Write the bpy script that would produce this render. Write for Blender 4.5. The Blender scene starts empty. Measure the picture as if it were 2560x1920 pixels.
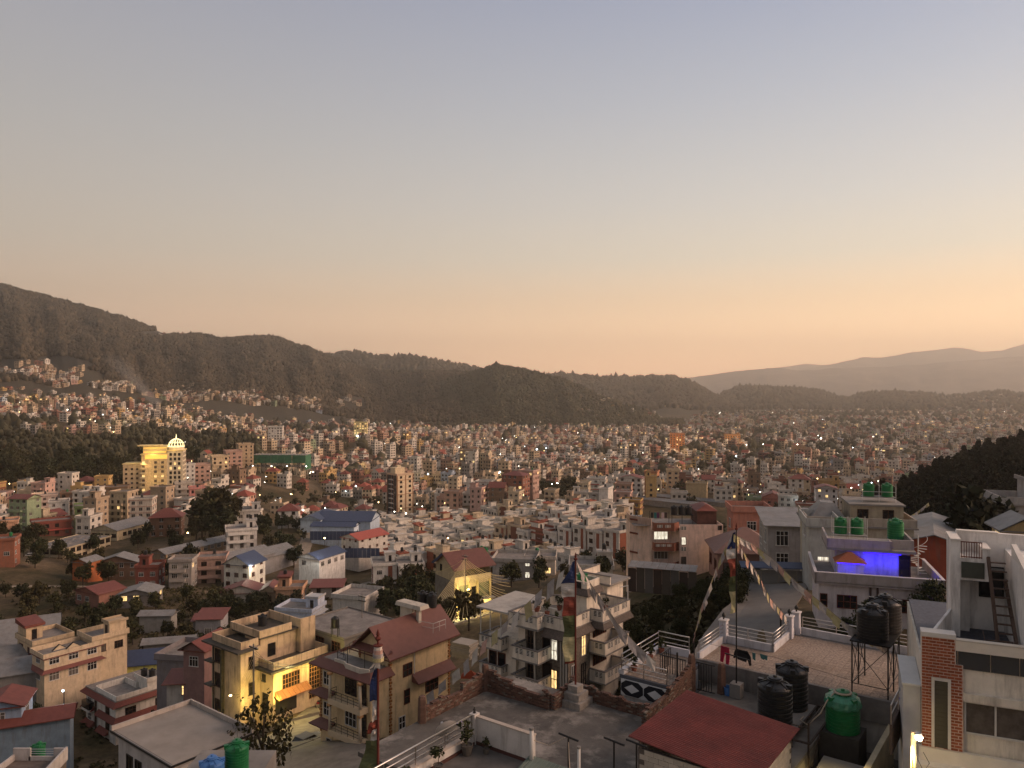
import bpy, bmesh, math, random
import numpy as np
from mathutils import Vector, Matrix
R = math.radians
rnd = random.Random(7)
nrng = np.random.default_rng(11)
SC = bpy.context.scene
COL = SC.collection

# ------------------------------------------------------------------ camera
cam_data = bpy.data.cameras.new('camera')
cam = bpy.data.objects.new('camera', cam_data)
COL.objects.link(cam)
cam.location = (0, 0, 0)
cam.rotation_euler = (R(90), 0, 0)
cam_data.sensor_width = 36
cam_data.lens = 27
cam_data.clip_start = 0.5
cam_data.clip_end = 60000
SC.camera = cam

# ------------------------------------------------------------------ sky
SUN_AZ = R(60)          # to the right of the view, clockwise from +Y
SUN_EL = R(1.0)
world = bpy.data.worlds.new('World')
SC.world = world
world.use_nodes = True
wt = world.node_tree
WN, WL = wt.nodes, wt.links
bg = WN['Background']
def wmath(op, a, b=None, clamp=False):
    n = WN.new('ShaderNodeMath'); n.operation = op; n.use_clamp = clamp
    for i, v in enumerate((a, b)):
        if v is None: continue
        if isinstance(v, (int, float)): n.inputs[i].default_value = v
        else: WL.new(v, n.inputs[i])
    return n.outputs[0]
def wramp(fac, stops):
    n = WN.new('ShaderNodeValToRGB'); e = n.color_ramp.elements
    n.color_ramp.interpolation = 'EASE' if False else 'LINEAR'
    while len(e) < len(stops): e.new(0.5)
    for el, (p, c) in zip(e, stops): el.position = p; el.color = (*c, 1)
    WL.new(fac, n.inputs[0]); return n.outputs[0]
tc = WN.new('ShaderNodeTexCoord')
sep = WN.new('ShaderNodeSeparateXYZ'); WL.new(tc.outputs['Generated'], sep.inputs[0])
elev = wmath('ADD', wmath('DIVIDE', wmath('ARCSINE', sep.outputs[2]), math.pi), 0.5)   # 0 nadir .. 1 zenith
hlen = wmath('MAXIMUM', wmath('SQRT', wmath('SUBTRACT', 1.0, wmath('MULTIPLY', sep.outputs[2], sep.outputs[2]))), 1e-3)
dots = wmath('DIVIDE', wmath('ADD', wmath('MULTIPLY', sep.outputs[0], math.sin(SUN_AZ)), wmath('MULTIPLY', sep.outputs[1], math.cos(SUN_AZ))), hlen)
near_sun = wmath('POWER', wmath('MULTIPLY_ADD', dots, 0.5), 2.4, True)
near_sun.node.inputs[0].links[0].from_node.inputs[2].default_value = 0.5
def el(deg): return 0.5 + deg / 180
def sr(r, g, b): return tuple(((v / 255 + 0.055) / 1.055) ** 2.4 if v > 10 else v / 3294.6 for v in (r, g, b))
def ks(k, *c): return tuple(k * v for v in sr(*c))
away = wramp(elev, [(0.0, sr(70, 62, 55)), (el(-2), sr(150, 122, 102)), (el(0), ks(1.75, 238, 194, 168)), (el(3), ks(1.3, 230, 194, 170)), (el(6), ks(1.0, 214, 190, 170)),
                    (el(10), sr(198, 186, 172)), (el(17), sr(182, 178, 174)), (el(26), sr(166, 166, 174)), (el(45), sr(156, 156, 164)), (el(90), sr(150, 150, 156))])
toward = wramp(elev, [(0.0, sr(70, 62, 55)), (el(-2), sr(190, 140, 100)), (el(0), ks(3.4, 254, 194, 146)), (el(3), ks(2.6, 255, 206, 152)), (el(6), ks(1.55, 255, 218, 172)),
                      (el(9), ks(1.15, 246, 235, 212)), (el(13), sr(238, 236, 230)), (el(20), sr(204, 210, 222)), (el(28), sr(166, 178, 208)), (el(45), sr(160, 162, 174)), (el(90), sr(150, 150, 156))])
mixw = WN.new('ShaderNodeMix'); mixw.data_type = 'RGBA'
WL.new(near_sun, mixw.inputs[0]); WL.new(away, mixw.inputs[6]); WL.new(toward, mixw.inputs[7])
nish = WN.new('ShaderNodeTexSky'); nish.sky_type = 'NISHITA'; nish.sun_disc = False
nish.sun_elevation = SUN_EL; nish.sun_rotation = SUN_AZ; nish.altitude = 1400; nish.dust_density = 2.0
nsc = WN.new('ShaderNodeMix'); nsc.data_type = 'RGBA'; nsc.blend_type = 'MULTIPLY'; nsc.inputs[0].default_value = 1
WL.new(nish.outputs[0], nsc.inputs[6]); nsc.inputs[7].default_value = (0.1, 0.1, 0.1, 1)
mixn = WN.new('ShaderNodeMix'); mixn.data_type = 'RGBA'; mixn.inputs[0].default_value = 0.12
WL.new(mixw.outputs[2], mixn.inputs[6]); WL.new(nsc.outputs[2], mixn.inputs[7])
WL.new(mixn.outputs[2], bg.inputs[0]); bg.inputs[1].default_value = 1.0

# ------------------------------------------------------------------ sun (already down: a broad low glow from the right)
sun_d = bpy.data.lights.new('sun', 'SUN')
sun = bpy.data.objects.new('sun', sun_d); COL.objects.link(sun)
sun_d.energy = 3.8; sun_d.angle = R(42); sun_d.color = (1.0, 0.66, 0.46)
sdir = Vector((math.sin(R(92)) * math.cos(R(23)), math.cos(R(92)) * math.cos(R(23)), math.sin(R(23))))
sun.rotation_euler = sdir.to_track_quat('Z', 'Y').to_euler()
SC.view_settings.view_transform = 'Standard'
SC.view_settings.look = 'None'
SC.view_settings.exposure = 0
SC.view_settings.gamma = 1
SC.cycles.max_bounces = 4
SC.cycles.diffuse_bounces = 2
SC.cycles.glossy_bounces = 2
SC.cycles.transmission_bounces = 2
SC.cycles.volume_bounces = 2
SC.cycles.transparent_max_bounces = 8
SC.cycles.sample_clamp_indirect = 3
SC.cycles.use_adaptive_sampling = True
SC.cycles.adaptive_threshold = 0.015

# ------------------------------------------------------------------ helpers
def P(px, py, Y):
    return Vector(((px - 1280) / 1920 * Y, Y, -(py - 960) / 1920 * Y))
def G(px, py, z):
    Y = -z * 1920 / (py - 960)
    return Vector(((px - 1280) / 1920 * Y, Y, z))

class MB:
    def __init__(s): s.v = []; s.f = []; s.m = []
    def poly(s, pts, m=0):
        b = len(s.v); s.v += [tuple(p) for p in pts]; s.f.append(tuple(range(b, b + len(pts)))); s.m.append(m); return s
    def hexa(s, p, m=0):     # 8 points: bottom ring 0-3, top ring 4-7 (counter-clockwise seen from above)
        b = len(s.v); s.v += [tuple(q) for q in p]
        for q in ((3, 2, 1, 0), (4, 5, 6, 7), (0, 1, 5, 4), (1, 2, 6, 5), (2, 3, 7, 6), (3, 0, 4, 7)):
            s.f.append(tuple(b + i for i in q)); s.m.append(m)
        return s
    def box(s, x0, x1, y0, y1, z0, z1, m=0):
        return s.hexa([(x0, y0, z0), (x1, y0, z0), (x1, y1, z0), (x0, y1, z0), (x0, y0, z1), (x1, y0, z1), (x1, y1, z1), (x0, y1, z1)], m)
    def prism(s, pts, z0, z1, m=0, mt=None, bottom=True):
        a = sum(pts[i][0] * pts[(i + 1) % len(pts)][1] - pts[(i + 1) % len(pts)][0] * pts[i][1] for i in range(len(pts)))
        if a < 0: pts = pts[::-1]
        n = len(pts); b = len(s.v)
        f0 = z0 if callable(z0) else (lambda i: z0)
        f1 = z1 if callable(z1) else (lambda i: z1)
        s.v += [(p[0], p[1], f0(i)) for i, p in enumerate(pts)] + [(p[0], p[1], f1(i)) for i, p in enumerate(pts)]
        for i in range(n):
            j = (i + 1) % n; s.f.append((b + i, b + j, b + n + j, b + n + i)); s.m.append(m)
        s.f.append(tuple(range(b + n, b + 2 * n))); s.m.append(m if mt is None else mt)
        if bottom: s.f.append(tuple(range(b + n - 1, b - 1, -1))); s.m.append(m)
        return s
    def beam(s, a, b, w, h=None, m=0):       # square bar between two points
        a = Vector(a); b = Vector(b); h = h or w
        d = (b - a)
        if d.length < 1e-6: return s
        d.normalize(); up = Vector((0, 0, 1)) if abs(d.z) < 0.95 else Vector((0, 1, 0))
        x = d.cross(up).normalized(); y = x.cross(d).normalized()
        q = [a - x * w / 2 - y * h / 2, a + x * w / 2 - y * h / 2, a + x * w / 2 + y * h / 2, a - x * w / 2 + y * h / 2]
        return s.hexa([*q, *[p + (b - a) for p in q]][::1], m) if False else s._hex2(q, [p + (b - a) for p in q], m)
    def _hex2(s, q, r, m):
        k = len(s.v); s.v += [tuple(p) for p in q + r]
        for f in ((0, 1, 2, 3), (7, 6, 5, 4), (1, 0, 4, 5), (2, 1, 5, 6), (3, 2, 6, 7), (0, 3, 7, 4)):
            s.f.append(tuple(k + i for i in f)); s.m.append(m)
        return s
    def tube(s, pts, r, n=6, m=0, cap=True):
        pts = [Vector(p) for p in pts]; k = len(s.v); rs = r if isinstance(r, (list, tuple)) else [r] * len(pts)
        for i, p in enumerate(pts):
            d = (pts[min(i + 1, len(pts) - 1)] - pts[max(i - 1, 0)])
            d = d.normalized() if d.length > 1e-9 else Vector((0, 0, 1))
            up = Vector((0, 0, 1)) if abs(d.z) < 0.9 else Vector((1, 0, 0))
            x = d.cross(up).normalized(); y = x.cross(d)
            for j in range(n):
                a = 2 * math.pi * j / n
                s.v.append(tuple(p + x * math.cos(a) * rs[i] + y * math.sin(a) * rs[i]))
        for i in range(len(pts) - 1):
            for j in range(n):
                a = k + i * n + j; b = k + i * n + (j + 1) % n
                s.f.append((a, b, b + n, a + n)); s.m.append(m)
        if cap:
            s.f.append(tuple(k + j for j in range(n - 1, -1, -1))); s.m.append(m)
            s.f.append(tuple(k + (len(pts) - 1) * n + j for j in range(n))); s.m.append(m)
        return s
    def lathe(s, prof, n=20, c=(0, 0, 0), m=0, wob=None):
        k = len(s.v)
        for i, (r, z) in enumerate(prof):
            for j in range(n):
                a = 2 * math.pi * j / n; q = r * (wob(j, i) if wob else 1)
                s.v.append((c[0] + q * math.cos(a), c[1] + q * math.sin(a), c[2] + z))
        for i in range(len(prof) - 1):
            for j in range(n):
                a = k + i * n + j; b = k + i * n + (j + 1) % n
                s.f.append((a, b, b + n, a + n)); s.m.append(m)
        s.f.append(tuple(k + j for j in range(n - 1, -1, -1))); s.m.append(m)
        s.f.append(tuple(k + (len(prof) - 1) * n + j for j in range(n))); s.m.append(m)
        return s
    def mesh(s, name, mats, smooth=False):
        me = bpy.data.meshes.new(name)
        me.from_pydata(s.v, [], s.f)
        for x in (mats if isinstance(mats, (list, tuple)) else [mats]): me.materials.append(x)
        if s.f:
            me.polygons.foreach_set('material_index', s.m)
            if smooth: me.polygons.foreach_set('use_smooth', [True] * len(s.f))
        me.update(); return me
    def build(s, name, mats, parent=None, loc=None, rz=0, smooth=False):
        return put(name, s.mesh(name, mats, smooth), parent, loc, rz)

def put(name, me, parent=None, loc=None, rz=0):
    o = bpy.data.objects.new(name, me); COL.objects.link(o)
    if loc is not None: o.location = loc
    if rz: o.rotation_euler = (0, 0, rz)
    if parent is not None: o.parent = parent
    return o
def tag(o, label=None, cat=None, group=None, kind=None):
    if label: o['label'] = label
    if cat: o['category'] = cat
    if group: o['group'] = group
    if kind: o['kind'] = kind
    return o
def thing(name, label, cat, loc=(0, 0, 0), rz=0, group=None):
    o = bpy.data.objects.new(name, None); COL.objects.link(o)
    o.location = loc; o.rotation_euler = (0, 0, rz); o.empty_display_size = 0.5
    return tag(o, label, cat, group)
def dup(root, loc, rz=0, label=None, group=None, scale=None):
    r = root.copy(); COL.objects.link(r); r.location = loc; r.rotation_euler = (0, 0, rz)
    if scale is not None: r.scale = (scale,) * 3 if not isinstance(scale, tuple) else scale
    if label: r['label'] = label
    if group: r['group'] = group
    for ch in list(root.children):
        c = ch.copy(); COL.objects.link(c); c.parent = r
        for g in ch.children:
            d = g.copy(); COL.objects.link(d); d.parent = c
    return r

# ------------------------------------------------------------------ materials
MATS = {}
def mat(name, rgb=(0.5, 0.5, 0.5), rough=0.85, var=0.12, scale=1.5, metal=0.0, stain=0.0, stain_rgb=(0.06, 0.055, 0.05), objcol=False, spec=0.3, bump=0.0, attr=None, streak=False, bscale=None):
    if name in MATS: return MATS[name]
    m = bpy.data.materials.new(name); m.use_nodes = True
    t = m.node_tree; N, L = t.nodes, t.links
    b = N['Principled BSDF']
    b.inputs['Roughness'].default_value = rough; b.inputs['Metallic'].default_value = metal
    b.inputs['Specular IOR Level'].default_value = spec
    if objcol:
        oi = N.new('ShaderNodeObjectInfo'); base = oi.outputs['Color']
    elif attr:
        at = N.new('ShaderNodeAttribute'); at.attribute_name = attr; base = at.outputs['Color']
    else:
        rg = N.new('ShaderNodeRGB'); rg.outputs[0].default_value = (*rgb, 1); base = rg.outputs[0]
    geo = N.new('ShaderNodeNewGeometry')
    if var > 0:
        nz = N.new('ShaderNodeTexNoise'); nz.inputs['Scale'].default_value = scale; nz.inputs['Detail'].default_value = 5; nz.inputs['Roughness'].default_value = 0.65
        L.new(geo.outputs['Position'], nz.inputs['Vector'])
        mr = N.new('ShaderNodeMapRange'); mr.inputs[1].default_value = 0.3; mr.inputs[2].default_value = 0.7
        mr.inputs[3].default_value = 1 - var; mr.inputs[4].default_value = 1 + var
        L.new(nz.outputs['Fac'], mr.inputs[0])
        mx = N.new('ShaderNodeMix'); mx.data_type = 'RGBA'; mx.blend_type = 'MULTIPLY'; mx.inputs[0].default_value = 1
        L.new(base, mx.inputs[6]); L.new(mr.outputs[0], mx.inputs[7]); base = mx.outputs[2]
    if stain > 0:
        n2 = N.new('ShaderNodeTexNoise'); n2.inputs['Scale'].default_value = 0.55; n2.inputs['Detail'].default_value = 8; n2.inputs['Roughness'].default_value = 0.7
        src = geo.outputs['Position']
        if streak:
            mp = N.new('ShaderNodeMapping'); mp.inputs['Scale'].default_value = (3.2, 3.2, 0.5); L.new(src, mp.inputs[0]); src = mp.outputs[0]
        L.new(src, n2.inputs['Vector'])
        m2 = N.new('ShaderNodeMapRange'); m2.inputs[1].default_value = 0.5; m2.inputs[2].default_value = 0.68; m2.inputs[3].default_value = 0; m2.inputs[4].default_value = stain
        L.new(n2.outputs['Fac'], m2.inputs[0])
        m3 = N.new('ShaderNodeMix'); m3.data_type = 'RGBA'; L.new(m2.outputs[0], m3.inputs[0]); L.new(base, m3.inputs[6]); m3.inputs[7].default_value = (*stain_rgb, 1); base = m3.outputs[2]
    L.new(base, b.inputs['Base Color'])
    if bump > 0:
        nb = N.new('ShaderNodeTexNoise'); nb.inputs['Scale'].default_value = bscale or 12; nb.inputs['Detail'].default_value = 4
        L.new(geo.outputs['Position'], nb.inputs['Vector'])
        bp = N.new('ShaderNodeBump'); bp.inputs['Strength'].default_value = bump; bp.inputs['Distance'].default_value = 0.05
        L.new(nb.outputs['Fac'], bp.inputs['Height']); L.new(bp.outputs[0], b.inputs['Normal'])
    MATS[name] = m; return m
def emit(name, rgb, strength, sampling=True):
    if name in MATS: return MATS[name]
    m = bpy.data.materials.new(name); m.use_nodes = True; t = m.node_tree
    b = t.nodes['Principled BSDF']; b.inputs['Base Color'].default_value = (*[min(1, c) * 0.5 for c in rgb], 1)
    b.inputs['Emission Color'].default_value = (*rgb, 1); b.inputs['Emission Strength'].default_value = strength
    if 'window' in name:      # rooms and curtains are not evenly bright
        N, L = t.nodes, t.links; g = N.new('ShaderNodeNewGeometry'); mp = N.new('ShaderNodeMapping'); mp.inputs['Scale'].default_value = (5, 5, 1.1); nz = N.new('ShaderNodeTexNoise'); nz.inputs['Scale'].default_value = 1.3
        mr = N.new('ShaderNodeMapRange'); mr.inputs[1].default_value = .3; mr.inputs[2].default_value = .7; mr.inputs[3].default_value = strength * .3; mr.inputs[4].default_value = strength * 1.5
        L.new(g.outputs['Position'], mp.inputs[0]); L.new(mp.outputs[0], nz.inputs[0]); L.new(nz.outputs[0], mr.inputs[0]); L.new(mr.outputs[0], b.inputs['Emission Strength'])
    if not sampling: m.cycles.emission_sampling = 'NONE'
    MATS[name] = m; return m
def foliage(name, rgb, var=0.45, objcol=False):
    if name in MATS: return MATS[name]
    m = bpy.data.materials.new(name); m.use_nodes = True; t = m.node_tree; N, L = t.nodes, t.links
    b = N['Principled BSDF']; b.inputs['Roughness'].default_value = 0.8; b.inputs['Specular IOR Level'].default_value = 0.15
    g = N.new('ShaderNodeNewGeometry')
    mr = N.new('ShaderNodeMapRange'); mr.inputs[3].default_value = 1 - var; mr.inputs[4].default_value = 1 + var
    L.new(g.outputs['Random Per Island'], mr.inputs[0])
    mx = N.new('ShaderNodeMix'); mx.data_type = 'RGBA'; mx.blend_type = 'MULTIPLY'; mx.inputs[0].default_value = 1
    if objcol: oi = N.new('ShaderNodeObjectInfo'); L.new(oi.outputs['Color'], mx.inputs[6])
    else: mx.inputs[6].default_value = (*rgb, 1)
    L.new(mr.outputs[0], mx.inputs[7])
    nz = N.new('ShaderNodeTexNoise'); nz.inputs['Scale'].default_value = 0.02; nz.inputs['Detail'].default_value = 4
    L.new(g.outputs['Position'], nz.inputs['Vector'])
    m2 = N.new('ShaderNodeMapRange'); m2.inputs[1].default_value = 0.35; m2.inputs[2].default_value = 0.65; m2.inputs[3].default_value = 0.7; m2.inputs[4].default_value = 1.3
    L.new(nz.outputs['Fac'], m2.inputs[0])
    m3 = N.new('ShaderNodeMix'); m3.data_type = 'RGBA'; m3.blend_type = 'MULTIPLY'; m3.inputs[0].default_value = 1
    L.new(mx.outputs[2], m3.inputs[6]); L.new(m2.outputs[0], m3.inputs[7])
    L.new(m3.outputs[2], b.inputs['Base Color'])
    MATS[name] = m; return m

WALL = mat('painted_wall', objcol=True, var=0.17, scale=0.9, stain=0.5, stain_rgb=(0.13, 0.105, 0.085), streak=True)
PLAIN = mat('plain_paint', objcol=True, var=0.08, scale=1.2)
CONC = mat('grey_concrete', (0.22, 0.205, 0.19), var=0.25, scale=1.1, stain=0.5, stain_rgb=(0.08, 0.075, 0.068), bump=0.2)
DECK = mat('roof_deck', (0.20, 0.18, 0.165), var=0.3, scale=0.8, stain=0.6, stain_rgb=(0.085, 0.078, 0.07))
GLASS = mat('dark_glass', (0.012, 0.012, 0.014), rough=0.12, var=0, spec=0.5)
FRAME = mat('white_frame', (0.55, 0.53, 0.5), var=0.05)
WOODF = mat('dark_wood', (0.06, 0.028, 0.016), var=0.2, scale=4)
BLACKM = mat('black_metal', (0.012, 0.012, 0.012), rough=0.5, var=0.1)
STEEL = mat('steel_tube', (0.55, 0.52, 0.5), rough=0.28, metal=1.0, var=0.05)
REDTIN = mat('red_tin', (0.155, 0.048, 0.037), rough=0.6, var=0.18, scale=1.3)
GREYTIN = mat('grey_tin', (0.19, 0.185, 0.18), rough=0.55, var=0.2, scale=0.9, stain=0.4, stain_rgb=(0.1, 0.06, 0.04))
BLUETIN = mat('blue_tin', (0.04, 0.055, 0.105), rough=0.5, var=0.15)
BRICKM = mat('brick_clay', (0.12, 0.068, 0.05), var=0.35, scale=3.5, bump=0.3)
LITW = emit('lit_window', (1.0, 0.66, 0.26), 1.5)
LITC = emit('lit_window_white', (1.0, 0.9, 0.7), 0.95)
LAMPW = emit('lamp_white', (1.0, 0.93, 0.78), 14, sampling=False)
LAMPY = emit('lamp_yellow', (1.0, 0.72, 0.30), 12, sampling=False)
LAMPC = emit('lamp_cool', (0.8, 0.95, 1.0), 14, sampling=False)

# ------------------------------------------------------------------ value noise
_H = nrng.random((257, 257))
def vnoise(x, y):
    x = np.asarray(x, float); y = np.asarray(y, float)
    xi = np.floor(x).astype(int); yi = np.floor(y).astype(int); fx = x - xi; fy = y - yi
    fx = fx * fx * (3 - 2 * fx); fy = fy * fy * (3 - 2 * fy)
    h = lambda a, b: _H[a % 257, b % 257]
    return (h(xi, yi) * (1 - fx) + h(xi + 1, yi) * fx) * (1 - fy) + (h(xi, yi + 1) * (1 - fx) + h(xi + 1, yi + 1) * fx) * fy
def fbm(x, y, o=4):
    s = 0; a = 0.5
    for i in range(o): s = s + a * (vnoise(x * 2 ** i + 17.3 * i, y * 2 ** i + 5.1 * i) - 0.5); a *= 0.5
    return s
# ------------------------------------------------------------------ ground heights: rows = distance, columns = bearing
TY = np.array([20, 35, 50, 75, 100, 130, 170, 220, 270, 330, 400, 500, 650, 800, 1000, 1300, 1700, 2200, 3000, 5000, 14000.0])
TX = np.array([-800, 0, 300, 700, 1100, 1500, 1900, 2300, 2900.0])
TZ = np.array([
    [-36, -40, -46, -52, -56, -60, -62, -64, -64, -64, -60, -54, -44, -34, -20, 0, 40, 80, 80, 0, -100],
    [-36, -38, -42, -50, -56, -64, -64, -66, -68, -70, -72, -70, -65, -58, -44, -24, 0, 30, 20, -40, -110],
    [-34, -36, -40, -48, -55, -63, -65, -68, -72, -75, -78, -76, -71, -65, -56, -42, -22, 0, -10, -60, -110],
    [-30, -30, -34, -38, -44, -51, -59, -66, -72, -77, -80, -83, -88, -91, -92, -90, -82, -70, -80, -100, -110],
    [-28, -28, -31, -36, -42, -45, -52, -62, -69, -75, -81, -87, -93, -97, -100, -102, -103, -104, -106, -108, -110],
    [-26, -27, -29, -33, -36, -39, -46, -56, -66, -74, -80, -87, -93, -98, -101, -104, -106, -107, -108, -110, -110],
    [-22, -21, -20, -23, -27, -31, -40, -52, -63, -72, -79, -87, -94, -99, -103, -105, -107, -108, -109, -110, -110],
    [-20, -20, -20, -21, -23, -28, -38, -50, -61, -70, -77, -85, -93, -98, -102, -105, -107, -108, -109, -110, -110],
    [-18, -18, -18, -20, -21, -25, -34, -44, -54, -62, -70, -80, -90, -97, -102, -105, -107, -108, -105, -110, -110.0]])
CTRL = []        # (x, y, ground z) where buildings stand
def hz(x, y, ctrl=True):
    x = np.atleast_1d(np.asarray(x, float)); y = np.atleast_1d(np.asarray(y, float))
    r = np.hypot(x, y); Ye = np.clip(np.maximum(y, r * 0.5), 20, 14000)
    az = np.arctan2(x, np.maximum(y, 1e-3)); px = np.clip(1280 + 1920 * np.tan(np.clip(az, -1.2, 1.2)), TX[0], TX[-1])
    ly = np.log(Ye); LT = np.log(TY)
    j = np.clip(np.searchsorted(LT, ly) - 1, 0, len(LT) - 2); v = (ly - LT[j]) / (LT[j + 1] - LT[j])
    i = np.clip(np.searchsorted(TX, px) - 1, 0, len(TX) - 2); u = (px - TX[i]) / (TX[i + 1] - TX[i])
    z = (TZ[i, j] * (1 - u) + TZ[i + 1, j] * u) * (1 - v) + (TZ[i, j + 1] * (1 - u) + TZ[i + 1, j + 1] * u) * v
    if ctrl and len(_CP):
        num = np.zeros_like(z); den = np.zeros_like(z)
        for (cx, cy, rz_, sg) in _CP:
            w = np.exp(-((x - cx) ** 2 + (y - cy) ** 2) / (2 * sg * sg))
            num += w * rz_; den += w
        z = z + num / (den + 0.15)
    if ctrl: z = z + fbm(x / 35, y / 35) * np.clip((r - 80) / 300, 0, 1) * 4
    return z
_CP = []
def fit_ground():
    _CP.clear()
    for (x, y, z) in CTRL:
        base = float(hz(x, y, False)[0]); _CP.append((x, y, z - base, 6 + 0.035 * y))
def ground(x, y): return float(hz(x, y)[0])

# sites of the middle-distance buildings: px, py of the base, distance, width, depth, storeys, turn, wall colour, options
C_CREAM = (0.58, 0.45, 0.29); C_WHITE = (0.62, 0.58, 0.53); C_OFF = (0.52, 0.46, 0.39); C_TAN = (0.42, 0.31, 0.2); C_PINK = (0.45, 0.29, 0.235)
C_BRICK = (0.26, 0.10, 0.062); C_OCHRE = (0.50, 0.30, 0.10); C_GREY = (0.26, 0.235, 0.21); C_GREEN = (0.15, 0.22, 0.09); C_BLUE = (0.22, 0.3, 0.42); C_RED = (0.20, 0.06, 0.045); C_ORANGE = (0.42, 0.11, 0.03)
S = []
def site(label, px, py, Y, w, d, n, rot, col, **k):
    S.append(dict(label=label, px=px, py=py, Y=Y, w=w, d=d, n=n, rot=rot, col=col, **k))
    p = P(px, py, Y); CTRL.append((p.x, p.y, p.z))
# left: around the school and the hotel
site('white five storey block just right of the golden hotel', 465, 1214, 545, 10, 10, 5, 35, C_WHITE)
site('pink four storey flats right of the white block by the hotel', 503, 1203, 560, 11, 11, 4, 30, C_PINK)
site('cream five storey flats between the pink flats and the dark wood', 548, 1190, 585, 12, 11, 5, 30, C_CREAM, balcony=1)
site('salmon flats with many balconies below the right end of the dark wood', 582, 1186, 600, 12, 12, 6, 30, C_PINK, balcony=1)
site('tall tan flats beside the green netted construction', 612, 1174, 640, 12, 12, 7, 30, C_TAN, balcony=1)
site('cream four storey house with brick red bands behind the school', 358, 1309, 372, 10, 9, 4, 12, C_OFF, band=(0.25, 0.09, 0.06), bands=1)
site('cream house with dark red parapet at the left edge behind the red house', 58, 1316, 395, 10, 9, 3, 25, C_CREAM, band=(0.25, 0.06, 0.05))
site('pale pink stepped house above the red house', 112, 1292, 425, 12, 10, 4, 30, (0.55, 0.42, 0.36), balcony=1)
site('white house with open verandas left of the green house', 148, 1296, 405, 9, 9, 3, 28, C_WHITE, balcony=1)
site('brown brick house with pink rooftop room behind the green house', 180, 1284, 440, 11, 9, 4, 25, (0.17, 0.10, 0.065))
site('green painted house left of the school', 228, 1310, 375, 14, 11, 3, 30, C_GREEN)
site('dark red flat roofed house with parapet above the school yard', 128, 1336, 345, 15, 10, 2, 35, C_RED, band=(0.30, 0.055, 0.04))
site('peach house cut by the left edge of the view', 8, 1338, 330, 11, 9, 2, 30, (0.52, 0.30, 0.2))
site('brick house at the left edge below the peach house', 6, 1412, 270, 9, 8, 3, 20, C_BRICK, rooft='deck')
site('brown four storey house left below the hotel', 282, 1272, 430, 16, 10, 4, 18, (0.20, 0.125, 0.075))
site('beige house with a lit rooftop terrace behind the brown house', 272, 1246, 470, 12, 9, 2, 20, C_TAN, lit=0.4)
site('two storey dark brick house under the tall trees', 418, 1338, 345, 13, 10, 3, 15, (0.16, 0.085, 0.055), roof='hip')
site('dark house with red hip roof in front of the hotel', 378, 1262, 445, 10, 10, 2, 25, C_TAN, roof='hip')
site('pink house with white window frames right of the hotel foot', 497, 1247, 430, 10, 8, 2, 25, (0.58, 0.25, 0.22))
site('white house with veranda between the hotel and the pink house', 459, 1247, 440, 9, 8, 3, 25, C_OFF, balcony=1)
site('yellow blank walled house at the hotel foot', 440, 1254, 445, 5, 8, 3, 25, C_CREAM)
# below the school
site('grey roofed brick row under the long brown barrack', 300, 1441, 275, 14, 7, 2, 8, (0.16, 0.095, 0.065), roof='gable', rcol='grey')
site('brick red house with little red roofed tower beside the sheds', 376, 1464, 252, 7, 7, 3, 8, C_RED, tower=1)
site('grey verandah house left of the red pair', 458, 1468, 252, 7, 7, 3, 8, (0.33, 0.29, 0.26), balcony=1)
site('salmon red house under the long barrack', 532, 1458, 262, 9, 8, 3, 14, C_PINK, balcony=1)
site('cream single storey row house with rust red roof', 610, 1505, 235, 13, 7, 1.3, 6, C_OFF, roof='gable', rcol='red')
site('tan single storey house right of the rust roofed row', 678, 1503, 235, 6, 7, 1.3, 6, C_TAN, roof='gable', rcol='red')
site('peach house with a small red roofed rooftop shed', 728, 1500, 228, 7.5, 7, 2, 4, (0.50, 0.29, 0.18), tower=1, tcol='red')
site('white villa with stepped stair parapet left of the blue factory', 612, 1312, 345, 13, 10, 3, 18, C_WHITE, tower=1)
site('white rounded three storey house with balconies above the sheds', 603, 1368, 298, 11, 10, 3.2, 22, (0.66, 0.61, 0.56), balcony=1, tower=1)
site('white house with red porch left of the blue factory lane', 723, 1305, 350, 9, 8, 2, 10, C_WHITE, band=(0.25, 0.06, 0.05), roof='hip')
site('pale blue two storey house with rooftop stair room', 752, 1556, 203, 10, 8, 2, -12, (0.50, 0.55, 0.66), tower=1, lit=0.5, band=(0.42, 0.42, 0.42))
site('grey tin shed beside the dry field', 820, 1484, 232, 9, 6, 0.9, 4, C_GREY, roof='shed')
# centre
site('white two storey row house with red side panel nearest the lane, left one', 960, 1456, 255, 7.5, 10, 3, 14, C_WHITE, tower=1, panel=1, lit=0.15)
site('white two storey row house with orange panel and lit garage', 1024, 1456, 255, 8, 10, 3, 14, C_WHITE, tower=1, panel=1, lit=0.25, balcony=1)
site('grey concrete house with balustraded roof terrace behind the flagpole', 1290, 1440, 205, 11, 10, 1.6, -8, (0.36, 0.33, 0.3), lit=0.5, lc='w')
site('low house with yellow lit veranda behind the tiered house', 1352, 1432, 210, 8, 8, 1.5, -5, C_OFF, lit=1)
site('white house with washing on the roof behind the big flag', 1478, 1452, 185, 10, 9, 1.8, -5, (0.45, 0.42, 0.39), tower=1, lit=0.15)
site('brick red four storey flats with many windows behind the estate', 1290, 1246, 475, 14, 11, 5, -25, C_BRICK, roof='hip')
site('brick and cream flats joined right of the brick red flats', 1322, 1236, 490, 10, 10, 5, -25, C_PINK)
site('white four storey flats at the estate edge with red terrace', 1492, 1244, 480, 11, 9, 4, -14, C_WHITE, band=(0.25, 0.07, 0.05))
site('tall blank white gable wall house beside grey flats', 1515, 1284, 410, 5, 9, 4.5, -25, C_WHITE, nowin=1)
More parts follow.
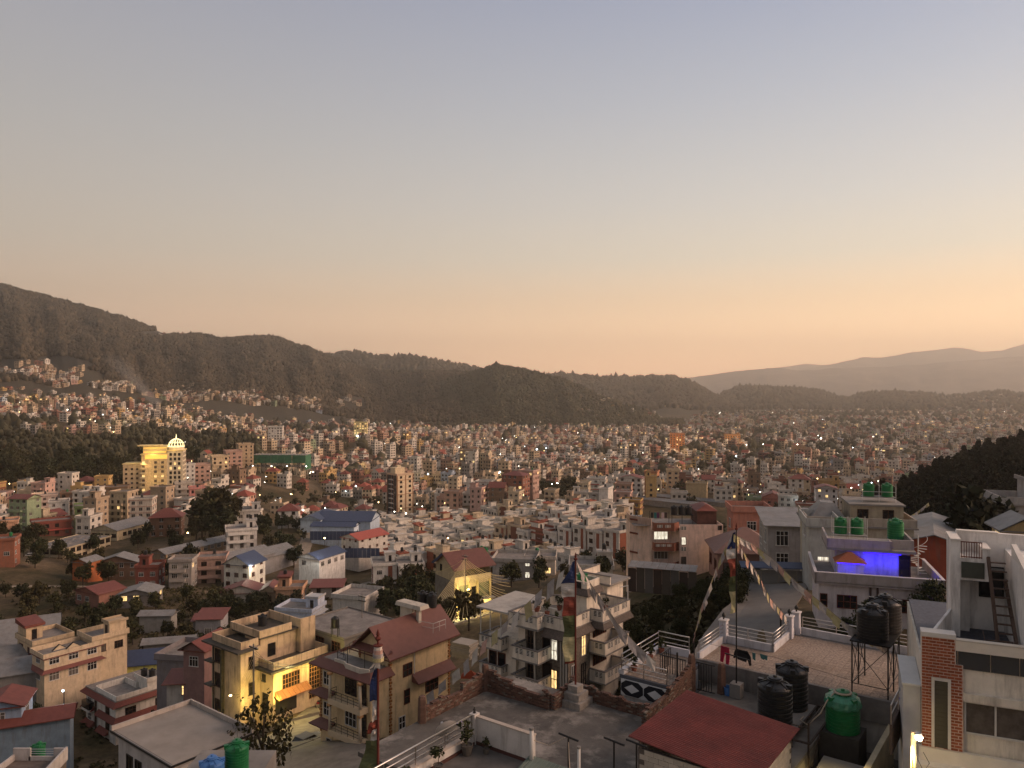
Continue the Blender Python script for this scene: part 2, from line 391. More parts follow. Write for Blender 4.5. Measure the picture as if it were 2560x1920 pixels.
site('grey unfinished flats left of the blank white wall', 1490, 1284, 415, 6, 9, 3.6, -20, C_GREY)
site('ochre house with brown eaves in front of white flats', 1578, 1281, 415, 11, 8, 2.2, -20, C_OCHRE, band=(0.16, 0.075, 0.05))
site('white flats with red gable roof behind the ochre house', 1580, 1240, 485, 14, 10, 4, -20, C_WHITE, roof='gable', rcol='red')
site('orange brick house with balconies right of the red gabled flats', 1630, 1232, 495, 8, 9, 4.5, -20, (0.42, 0.18, 0.09))
site('cream three storey house with dark windows and a lamp beside it', 1682, 1222, 505, 8, 8, 4, -10, C_CREAM)
site('tan blank walled building by the long low sheds', 1742, 1244, 460, 12, 8, 2.8, -18, (0.45, 0.34, 0.2), nowin=1)
site('grey block with yellow wall near the pink apartment house', 1572, 1352, 300, 9, 9, 3, -15, (0.33, 0.33, 0.33), tower=1)
site('tall white house with slit window behind the flagpole', 1505, 1340, 320, 9, 9, 3.5, -24, C_WHITE, tower=1)
site('grey and pink house with lit doorway in the estate corner', 1450, 1315, 345, 8, 8, 2.6, -20, (0.40, 0.34, 0.33), lit=0.3)
site('salmon gabled villa with red roof on the right slope', 1932, 1272, 470, 15, 11, 2.4, -20, (0.45, 0.17, 0.13), roof='gable', rcol='red')
site('white four storey block with rust gable roof at the pine wood', 2064, 1272, 425, 11, 9, 4, -15, (0.60, 0.56, 0.54), roof='gable', rcol='red', lit=0.1)
site('ochre flats stepped behind the white block at the pine wood', 2072, 1240, 490, 12, 9, 4, -20, (0.45, 0.27, 0.10), tower=1)
site('cream villa with red hip porch below the pine wood', 2000, 1228, 540, 13, 10, 3, -20, C_CREAM, roof='hip')
site('beige banded house right of the salmon villa', 2020, 1306, 385, 11, 9, 3, -15, (0.46, 0.38, 0.30), bands=1, band=(0.27, 0.1, 0.07))
site('lit white house with dark windows beside a street lamp', 2108, 1226, 560, 12, 10, 3, -20, C_OFF, lit=0.2)
site('weathered grey palace front among dark trees', 1816, 1236, 500, 13, 9, 3, -12, (0.40, 0.36, 0.3))
site('large brown stone building with arched entrance', 1180, 1167, 700, 20, 13, 5, -10, (0.30, 0.22, 0.145))
site('tall floodlit orange building in the middle of the valley', 1693, 1130, 1020, 19, 16, 8, -12, (0.75, 0.30, 0.12), big=1)
site('floodlit orange stepped hotel in the far right city', 1830, 1113, 1150, 22, 16, 6, -10, (0.85, 0.42, 0.17), tower=1, big=1)
site('square tan block in the right half of the valley', 1996, 1147, 860, 13, 13, 4.5, -12, (0.48, 0.30, 0.17), big=1)
site('open framed yellow lit building far left of the tower', 902, 1096, 1020, 17, 14, 7, 6, (0.6, 0.5, 0.25), lit=0.7)
site('white tall block with dark top right of the dark wood', 690, 1112, 900, 16, 14, 7, 10, C_WHITE)
# lower left
site('grey block house with dark stained walls behind the yellow lit house', 476, 1728, 130, 7, 8, 2.2, -10, (0.17, 0.155, 0.165), tower=0, nowin=1)
site('dusky pink house half hidden left of the yellow lit house', 516, 1712, 118, 3.6, 6, 2.2, -14, (0.24, 0.14, 0.13), roof='gable', rcol='red')
site('yellow house with blue tin roof under the prayer flags', 368, 1736, 158, 8, 6, 2.5, 16, (0.58, 0.55, 0.16), roof='gable', rcol='blue', rax='x')
site('purple walled hut beside the yellow house', 303, 1728, 158, 4, 5, 2, 16, (0.22, 0.11, 0.17), band=(0.2, 0.2, 0.3))
site('low grey walled workshop with white parapet left of the purple hut', 255, 1723, 159, 6.5, 6, 2, 16, (0.40, 0.38, 0.38), roof='shed')
site('grey tin roofed hut behind the yellow lit house', 530, 1584, 190, 6, 6, 1.5, 4, (0.28, 0.27, 0.28), roof='shed')
site('small tin hut beside the grassy field', 508, 1572, 195, 4, 4, 0.9, 10, (0.2, 0.18, 0.17), roof='shed')
site('low white shed with lit window below the grey block house', 478, 1738, 118, 6, 4, 0.9, 8, (0.42, 0.40, 0.37), roof='shed', lit=1)
site('pale blue hut at the left edge above the blue shed', 12, 1800, 118, 6, 6, 1.1, 18, (0.28, 0.36, 0.48), roof='gable', rcol='red')
for (px, py, Y) in ((680, 1790, 97), (960, 1850, 79), (1390, 1815, 74), (1240, 2050, 50), (2170, 1567, 68), (1900, 1540, 70), (1700, 1440, 128), (1160, 1552, 150),
                    (300, 1890, 134), *[(289, 2020, 118), (240, 2060, 105), (230, 1925, 122)] * 3, (180, 1925, 120), (300, 1900, 127), (190, 1690, 150), (450, 2300, 55), (870, 1830, 72), (1640, 1560, 95), (1060, 1560, 135), (720, 1880, 80), (1100, 1900, 62)):
    p = P(px, py, Y); CTRL.append((p.x, p.y, p.z))
fit_ground()

# ------------------------------------------------------------------ ground sheet
def ground_mat():
    m = bpy.data.materials.new('valley_soil'); m.use_nodes = True; t = m.node_tree; N, L = t.nodes, t.links
    b = N['Principled BSDF']; b.inputs['Roughness'].default_value = 0.95; b.inputs['Specular IOR Level'].default_value = 0.1
    g = N.new('ShaderNodeNewGeometry')
    def nz(s, d=6):
        n = N.new('ShaderNodeTexNoise'); n.inputs['Scale'].default_value = s; n.inputs['Detail'].default_value = d; n.inputs['Roughness'].default_value = 0.7
        L.new(g.outputs['Position'], n.inputs['Vector']); return n.outputs['Fac']
    def ramp(f, st):
        r = N.new('ShaderNodeValToRGB'); e = r.color_ramp.elements
        while len(e) < len(st): e.new(0.5)
        for q, (p, c) in zip(e, st): q.position = p; q.color = (*c, 1)
        L.new(f, r.inputs[0]); return r.outputs[0]
    a = ramp(nz(0.03), [(0.36, (0.040, 0.042, 0.020)), (0.48, (0.080, 0.062, 0.036)), (0.58, (0.13, 0.098, 0.062)), (0.7, (0.16, 0.13, 0.10))])
    c = ramp(nz(0.7), [(0.3, (0.55, 0.55, 0.55)), (0.7, (1.35, 1.3, 1.25))])
    mx = N.new('ShaderNodeMix'); mx.data_type = 'RGBA'; mx.blend_type = 'MULTIPLY'; mx.inputs[0].default_value = 1
    L.new(a, mx.inputs[6]); L.new(c, mx.inputs[7]); L.new(mx.outputs[2], b.inputs['Base Color'])
    bp = N.new('ShaderNodeBump'); bp.inputs['Strength'].default_value = 0.5; bp.inputs['Distance'].default_value = 0.4
    L.new(nz(1.2), bp.inputs['Height']); L.new(bp.outputs[0], b.inputs['Normal'])
    return m
GROUND = ground_mat()
def grid_mesh(X, Y, Z, name, m, smooth=True):
    a, b = X.shape
    me = bpy.data.meshes.new(name)
    co = np.stack([X, Y, Z], -1).reshape(-1, 3)
    i = np.arange(a * b).reshape(a, b)
    f = np.stack([i[:-1, :-1], i[1:, :-1], i[1:, 1:], i[:-1, 1:]], -1).reshape(-1, 4)
    raw_mesh(me, co, f, 4)
    me.materials.append(m)
    if smooth: me.polygons.foreach_set('use_smooth', np.ones(len(f), bool))
    return me
def raw_mesh(me, co, f, k):
    me.vertices.add(len(co)); me.vertices.foreach_set('co', np.asarray(co, np.float32).ravel())
    me.loops.add(len(f) * k); me.loops.foreach_set('vertex_index', np.asarray(f, np.int32).ravel())
    me.polygons.add(len(f)); me.polygons.foreach_set('loop_start', np.arange(0, len(f) * k, k, dtype=np.int32))
    me.polygons.foreach_set('loop_total', np.full(len(f), k, np.int32))
    me.update(calc_edges=True)
azs = np.concatenate([np.linspace(-180, -48, 23)[:-1], np.linspace(-48, 48, 290), np.linspace(48, 180, 23)[1:]])
rs = np.concatenate([[2.0], np.geomspace(14, 12700, 270)])
A, RR = np.meshgrid(np.radians(azs), rs, indexing='ij')
X = RR * np.sin(A); Yg = RR * np.cos(A)
Zg = hz(X.ravel(), Yg.ravel()).reshape(X.shape)
tag(put('ground', grid_mesh(X, Yg, Zg, 'ground', GROUND)), kind='structure')

# ------------------------------------------------------------------ roads and paths laid on the ground
def ribbon(name, pts, w, m, lift=0.2, kind='structure', steps=10):
    q = [P(*p) if len(p) == 3 and p[2] > 0 else Vector(p) for p in pts]
    pl = []
    for i in range(len(q) - 1):
        p0, p1, p2, p3 = q[max(i - 1, 0)], q[i], q[i + 1], q[min(i + 2, len(q) - 1)]
        for t in np.linspace(0, 1, steps, endpoint=False):
            pl.append(0.5 * ((2 * p1) + (-p0 + p2) * t + (2 * p0 - 5 * p1 + 4 * p2 - p3) * t * t + (-p0 + 3 * p1 - 3 * p2 + p3) * t ** 3))
    pl.append(q[-1]); mb = MB(); L_ = []; ws = w if isinstance(w, (list, tuple)) else [w] * len(q)
    for i, p in enumerate(pl):
        d = (pl[min(i + 1, len(pl) - 1)] - pl[max(i - 1, 0)]); d.z = 0; d.normalize(); n = Vector((-d.y, d.x, 0))
        k = min(i / steps, len(q) - 1); a = int(min(k, len(q) - 2)); ww = ws[a] + (ws[a + 1] - ws[a]) * (k - a)
        row = []
        for s_ in (-0.5, -0.25, 0, 0.25, 0.5):
            c = p + n * ww * s_; row.append((c.x, c.y, max(ground(c.x, c.y), ground(p.x, p.y) - 0.3) + lift))
        L_.append(row)
    for i in range(len(L_) - 1):
        for j in range(4): mb.poly([L_[i][j], L_[i + 1][j], L_[i + 1][j + 1], L_[i][j + 1]])
        mb.poly([L_[i][0], (L_[i][0][0], L_[i][0][1], L_[i][0][2] - 1.2), (L_[i + 1][0][0], L_[i + 1][0][1], L_[i + 1][0][2] - 1.2), L_[i + 1][0]])
        mb.poly([L_[i][4], L_[i + 1][4], (L_[i + 1][4][0], L_[i + 1][4][1], L_[i + 1][4][2] - 1.2), (L_[i][4][0], L_[i][4][1], L_[i][4][2] - 1.2)])
    return tag(mb.build(name, m, smooth=False), kind=kind)
ROAD = mat('worn_concrete_road', (0.20, 0.175, 0.145), var=0.25, scale=0.7, stain=0.5, stain_rgb=(0.11, 0.09, 0.07), bump=0.25)
DIRT = mat('pale_dirt', (0.24, 0.20, 0.155), var=0.25, scale=0.5)
ribbon('road', [(1215, 1512, 158), (1130, 1530, 142), (1000, 1590, 120), (880, 1640, 106), (800, 1760, 93), (740, 1850, 84), (660, 1905, 78), (560, 1990, 72)], [7, 7, 6, 6, 6.5, 7.5, 7, 6], ROAD)
ribbon('road', [(740, 1850, 84), (800, 1930, 72), (880, 1990, 64)], [5.5, 8, 8], ROAD, 0.14)
ribbon('path', [(20, 1498, 245), (90, 1488, 248), (150, 1486, 249), (215, 1478, 252), (300, 1478, 252)], 2.2, DIRT)
ribbon('path', [(752, 1420, 268), (757, 1376, 300), (772, 1330, 335), (775, 1300, 370), (790, 1275, 410)], 5, DIRT)
ribbon('road', [(905, 1452, 255), (990, 1468, 250), (1060, 1463, 252), (1120, 1448, 262)], 7, ROAD)
ribbon('path', [(560, 1445, 262), (650, 1440, 262), (700, 1420, 266), (752, 1420, 268)], 6, DIRT)
ribbon('driveway', [(1868, 1610, 58), (1880, 1560, 66), (1905, 1500, 78), (1945, 1468, 90)], [8.5, 8, 6.5, 7], mat('grey_driveway', (0.13, 0.12, 0.11), var=0.2, scale=0.6))

# ------------------------------------------------------------------ hills
FORESTFLOOR = mat('forest_floor', (0.045, 0.038, 0.024), var=0.4, scale=0.01)
HILLS = {}
def resample(pts, n):
    pts = np.array(pts, float); s = np.linspace(pts[0, 0], pts[-1, 0], n)
    return s, [np.interp(s, pts[:, 0], pts[:, k]) for k in range(1, pts.shape[1])]
def hill(name, ridge, foot, n=220, m=26, spur=25, spur_len=70, back=0.7, mt=None, seed=0, expo=1.0, jag=3.0):
    s, (rpy, rY) = resample(ridge, n); _, (fpy, fY) = resample([(max(min(p[0], 1e9), -1e9), *p[1:]) for p in foot], n)
    fs = np.interp(s, [p[0] for p in foot], [p[0] for p in foot])
    fpy = np.interp(s, [p[0] for p in foot], [p[1] for p in foot]); fY = np.interp(s, [p[0] for p in foot], [p[2] for p in foot])
    rpy = rpy + fbm(s / 22 + seed, s * 0 + seed * 3.3) * jag
    rx, rz = (s - 1280) / 1920 * rY, -(rpy - 960) / 1920 * rY
    fx, fz = (s - 1280) / 1920 * fY, -(fpy - 960) / 1920 * fY
    t = np.linspace(-0.12, 1 + back, m)
    T, _ = np.meshgrid(t, s, indexing='ij')
    Tc = np.clip(T, 0, 1)
    X = fx + (rx - fx) * T; Y = fY + (rY - fY) * T
    prof = np.where(T <= 1, np.clip(T, 0, 1) ** expo, 1.0)
    Z = fz + (rz - fz) * prof - np.maximum(T - 1, 0) * 1.25 * np.maximum(rz - fz, 45)
    Z = np.where(T < 0, fz + T * 200, Z)
    env = np.sin(np.pi * Tc) ** 0.8
    Z = Z + env * spur * (2.2 * fbm(s / spur_len + seed + 0.7 * T, T * 1.2 + seed) + 0.7 * fbm(X / 120 + seed, Y / 120))
    HILLS[name + str(seed)] = (X, Y, Z, t)
    return tag(put('hill' if 'mount' not in name else 'mountain', grid_mesh(X.T[::-1], Y.T[::-1], Z.T[::-1], name, mt or FORESTFLOOR)), kind='structure')
hill('hill', [(-900, 520, 2300), (-300, 640, 2250), (0, 712, 2250), (60, 728, 2250), (200, 762, 2300), (330, 802, 2350), (400, 828, 2350), (440, 840, 2350), (500, 834, 2400), (560, 847, 2400),
              (640, 843, 2450), (690, 842, 2450), (760, 868, 2500), (830, 895, 2500), (900, 920, 2500), (960, 930, 2450), (1040, 931, 2400), (1150, 932, 2400), (1215, 935, 2350), (1300, 975, 2300), (1420, 1030, 2250)],
     [(-900, 930, 1250), (0, 968, 1350), (150, 985, 1400), (300, 1000, 1450), (600, 1020, 1560), (800, 1040, 1700), (1000, 1062, 1800), (1420, 1070, 1850)], n=420, m=34, spur=52, spur_len=75, seed=1, jag=5)
hill('hill', [(1040, 1000, 2250), (1120, 950, 2150), (1200, 926, 2080), (1240, 910, 2050), (1268, 917, 2050), (1300, 920, 2050), (1340, 932, 2050), (1400, 947, 2050), (1450, 968, 2030), (1500, 994, 2000), (1560, 1014, 1980), (1620, 1032, 1960), (1660, 1052, 1930), (1710, 1075, 1900)],
     [(1040, 1066, 1850), (1200, 1068, 1820), (1400, 1076, 1760), (1550, 1070, 1800), (1710, 1066, 1850)], n=220, m=26, spur=20, spur_len=45, seed=2, jag=6)
hill('hill', [(760, 900, 3300), (850, 887, 3300), (890, 884, 3300), (940, 894, 3300), (1035, 892, 3300), (1100, 906, 3300), (1150, 916, 3300), (1215, 930, 3300), (1330, 990, 3300)],
     [(760, 1020, 2700), (1330, 1030, 2700)], n=130, m=14, spur=25, spur_len=60, seed=3, jag=6)
hill('hill', [(1260, 980, 3700), (1340, 946, 3600), (1390, 937, 3600), (1440, 941, 3600), (1500, 946, 3600), (1560, 946, 3600), (1620, 946, 3600), (1680, 946, 3600), (1720, 956, 3600), (1760, 977, 3600), (1800, 1003, 3550), (1850, 1028, 3500)],
     [(1260, 1030, 2800), (1500, 1040, 2650), (1700, 1038, 2700), (1850, 1036, 2800)], n=160, m=16, spur=28, spur_len=60, seed=4, jag=5)
hill('hill', [(1740, 1010, 4200), (1800, 990, 4200), (1850, 969, 4200), (1900, 969, 4200), (1960, 973, 4200), (2040, 977, 4200), (2080, 991, 4200), (2120, 1000, 4200), (2145, 992, 4200), (2180, 984, 4200), (2240, 983, 4200), (2300, 986, 4200), (2360, 993, 4150),
              (2420, 993, 4000), (2480, 983, 3900), (2500, 981, 3900), (2560, 990, 3900), (2720, 980, 3900), (3000, 965, 3900)],
     [(1740, 1033, 3000), (2100, 1030, 3100), (2350, 1034, 2900), (2450, 1036, 2800), (2560, 1040, 2700), (3000, 1040, 2600)], n=220, m=18, spur=24, spur_len=60, seed=5, jag=5)
MTN = mat('mountain_scrub', (0.19, 0.165, 0.14), var=0.3, scale=0.004)
hill('mountain', [(1560, 985, 8200), (1690, 944, 8000), (1750, 938, 8000), (1840, 926, 8000), (1900, 920, 8000), (1945, 916, 8000), (2000, 923, 8000), (2060, 918, 8000), (2150, 914, 8000), (2250, 910, 8000), (2330, 905, 8000), (2400, 899, 8000), (2480, 893, 8000), (2560, 887, 8000), (3100, 860, 8000)],
     [(1560, 1000, 5600), (3100, 1000, 5600)], n=260, m=18, spur=60, spur_len=90, seed=6, jag=3, mt=MTN)
hill('mountain', [(1700, 960, 10500), (1850, 940, 10500), (1940, 932, 10500), (2030, 918, 10500), (2089, 905, 10500), (2130, 896, 10500), (2159, 888, 10500), (2180, 890, 10500), (2202, 890, 10500), (2240, 884, 10500), (2283, 875, 10500), (2330, 870, 10500), (2388, 863, 10500), (2425, 868, 10500), (2458, 875, 10500), (2509, 870, 10500), (2560, 854, 10500), (2700, 848, 10500), (3100, 850, 10500)],
     [(1700, 960, 9000), (3100, 950, 9000)], n=260, m=12, spur=40, spur_len=80, back=0.3, seed=7, jag=3, mt=MTN)
hill('mountain', [(1640, 962, 12000), (1780, 936, 12000), (1860, 926, 12000), (1950, 918, 12000), (2010, 908, 12000), (2060, 912, 12000), (2150, 905, 12000), (2300, 900, 12000), (3000, 880, 12000)],
     [(1640, 962, 11000), (3000, 950, 11000)], n=160, m=10, spur=30, spur_len=60, back=0.12, seed=8, jag=3, mt=MTN)
hill('hill', [(2060, 1345, 290), (2130, 1340, 290), (2165, 1325, 300), (2190, 1300, 305), (2220, 1280, 310), (2290, 1240, 330), (2350, 1215, 335), (2400, 1190, 340), (2450, 1170, 340), (2500, 1155, 345), (2560, 1145, 350), (2700, 1120, 360), (3200, 1080, 370)],
     [(2060, 1350, 240), (2165, 1365, 190), (2300, 1365, 170), (2560, 1360, 160), (3200, 1350, 140)], n=110, m=22, spur=2, spur_len=60, back=.9, seed=9, jag=3, mt=mat('pine_floor', (.018, .016, .01), var=.3))

# ------------------------------------------------------------------ forest cover
def ico(sub=0, jit=0.2, seed=0, squash=1.0):
    bm = bmesh.new(); bmesh.ops.create_icosphere(bm, subdivisions=sub + 1, radius=1)
    g = np.random.default_rng(seed)
    v = np.array([x.co[:] for x in bm.verts]); f = np.array([[q.index for q in x.verts] for x in bm.faces]); bm.free()
    v = v * (1 + g.normal(0, jit, (len(v), 1))); v[:, 2] *= squash
    return v, f
def merged(name, protos, pts, sizes, m, rot=True, label=None, kind='stuff', flat=True):
    V, F = [], []; off = 0
    pts = np.asarray(pts, float); sizes = np.asarray(sizes, float)
    if sizes.ndim == 1: sizes = np.repeat(sizes[:, None], 3, 1)
    which = nrng.integers(0, len(protos), len(pts))
    for k, (pv, pf) in enumerate(protos):
        sel = which == k; n = int(sel.sum())
        if not n: continue
        a = nrng.random(n) * 6.283 if rot else np.zeros(n); c, s = np.cos(a), np.sin(a)
        v = pv[None] * sizes[sel][:, None, :]
        x = v[..., 0] * c[:, None] - v[..., 1] * s[:, None]; y = v[..., 0] * s[:, None] + v[..., 1] * c[:, None]
        w = np.stack([x, y, v[..., 2]], -1) + pts[sel][:, None, :]
        V.append(w.reshape(-1, 3)); F.append((pf[None] + (np.arange(n) * len(pv))[:, None, None]).reshape(-1, 3) + off); off += n * len(pv)
    me = bpy.data.meshes.new(name); raw_mesh(me, np.concatenate(V), np.concatenate(F), 3); me.materials.append(m)
    return tag(put(name, me), label, kind=kind)
def sample_hill(key, n, tmax=1.12, tmin=0.02, keep=None):
    X, Y, Z, t = HILLS[key]; a, b = X.shape
    ar = np.abs((X[1:, 1:] - X[:-1, :-1]) * (Y[1:, :-1] - Y[:-1, 1:]) - (Y[1:, 1:] - Y[:-1, :-1]) * (X[1:, :-1] - X[:-1, 1:])) / 2
    ar = ar * ((t[:-1] >= tmin) & (t[1:] <= tmax))[:, None]
    px = 1280 + 1920 * X[:-1, :-1] / Y[:-1, :-1]; ar = ar * ((px > -350) & (px < 2900))
    p = (ar / ar.sum()).ravel(); c = nrng.choice(len(p), n, p=p); i, j = np.divmod(c, b - 1)
    u, v = nrng.random(n), nrng.random(n)
    f = lambda M: (M[i, j] * (1 - u) + M[i + 1, j] * u) * (1 - v) + (M[i, j + 1] * (1 - u) + M[i + 1, j + 1] * u) * v
    q = np.stack([f(X), f(Y), f(Z)], 1); T = t[i] + (t[1] - t[0]) * u
    if keep is not None: k = keep(q, T); q = q[k]
    return q
LUMPS = [ico(0, 0.18, k, 1.25) for k in range(6)] + [ico(0, 0.22, 9 + k, 1.6) for k in range(3)]
FOREST = foliage('forest_canopy', (0.058, 0.046, 0.029), 0.5)
FOREST2 = foliage('pine_canopy', (0.050, 0.046, 0.026), 0.45)
def clear1(q, T):     # terraces and fields opened in the foot of the main hill
    px = 1280 + 1920 * q[:, 0] / q[:, 1]; py = 960 - 1920 * q[:, 2] / q[:, 1]
    f = fbm(px / 60, py / 30) ; c1 = ((px - 100) / 120) ** 2 + ((py - 920) / 30) ** 2 < 1 + 2 * f
    c2 = ((px - 185) / 80) ** 2 + ((py - 945) / 20) ** 2 < 1 + 2 * f
    c3 = ((px - 390) / 60) ** 2 + ((py - 835) / 7) ** 2 < 1 + f
    c4 = (py > 975 - 0.0 * px) & (f > -0.05) & (px < 620) & (py > 1000 - 0.04 * (600 - px))
    c5 = ((px - 875) / 45) ** 2 + ((py - 1010) / 22) ** 2 < 1 + 2 * f
    return ~(c1 | c2 | c3 | c4 | c5)
def cover(key, n, lo, hi, m, name, label, **k):
    q = sample_hill(key, n, **k); s = nrng.uniform(lo, hi, len(q)); q[:, 2] += s * 0.7
    return merged(name, LUMPS, q, np.stack([s, s, s * nrng.uniform(0.85, 1.2, len(q))], 1), m, label=label)
cover('hill1', 42000, 3, 5.5, FOREST, 'forest', 'dark brown green forest covering the long hill on the left', keep=clear1)
cover('hill2', 12000, 3, 5.5, FOREST2, 'forest', 'dark forest covering the pointed knoll in the middle')
cover('hill3', 2600, 6, 11, FOREST, 'forest', 'hazy forest on the ridge behind the knoll')
cover('hill4', 5000, 6, 12, FOREST, 'forest', 'hazy forest on the long ridge right of the knoll')
cover('hill5', 6500, 6, 12, FOREST, 'forest', 'hazy forest on the low ridges at the far right', keep=lambda q, T: (1280 + 1920 * q[:, 0] / q[:, 1] < 2340) | (nrng.random(len(q)) < 0.35))
# ------------------------------------------------------------------ windows, tanks and houses
_WIN = {}
def win_mesh(w, h, lit=0, frame='w', nx=None, trans=0.7, sill=True):
    key = (round(w, 2), round(h, 2), lit, frame, nx, trans, sill)
    if key in _WIN: return _WIN[key]
    fm = {'w': FRAME, 'd': WOODF, 'b': BLACKM, 'r': mat('red_brown_frame', (0.11, 0.035, 0.022), var=0.1), 'o': mat('varnished_wood', (0.26, 0.12, 0.045), var=0.25, scale=5)}[frame]
    gm = GLASS if lit == 0 else LITW if lit == 1 else LITC if lit == 2 else mat('curtained_glass', (0.10, 0.085, 0.075), rough=0.3, var=0.4, scale=3, spec=0.4)
    mb = MB(); t = 0.07; o = 0.06
    mb.poly([(-w / 2, -0.012, 0), (w / 2, -0.012, 0), (w / 2, -0.012, h), (-w / 2, -0.012, h)], 1)
    mb.box(-w / 2 - t, -w / 2, -o, 0.02, 0, h).box(w / 2, w / 2 + t, -o, 0.02, 0, h).box(-w / 2 - t, w / 2 + t, -o, 0.02, h, h + t)
    mb.box(-w / 2 - t * (2 if sill else 1), w / 2 + t * (2 if sill else 1), -o - (0.09 if sill else 0), 0.02, -t, 0)
    n = nx if nx is not None else max(1, round(w / 0.55))
    for i in range(1, n): x = -w / 2 + w * i / n; mb.box(x - 0.03, x + 0.03, -o + 0.012, -0.013, 0, h)
    if trans: mb.box(-w / 2, w / 2, -o + 0.018, -0.014, h * trans - 0.03, h * trans + 0.03)
    _WIN[key] = mb.mesh('window', [fm, gm]); return _WIN[key]
def place_win(par, me, side, u, z, w, d, ox=0, oy=0, name='window'):
    if side == 'f': loc, a = (ox + u, oy - d / 2, z), 0
    elif side == 'b': loc, a = (ox - u, oy + d / 2, z), math.pi
    elif side == 'r': loc, a = (ox + w / 2, oy + u, z), math.pi / 2
    else: loc, a = (ox - w / 2, oy - u, z), -math.pi / 2
    return put(name, me, par, loc, a)

def colour(o, c): o.color = (*c[:3], 1); return o
def tank_profile(r, h, rib=8):
    p = [(0.0, 0), (r * 0.97, 0)]
    for i in range(rib):
        z = h * i / rib; dz = h / rib
        p += [(r, z + dz * 0.12), (r, z + dz * 0.8), (r * 0.965, z + dz * 0.9)]
    p += [(r * 0.99, h), (r * 0.9, h + r * 0.14), (r * 0.62, h + r * 0.34), (r * 0.42, h + r * 0.40), (r * 0.40, h + r * 0.5), (r * 0.36, h + r * 0.56), (0.01, h + r * 0.58)]
    return p
BLACKP = mat('black_plastic', (0.016, 0.016, 0.017), rough=0.42, var=0.25, scale=2.5, spec=0.4)
GREENP = mat('green_plastic', (0.012, 0.14, 0.045), rough=0.4, var=0.2, scale=2, spec=0.4)
BLUEP = mat('blue_plastic', (0.06, 0.17, 0.42), rough=0.4, var=0.15, spec=0.4)
_TANKM = {}
def tank_mesh(r, h, col, n=14):
    k = (r, h, col, n)
    if k not in _TANKM:
        _TANKM[k] = MB().lathe(tank_profile(r, h), n).mesh('tank_body', {'k': BLACKP, 'g': GREENP, 'b': BLUEP}[col], smooth=False)
    return _TANKM[k]
N_TANK = 0
def small_tank(loc, label, col='k', r=0.55, h=1.1, stand=0.5, rz=0):
    t = thing('water_tank', label, 'water tank', loc, rz, 'water tanks on the rooftops')
    put('tank_body', tank_mesh(r, h, col), t, (0, 0, stand))
    key = ('st', r, stand)
    if stand > 0.05:
        if key not in _TANKM:
            mb = MB()
            for a in (-1, 1):
                for b in (-1, 1): mb.box(a * r * 0.75 - 0.04, a * r * 0.75 + 0.04, b * r * 0.75 - 0.04, b * r * 0.75 + 0.04, 0, stand)
            mb.box(-r, r, -r, r, stand - 0.06, stand - 0.004); _TANKM[key] = mb.mesh('stand', BLACKM)
        put('stand', _TANKM[key], t)
    return t

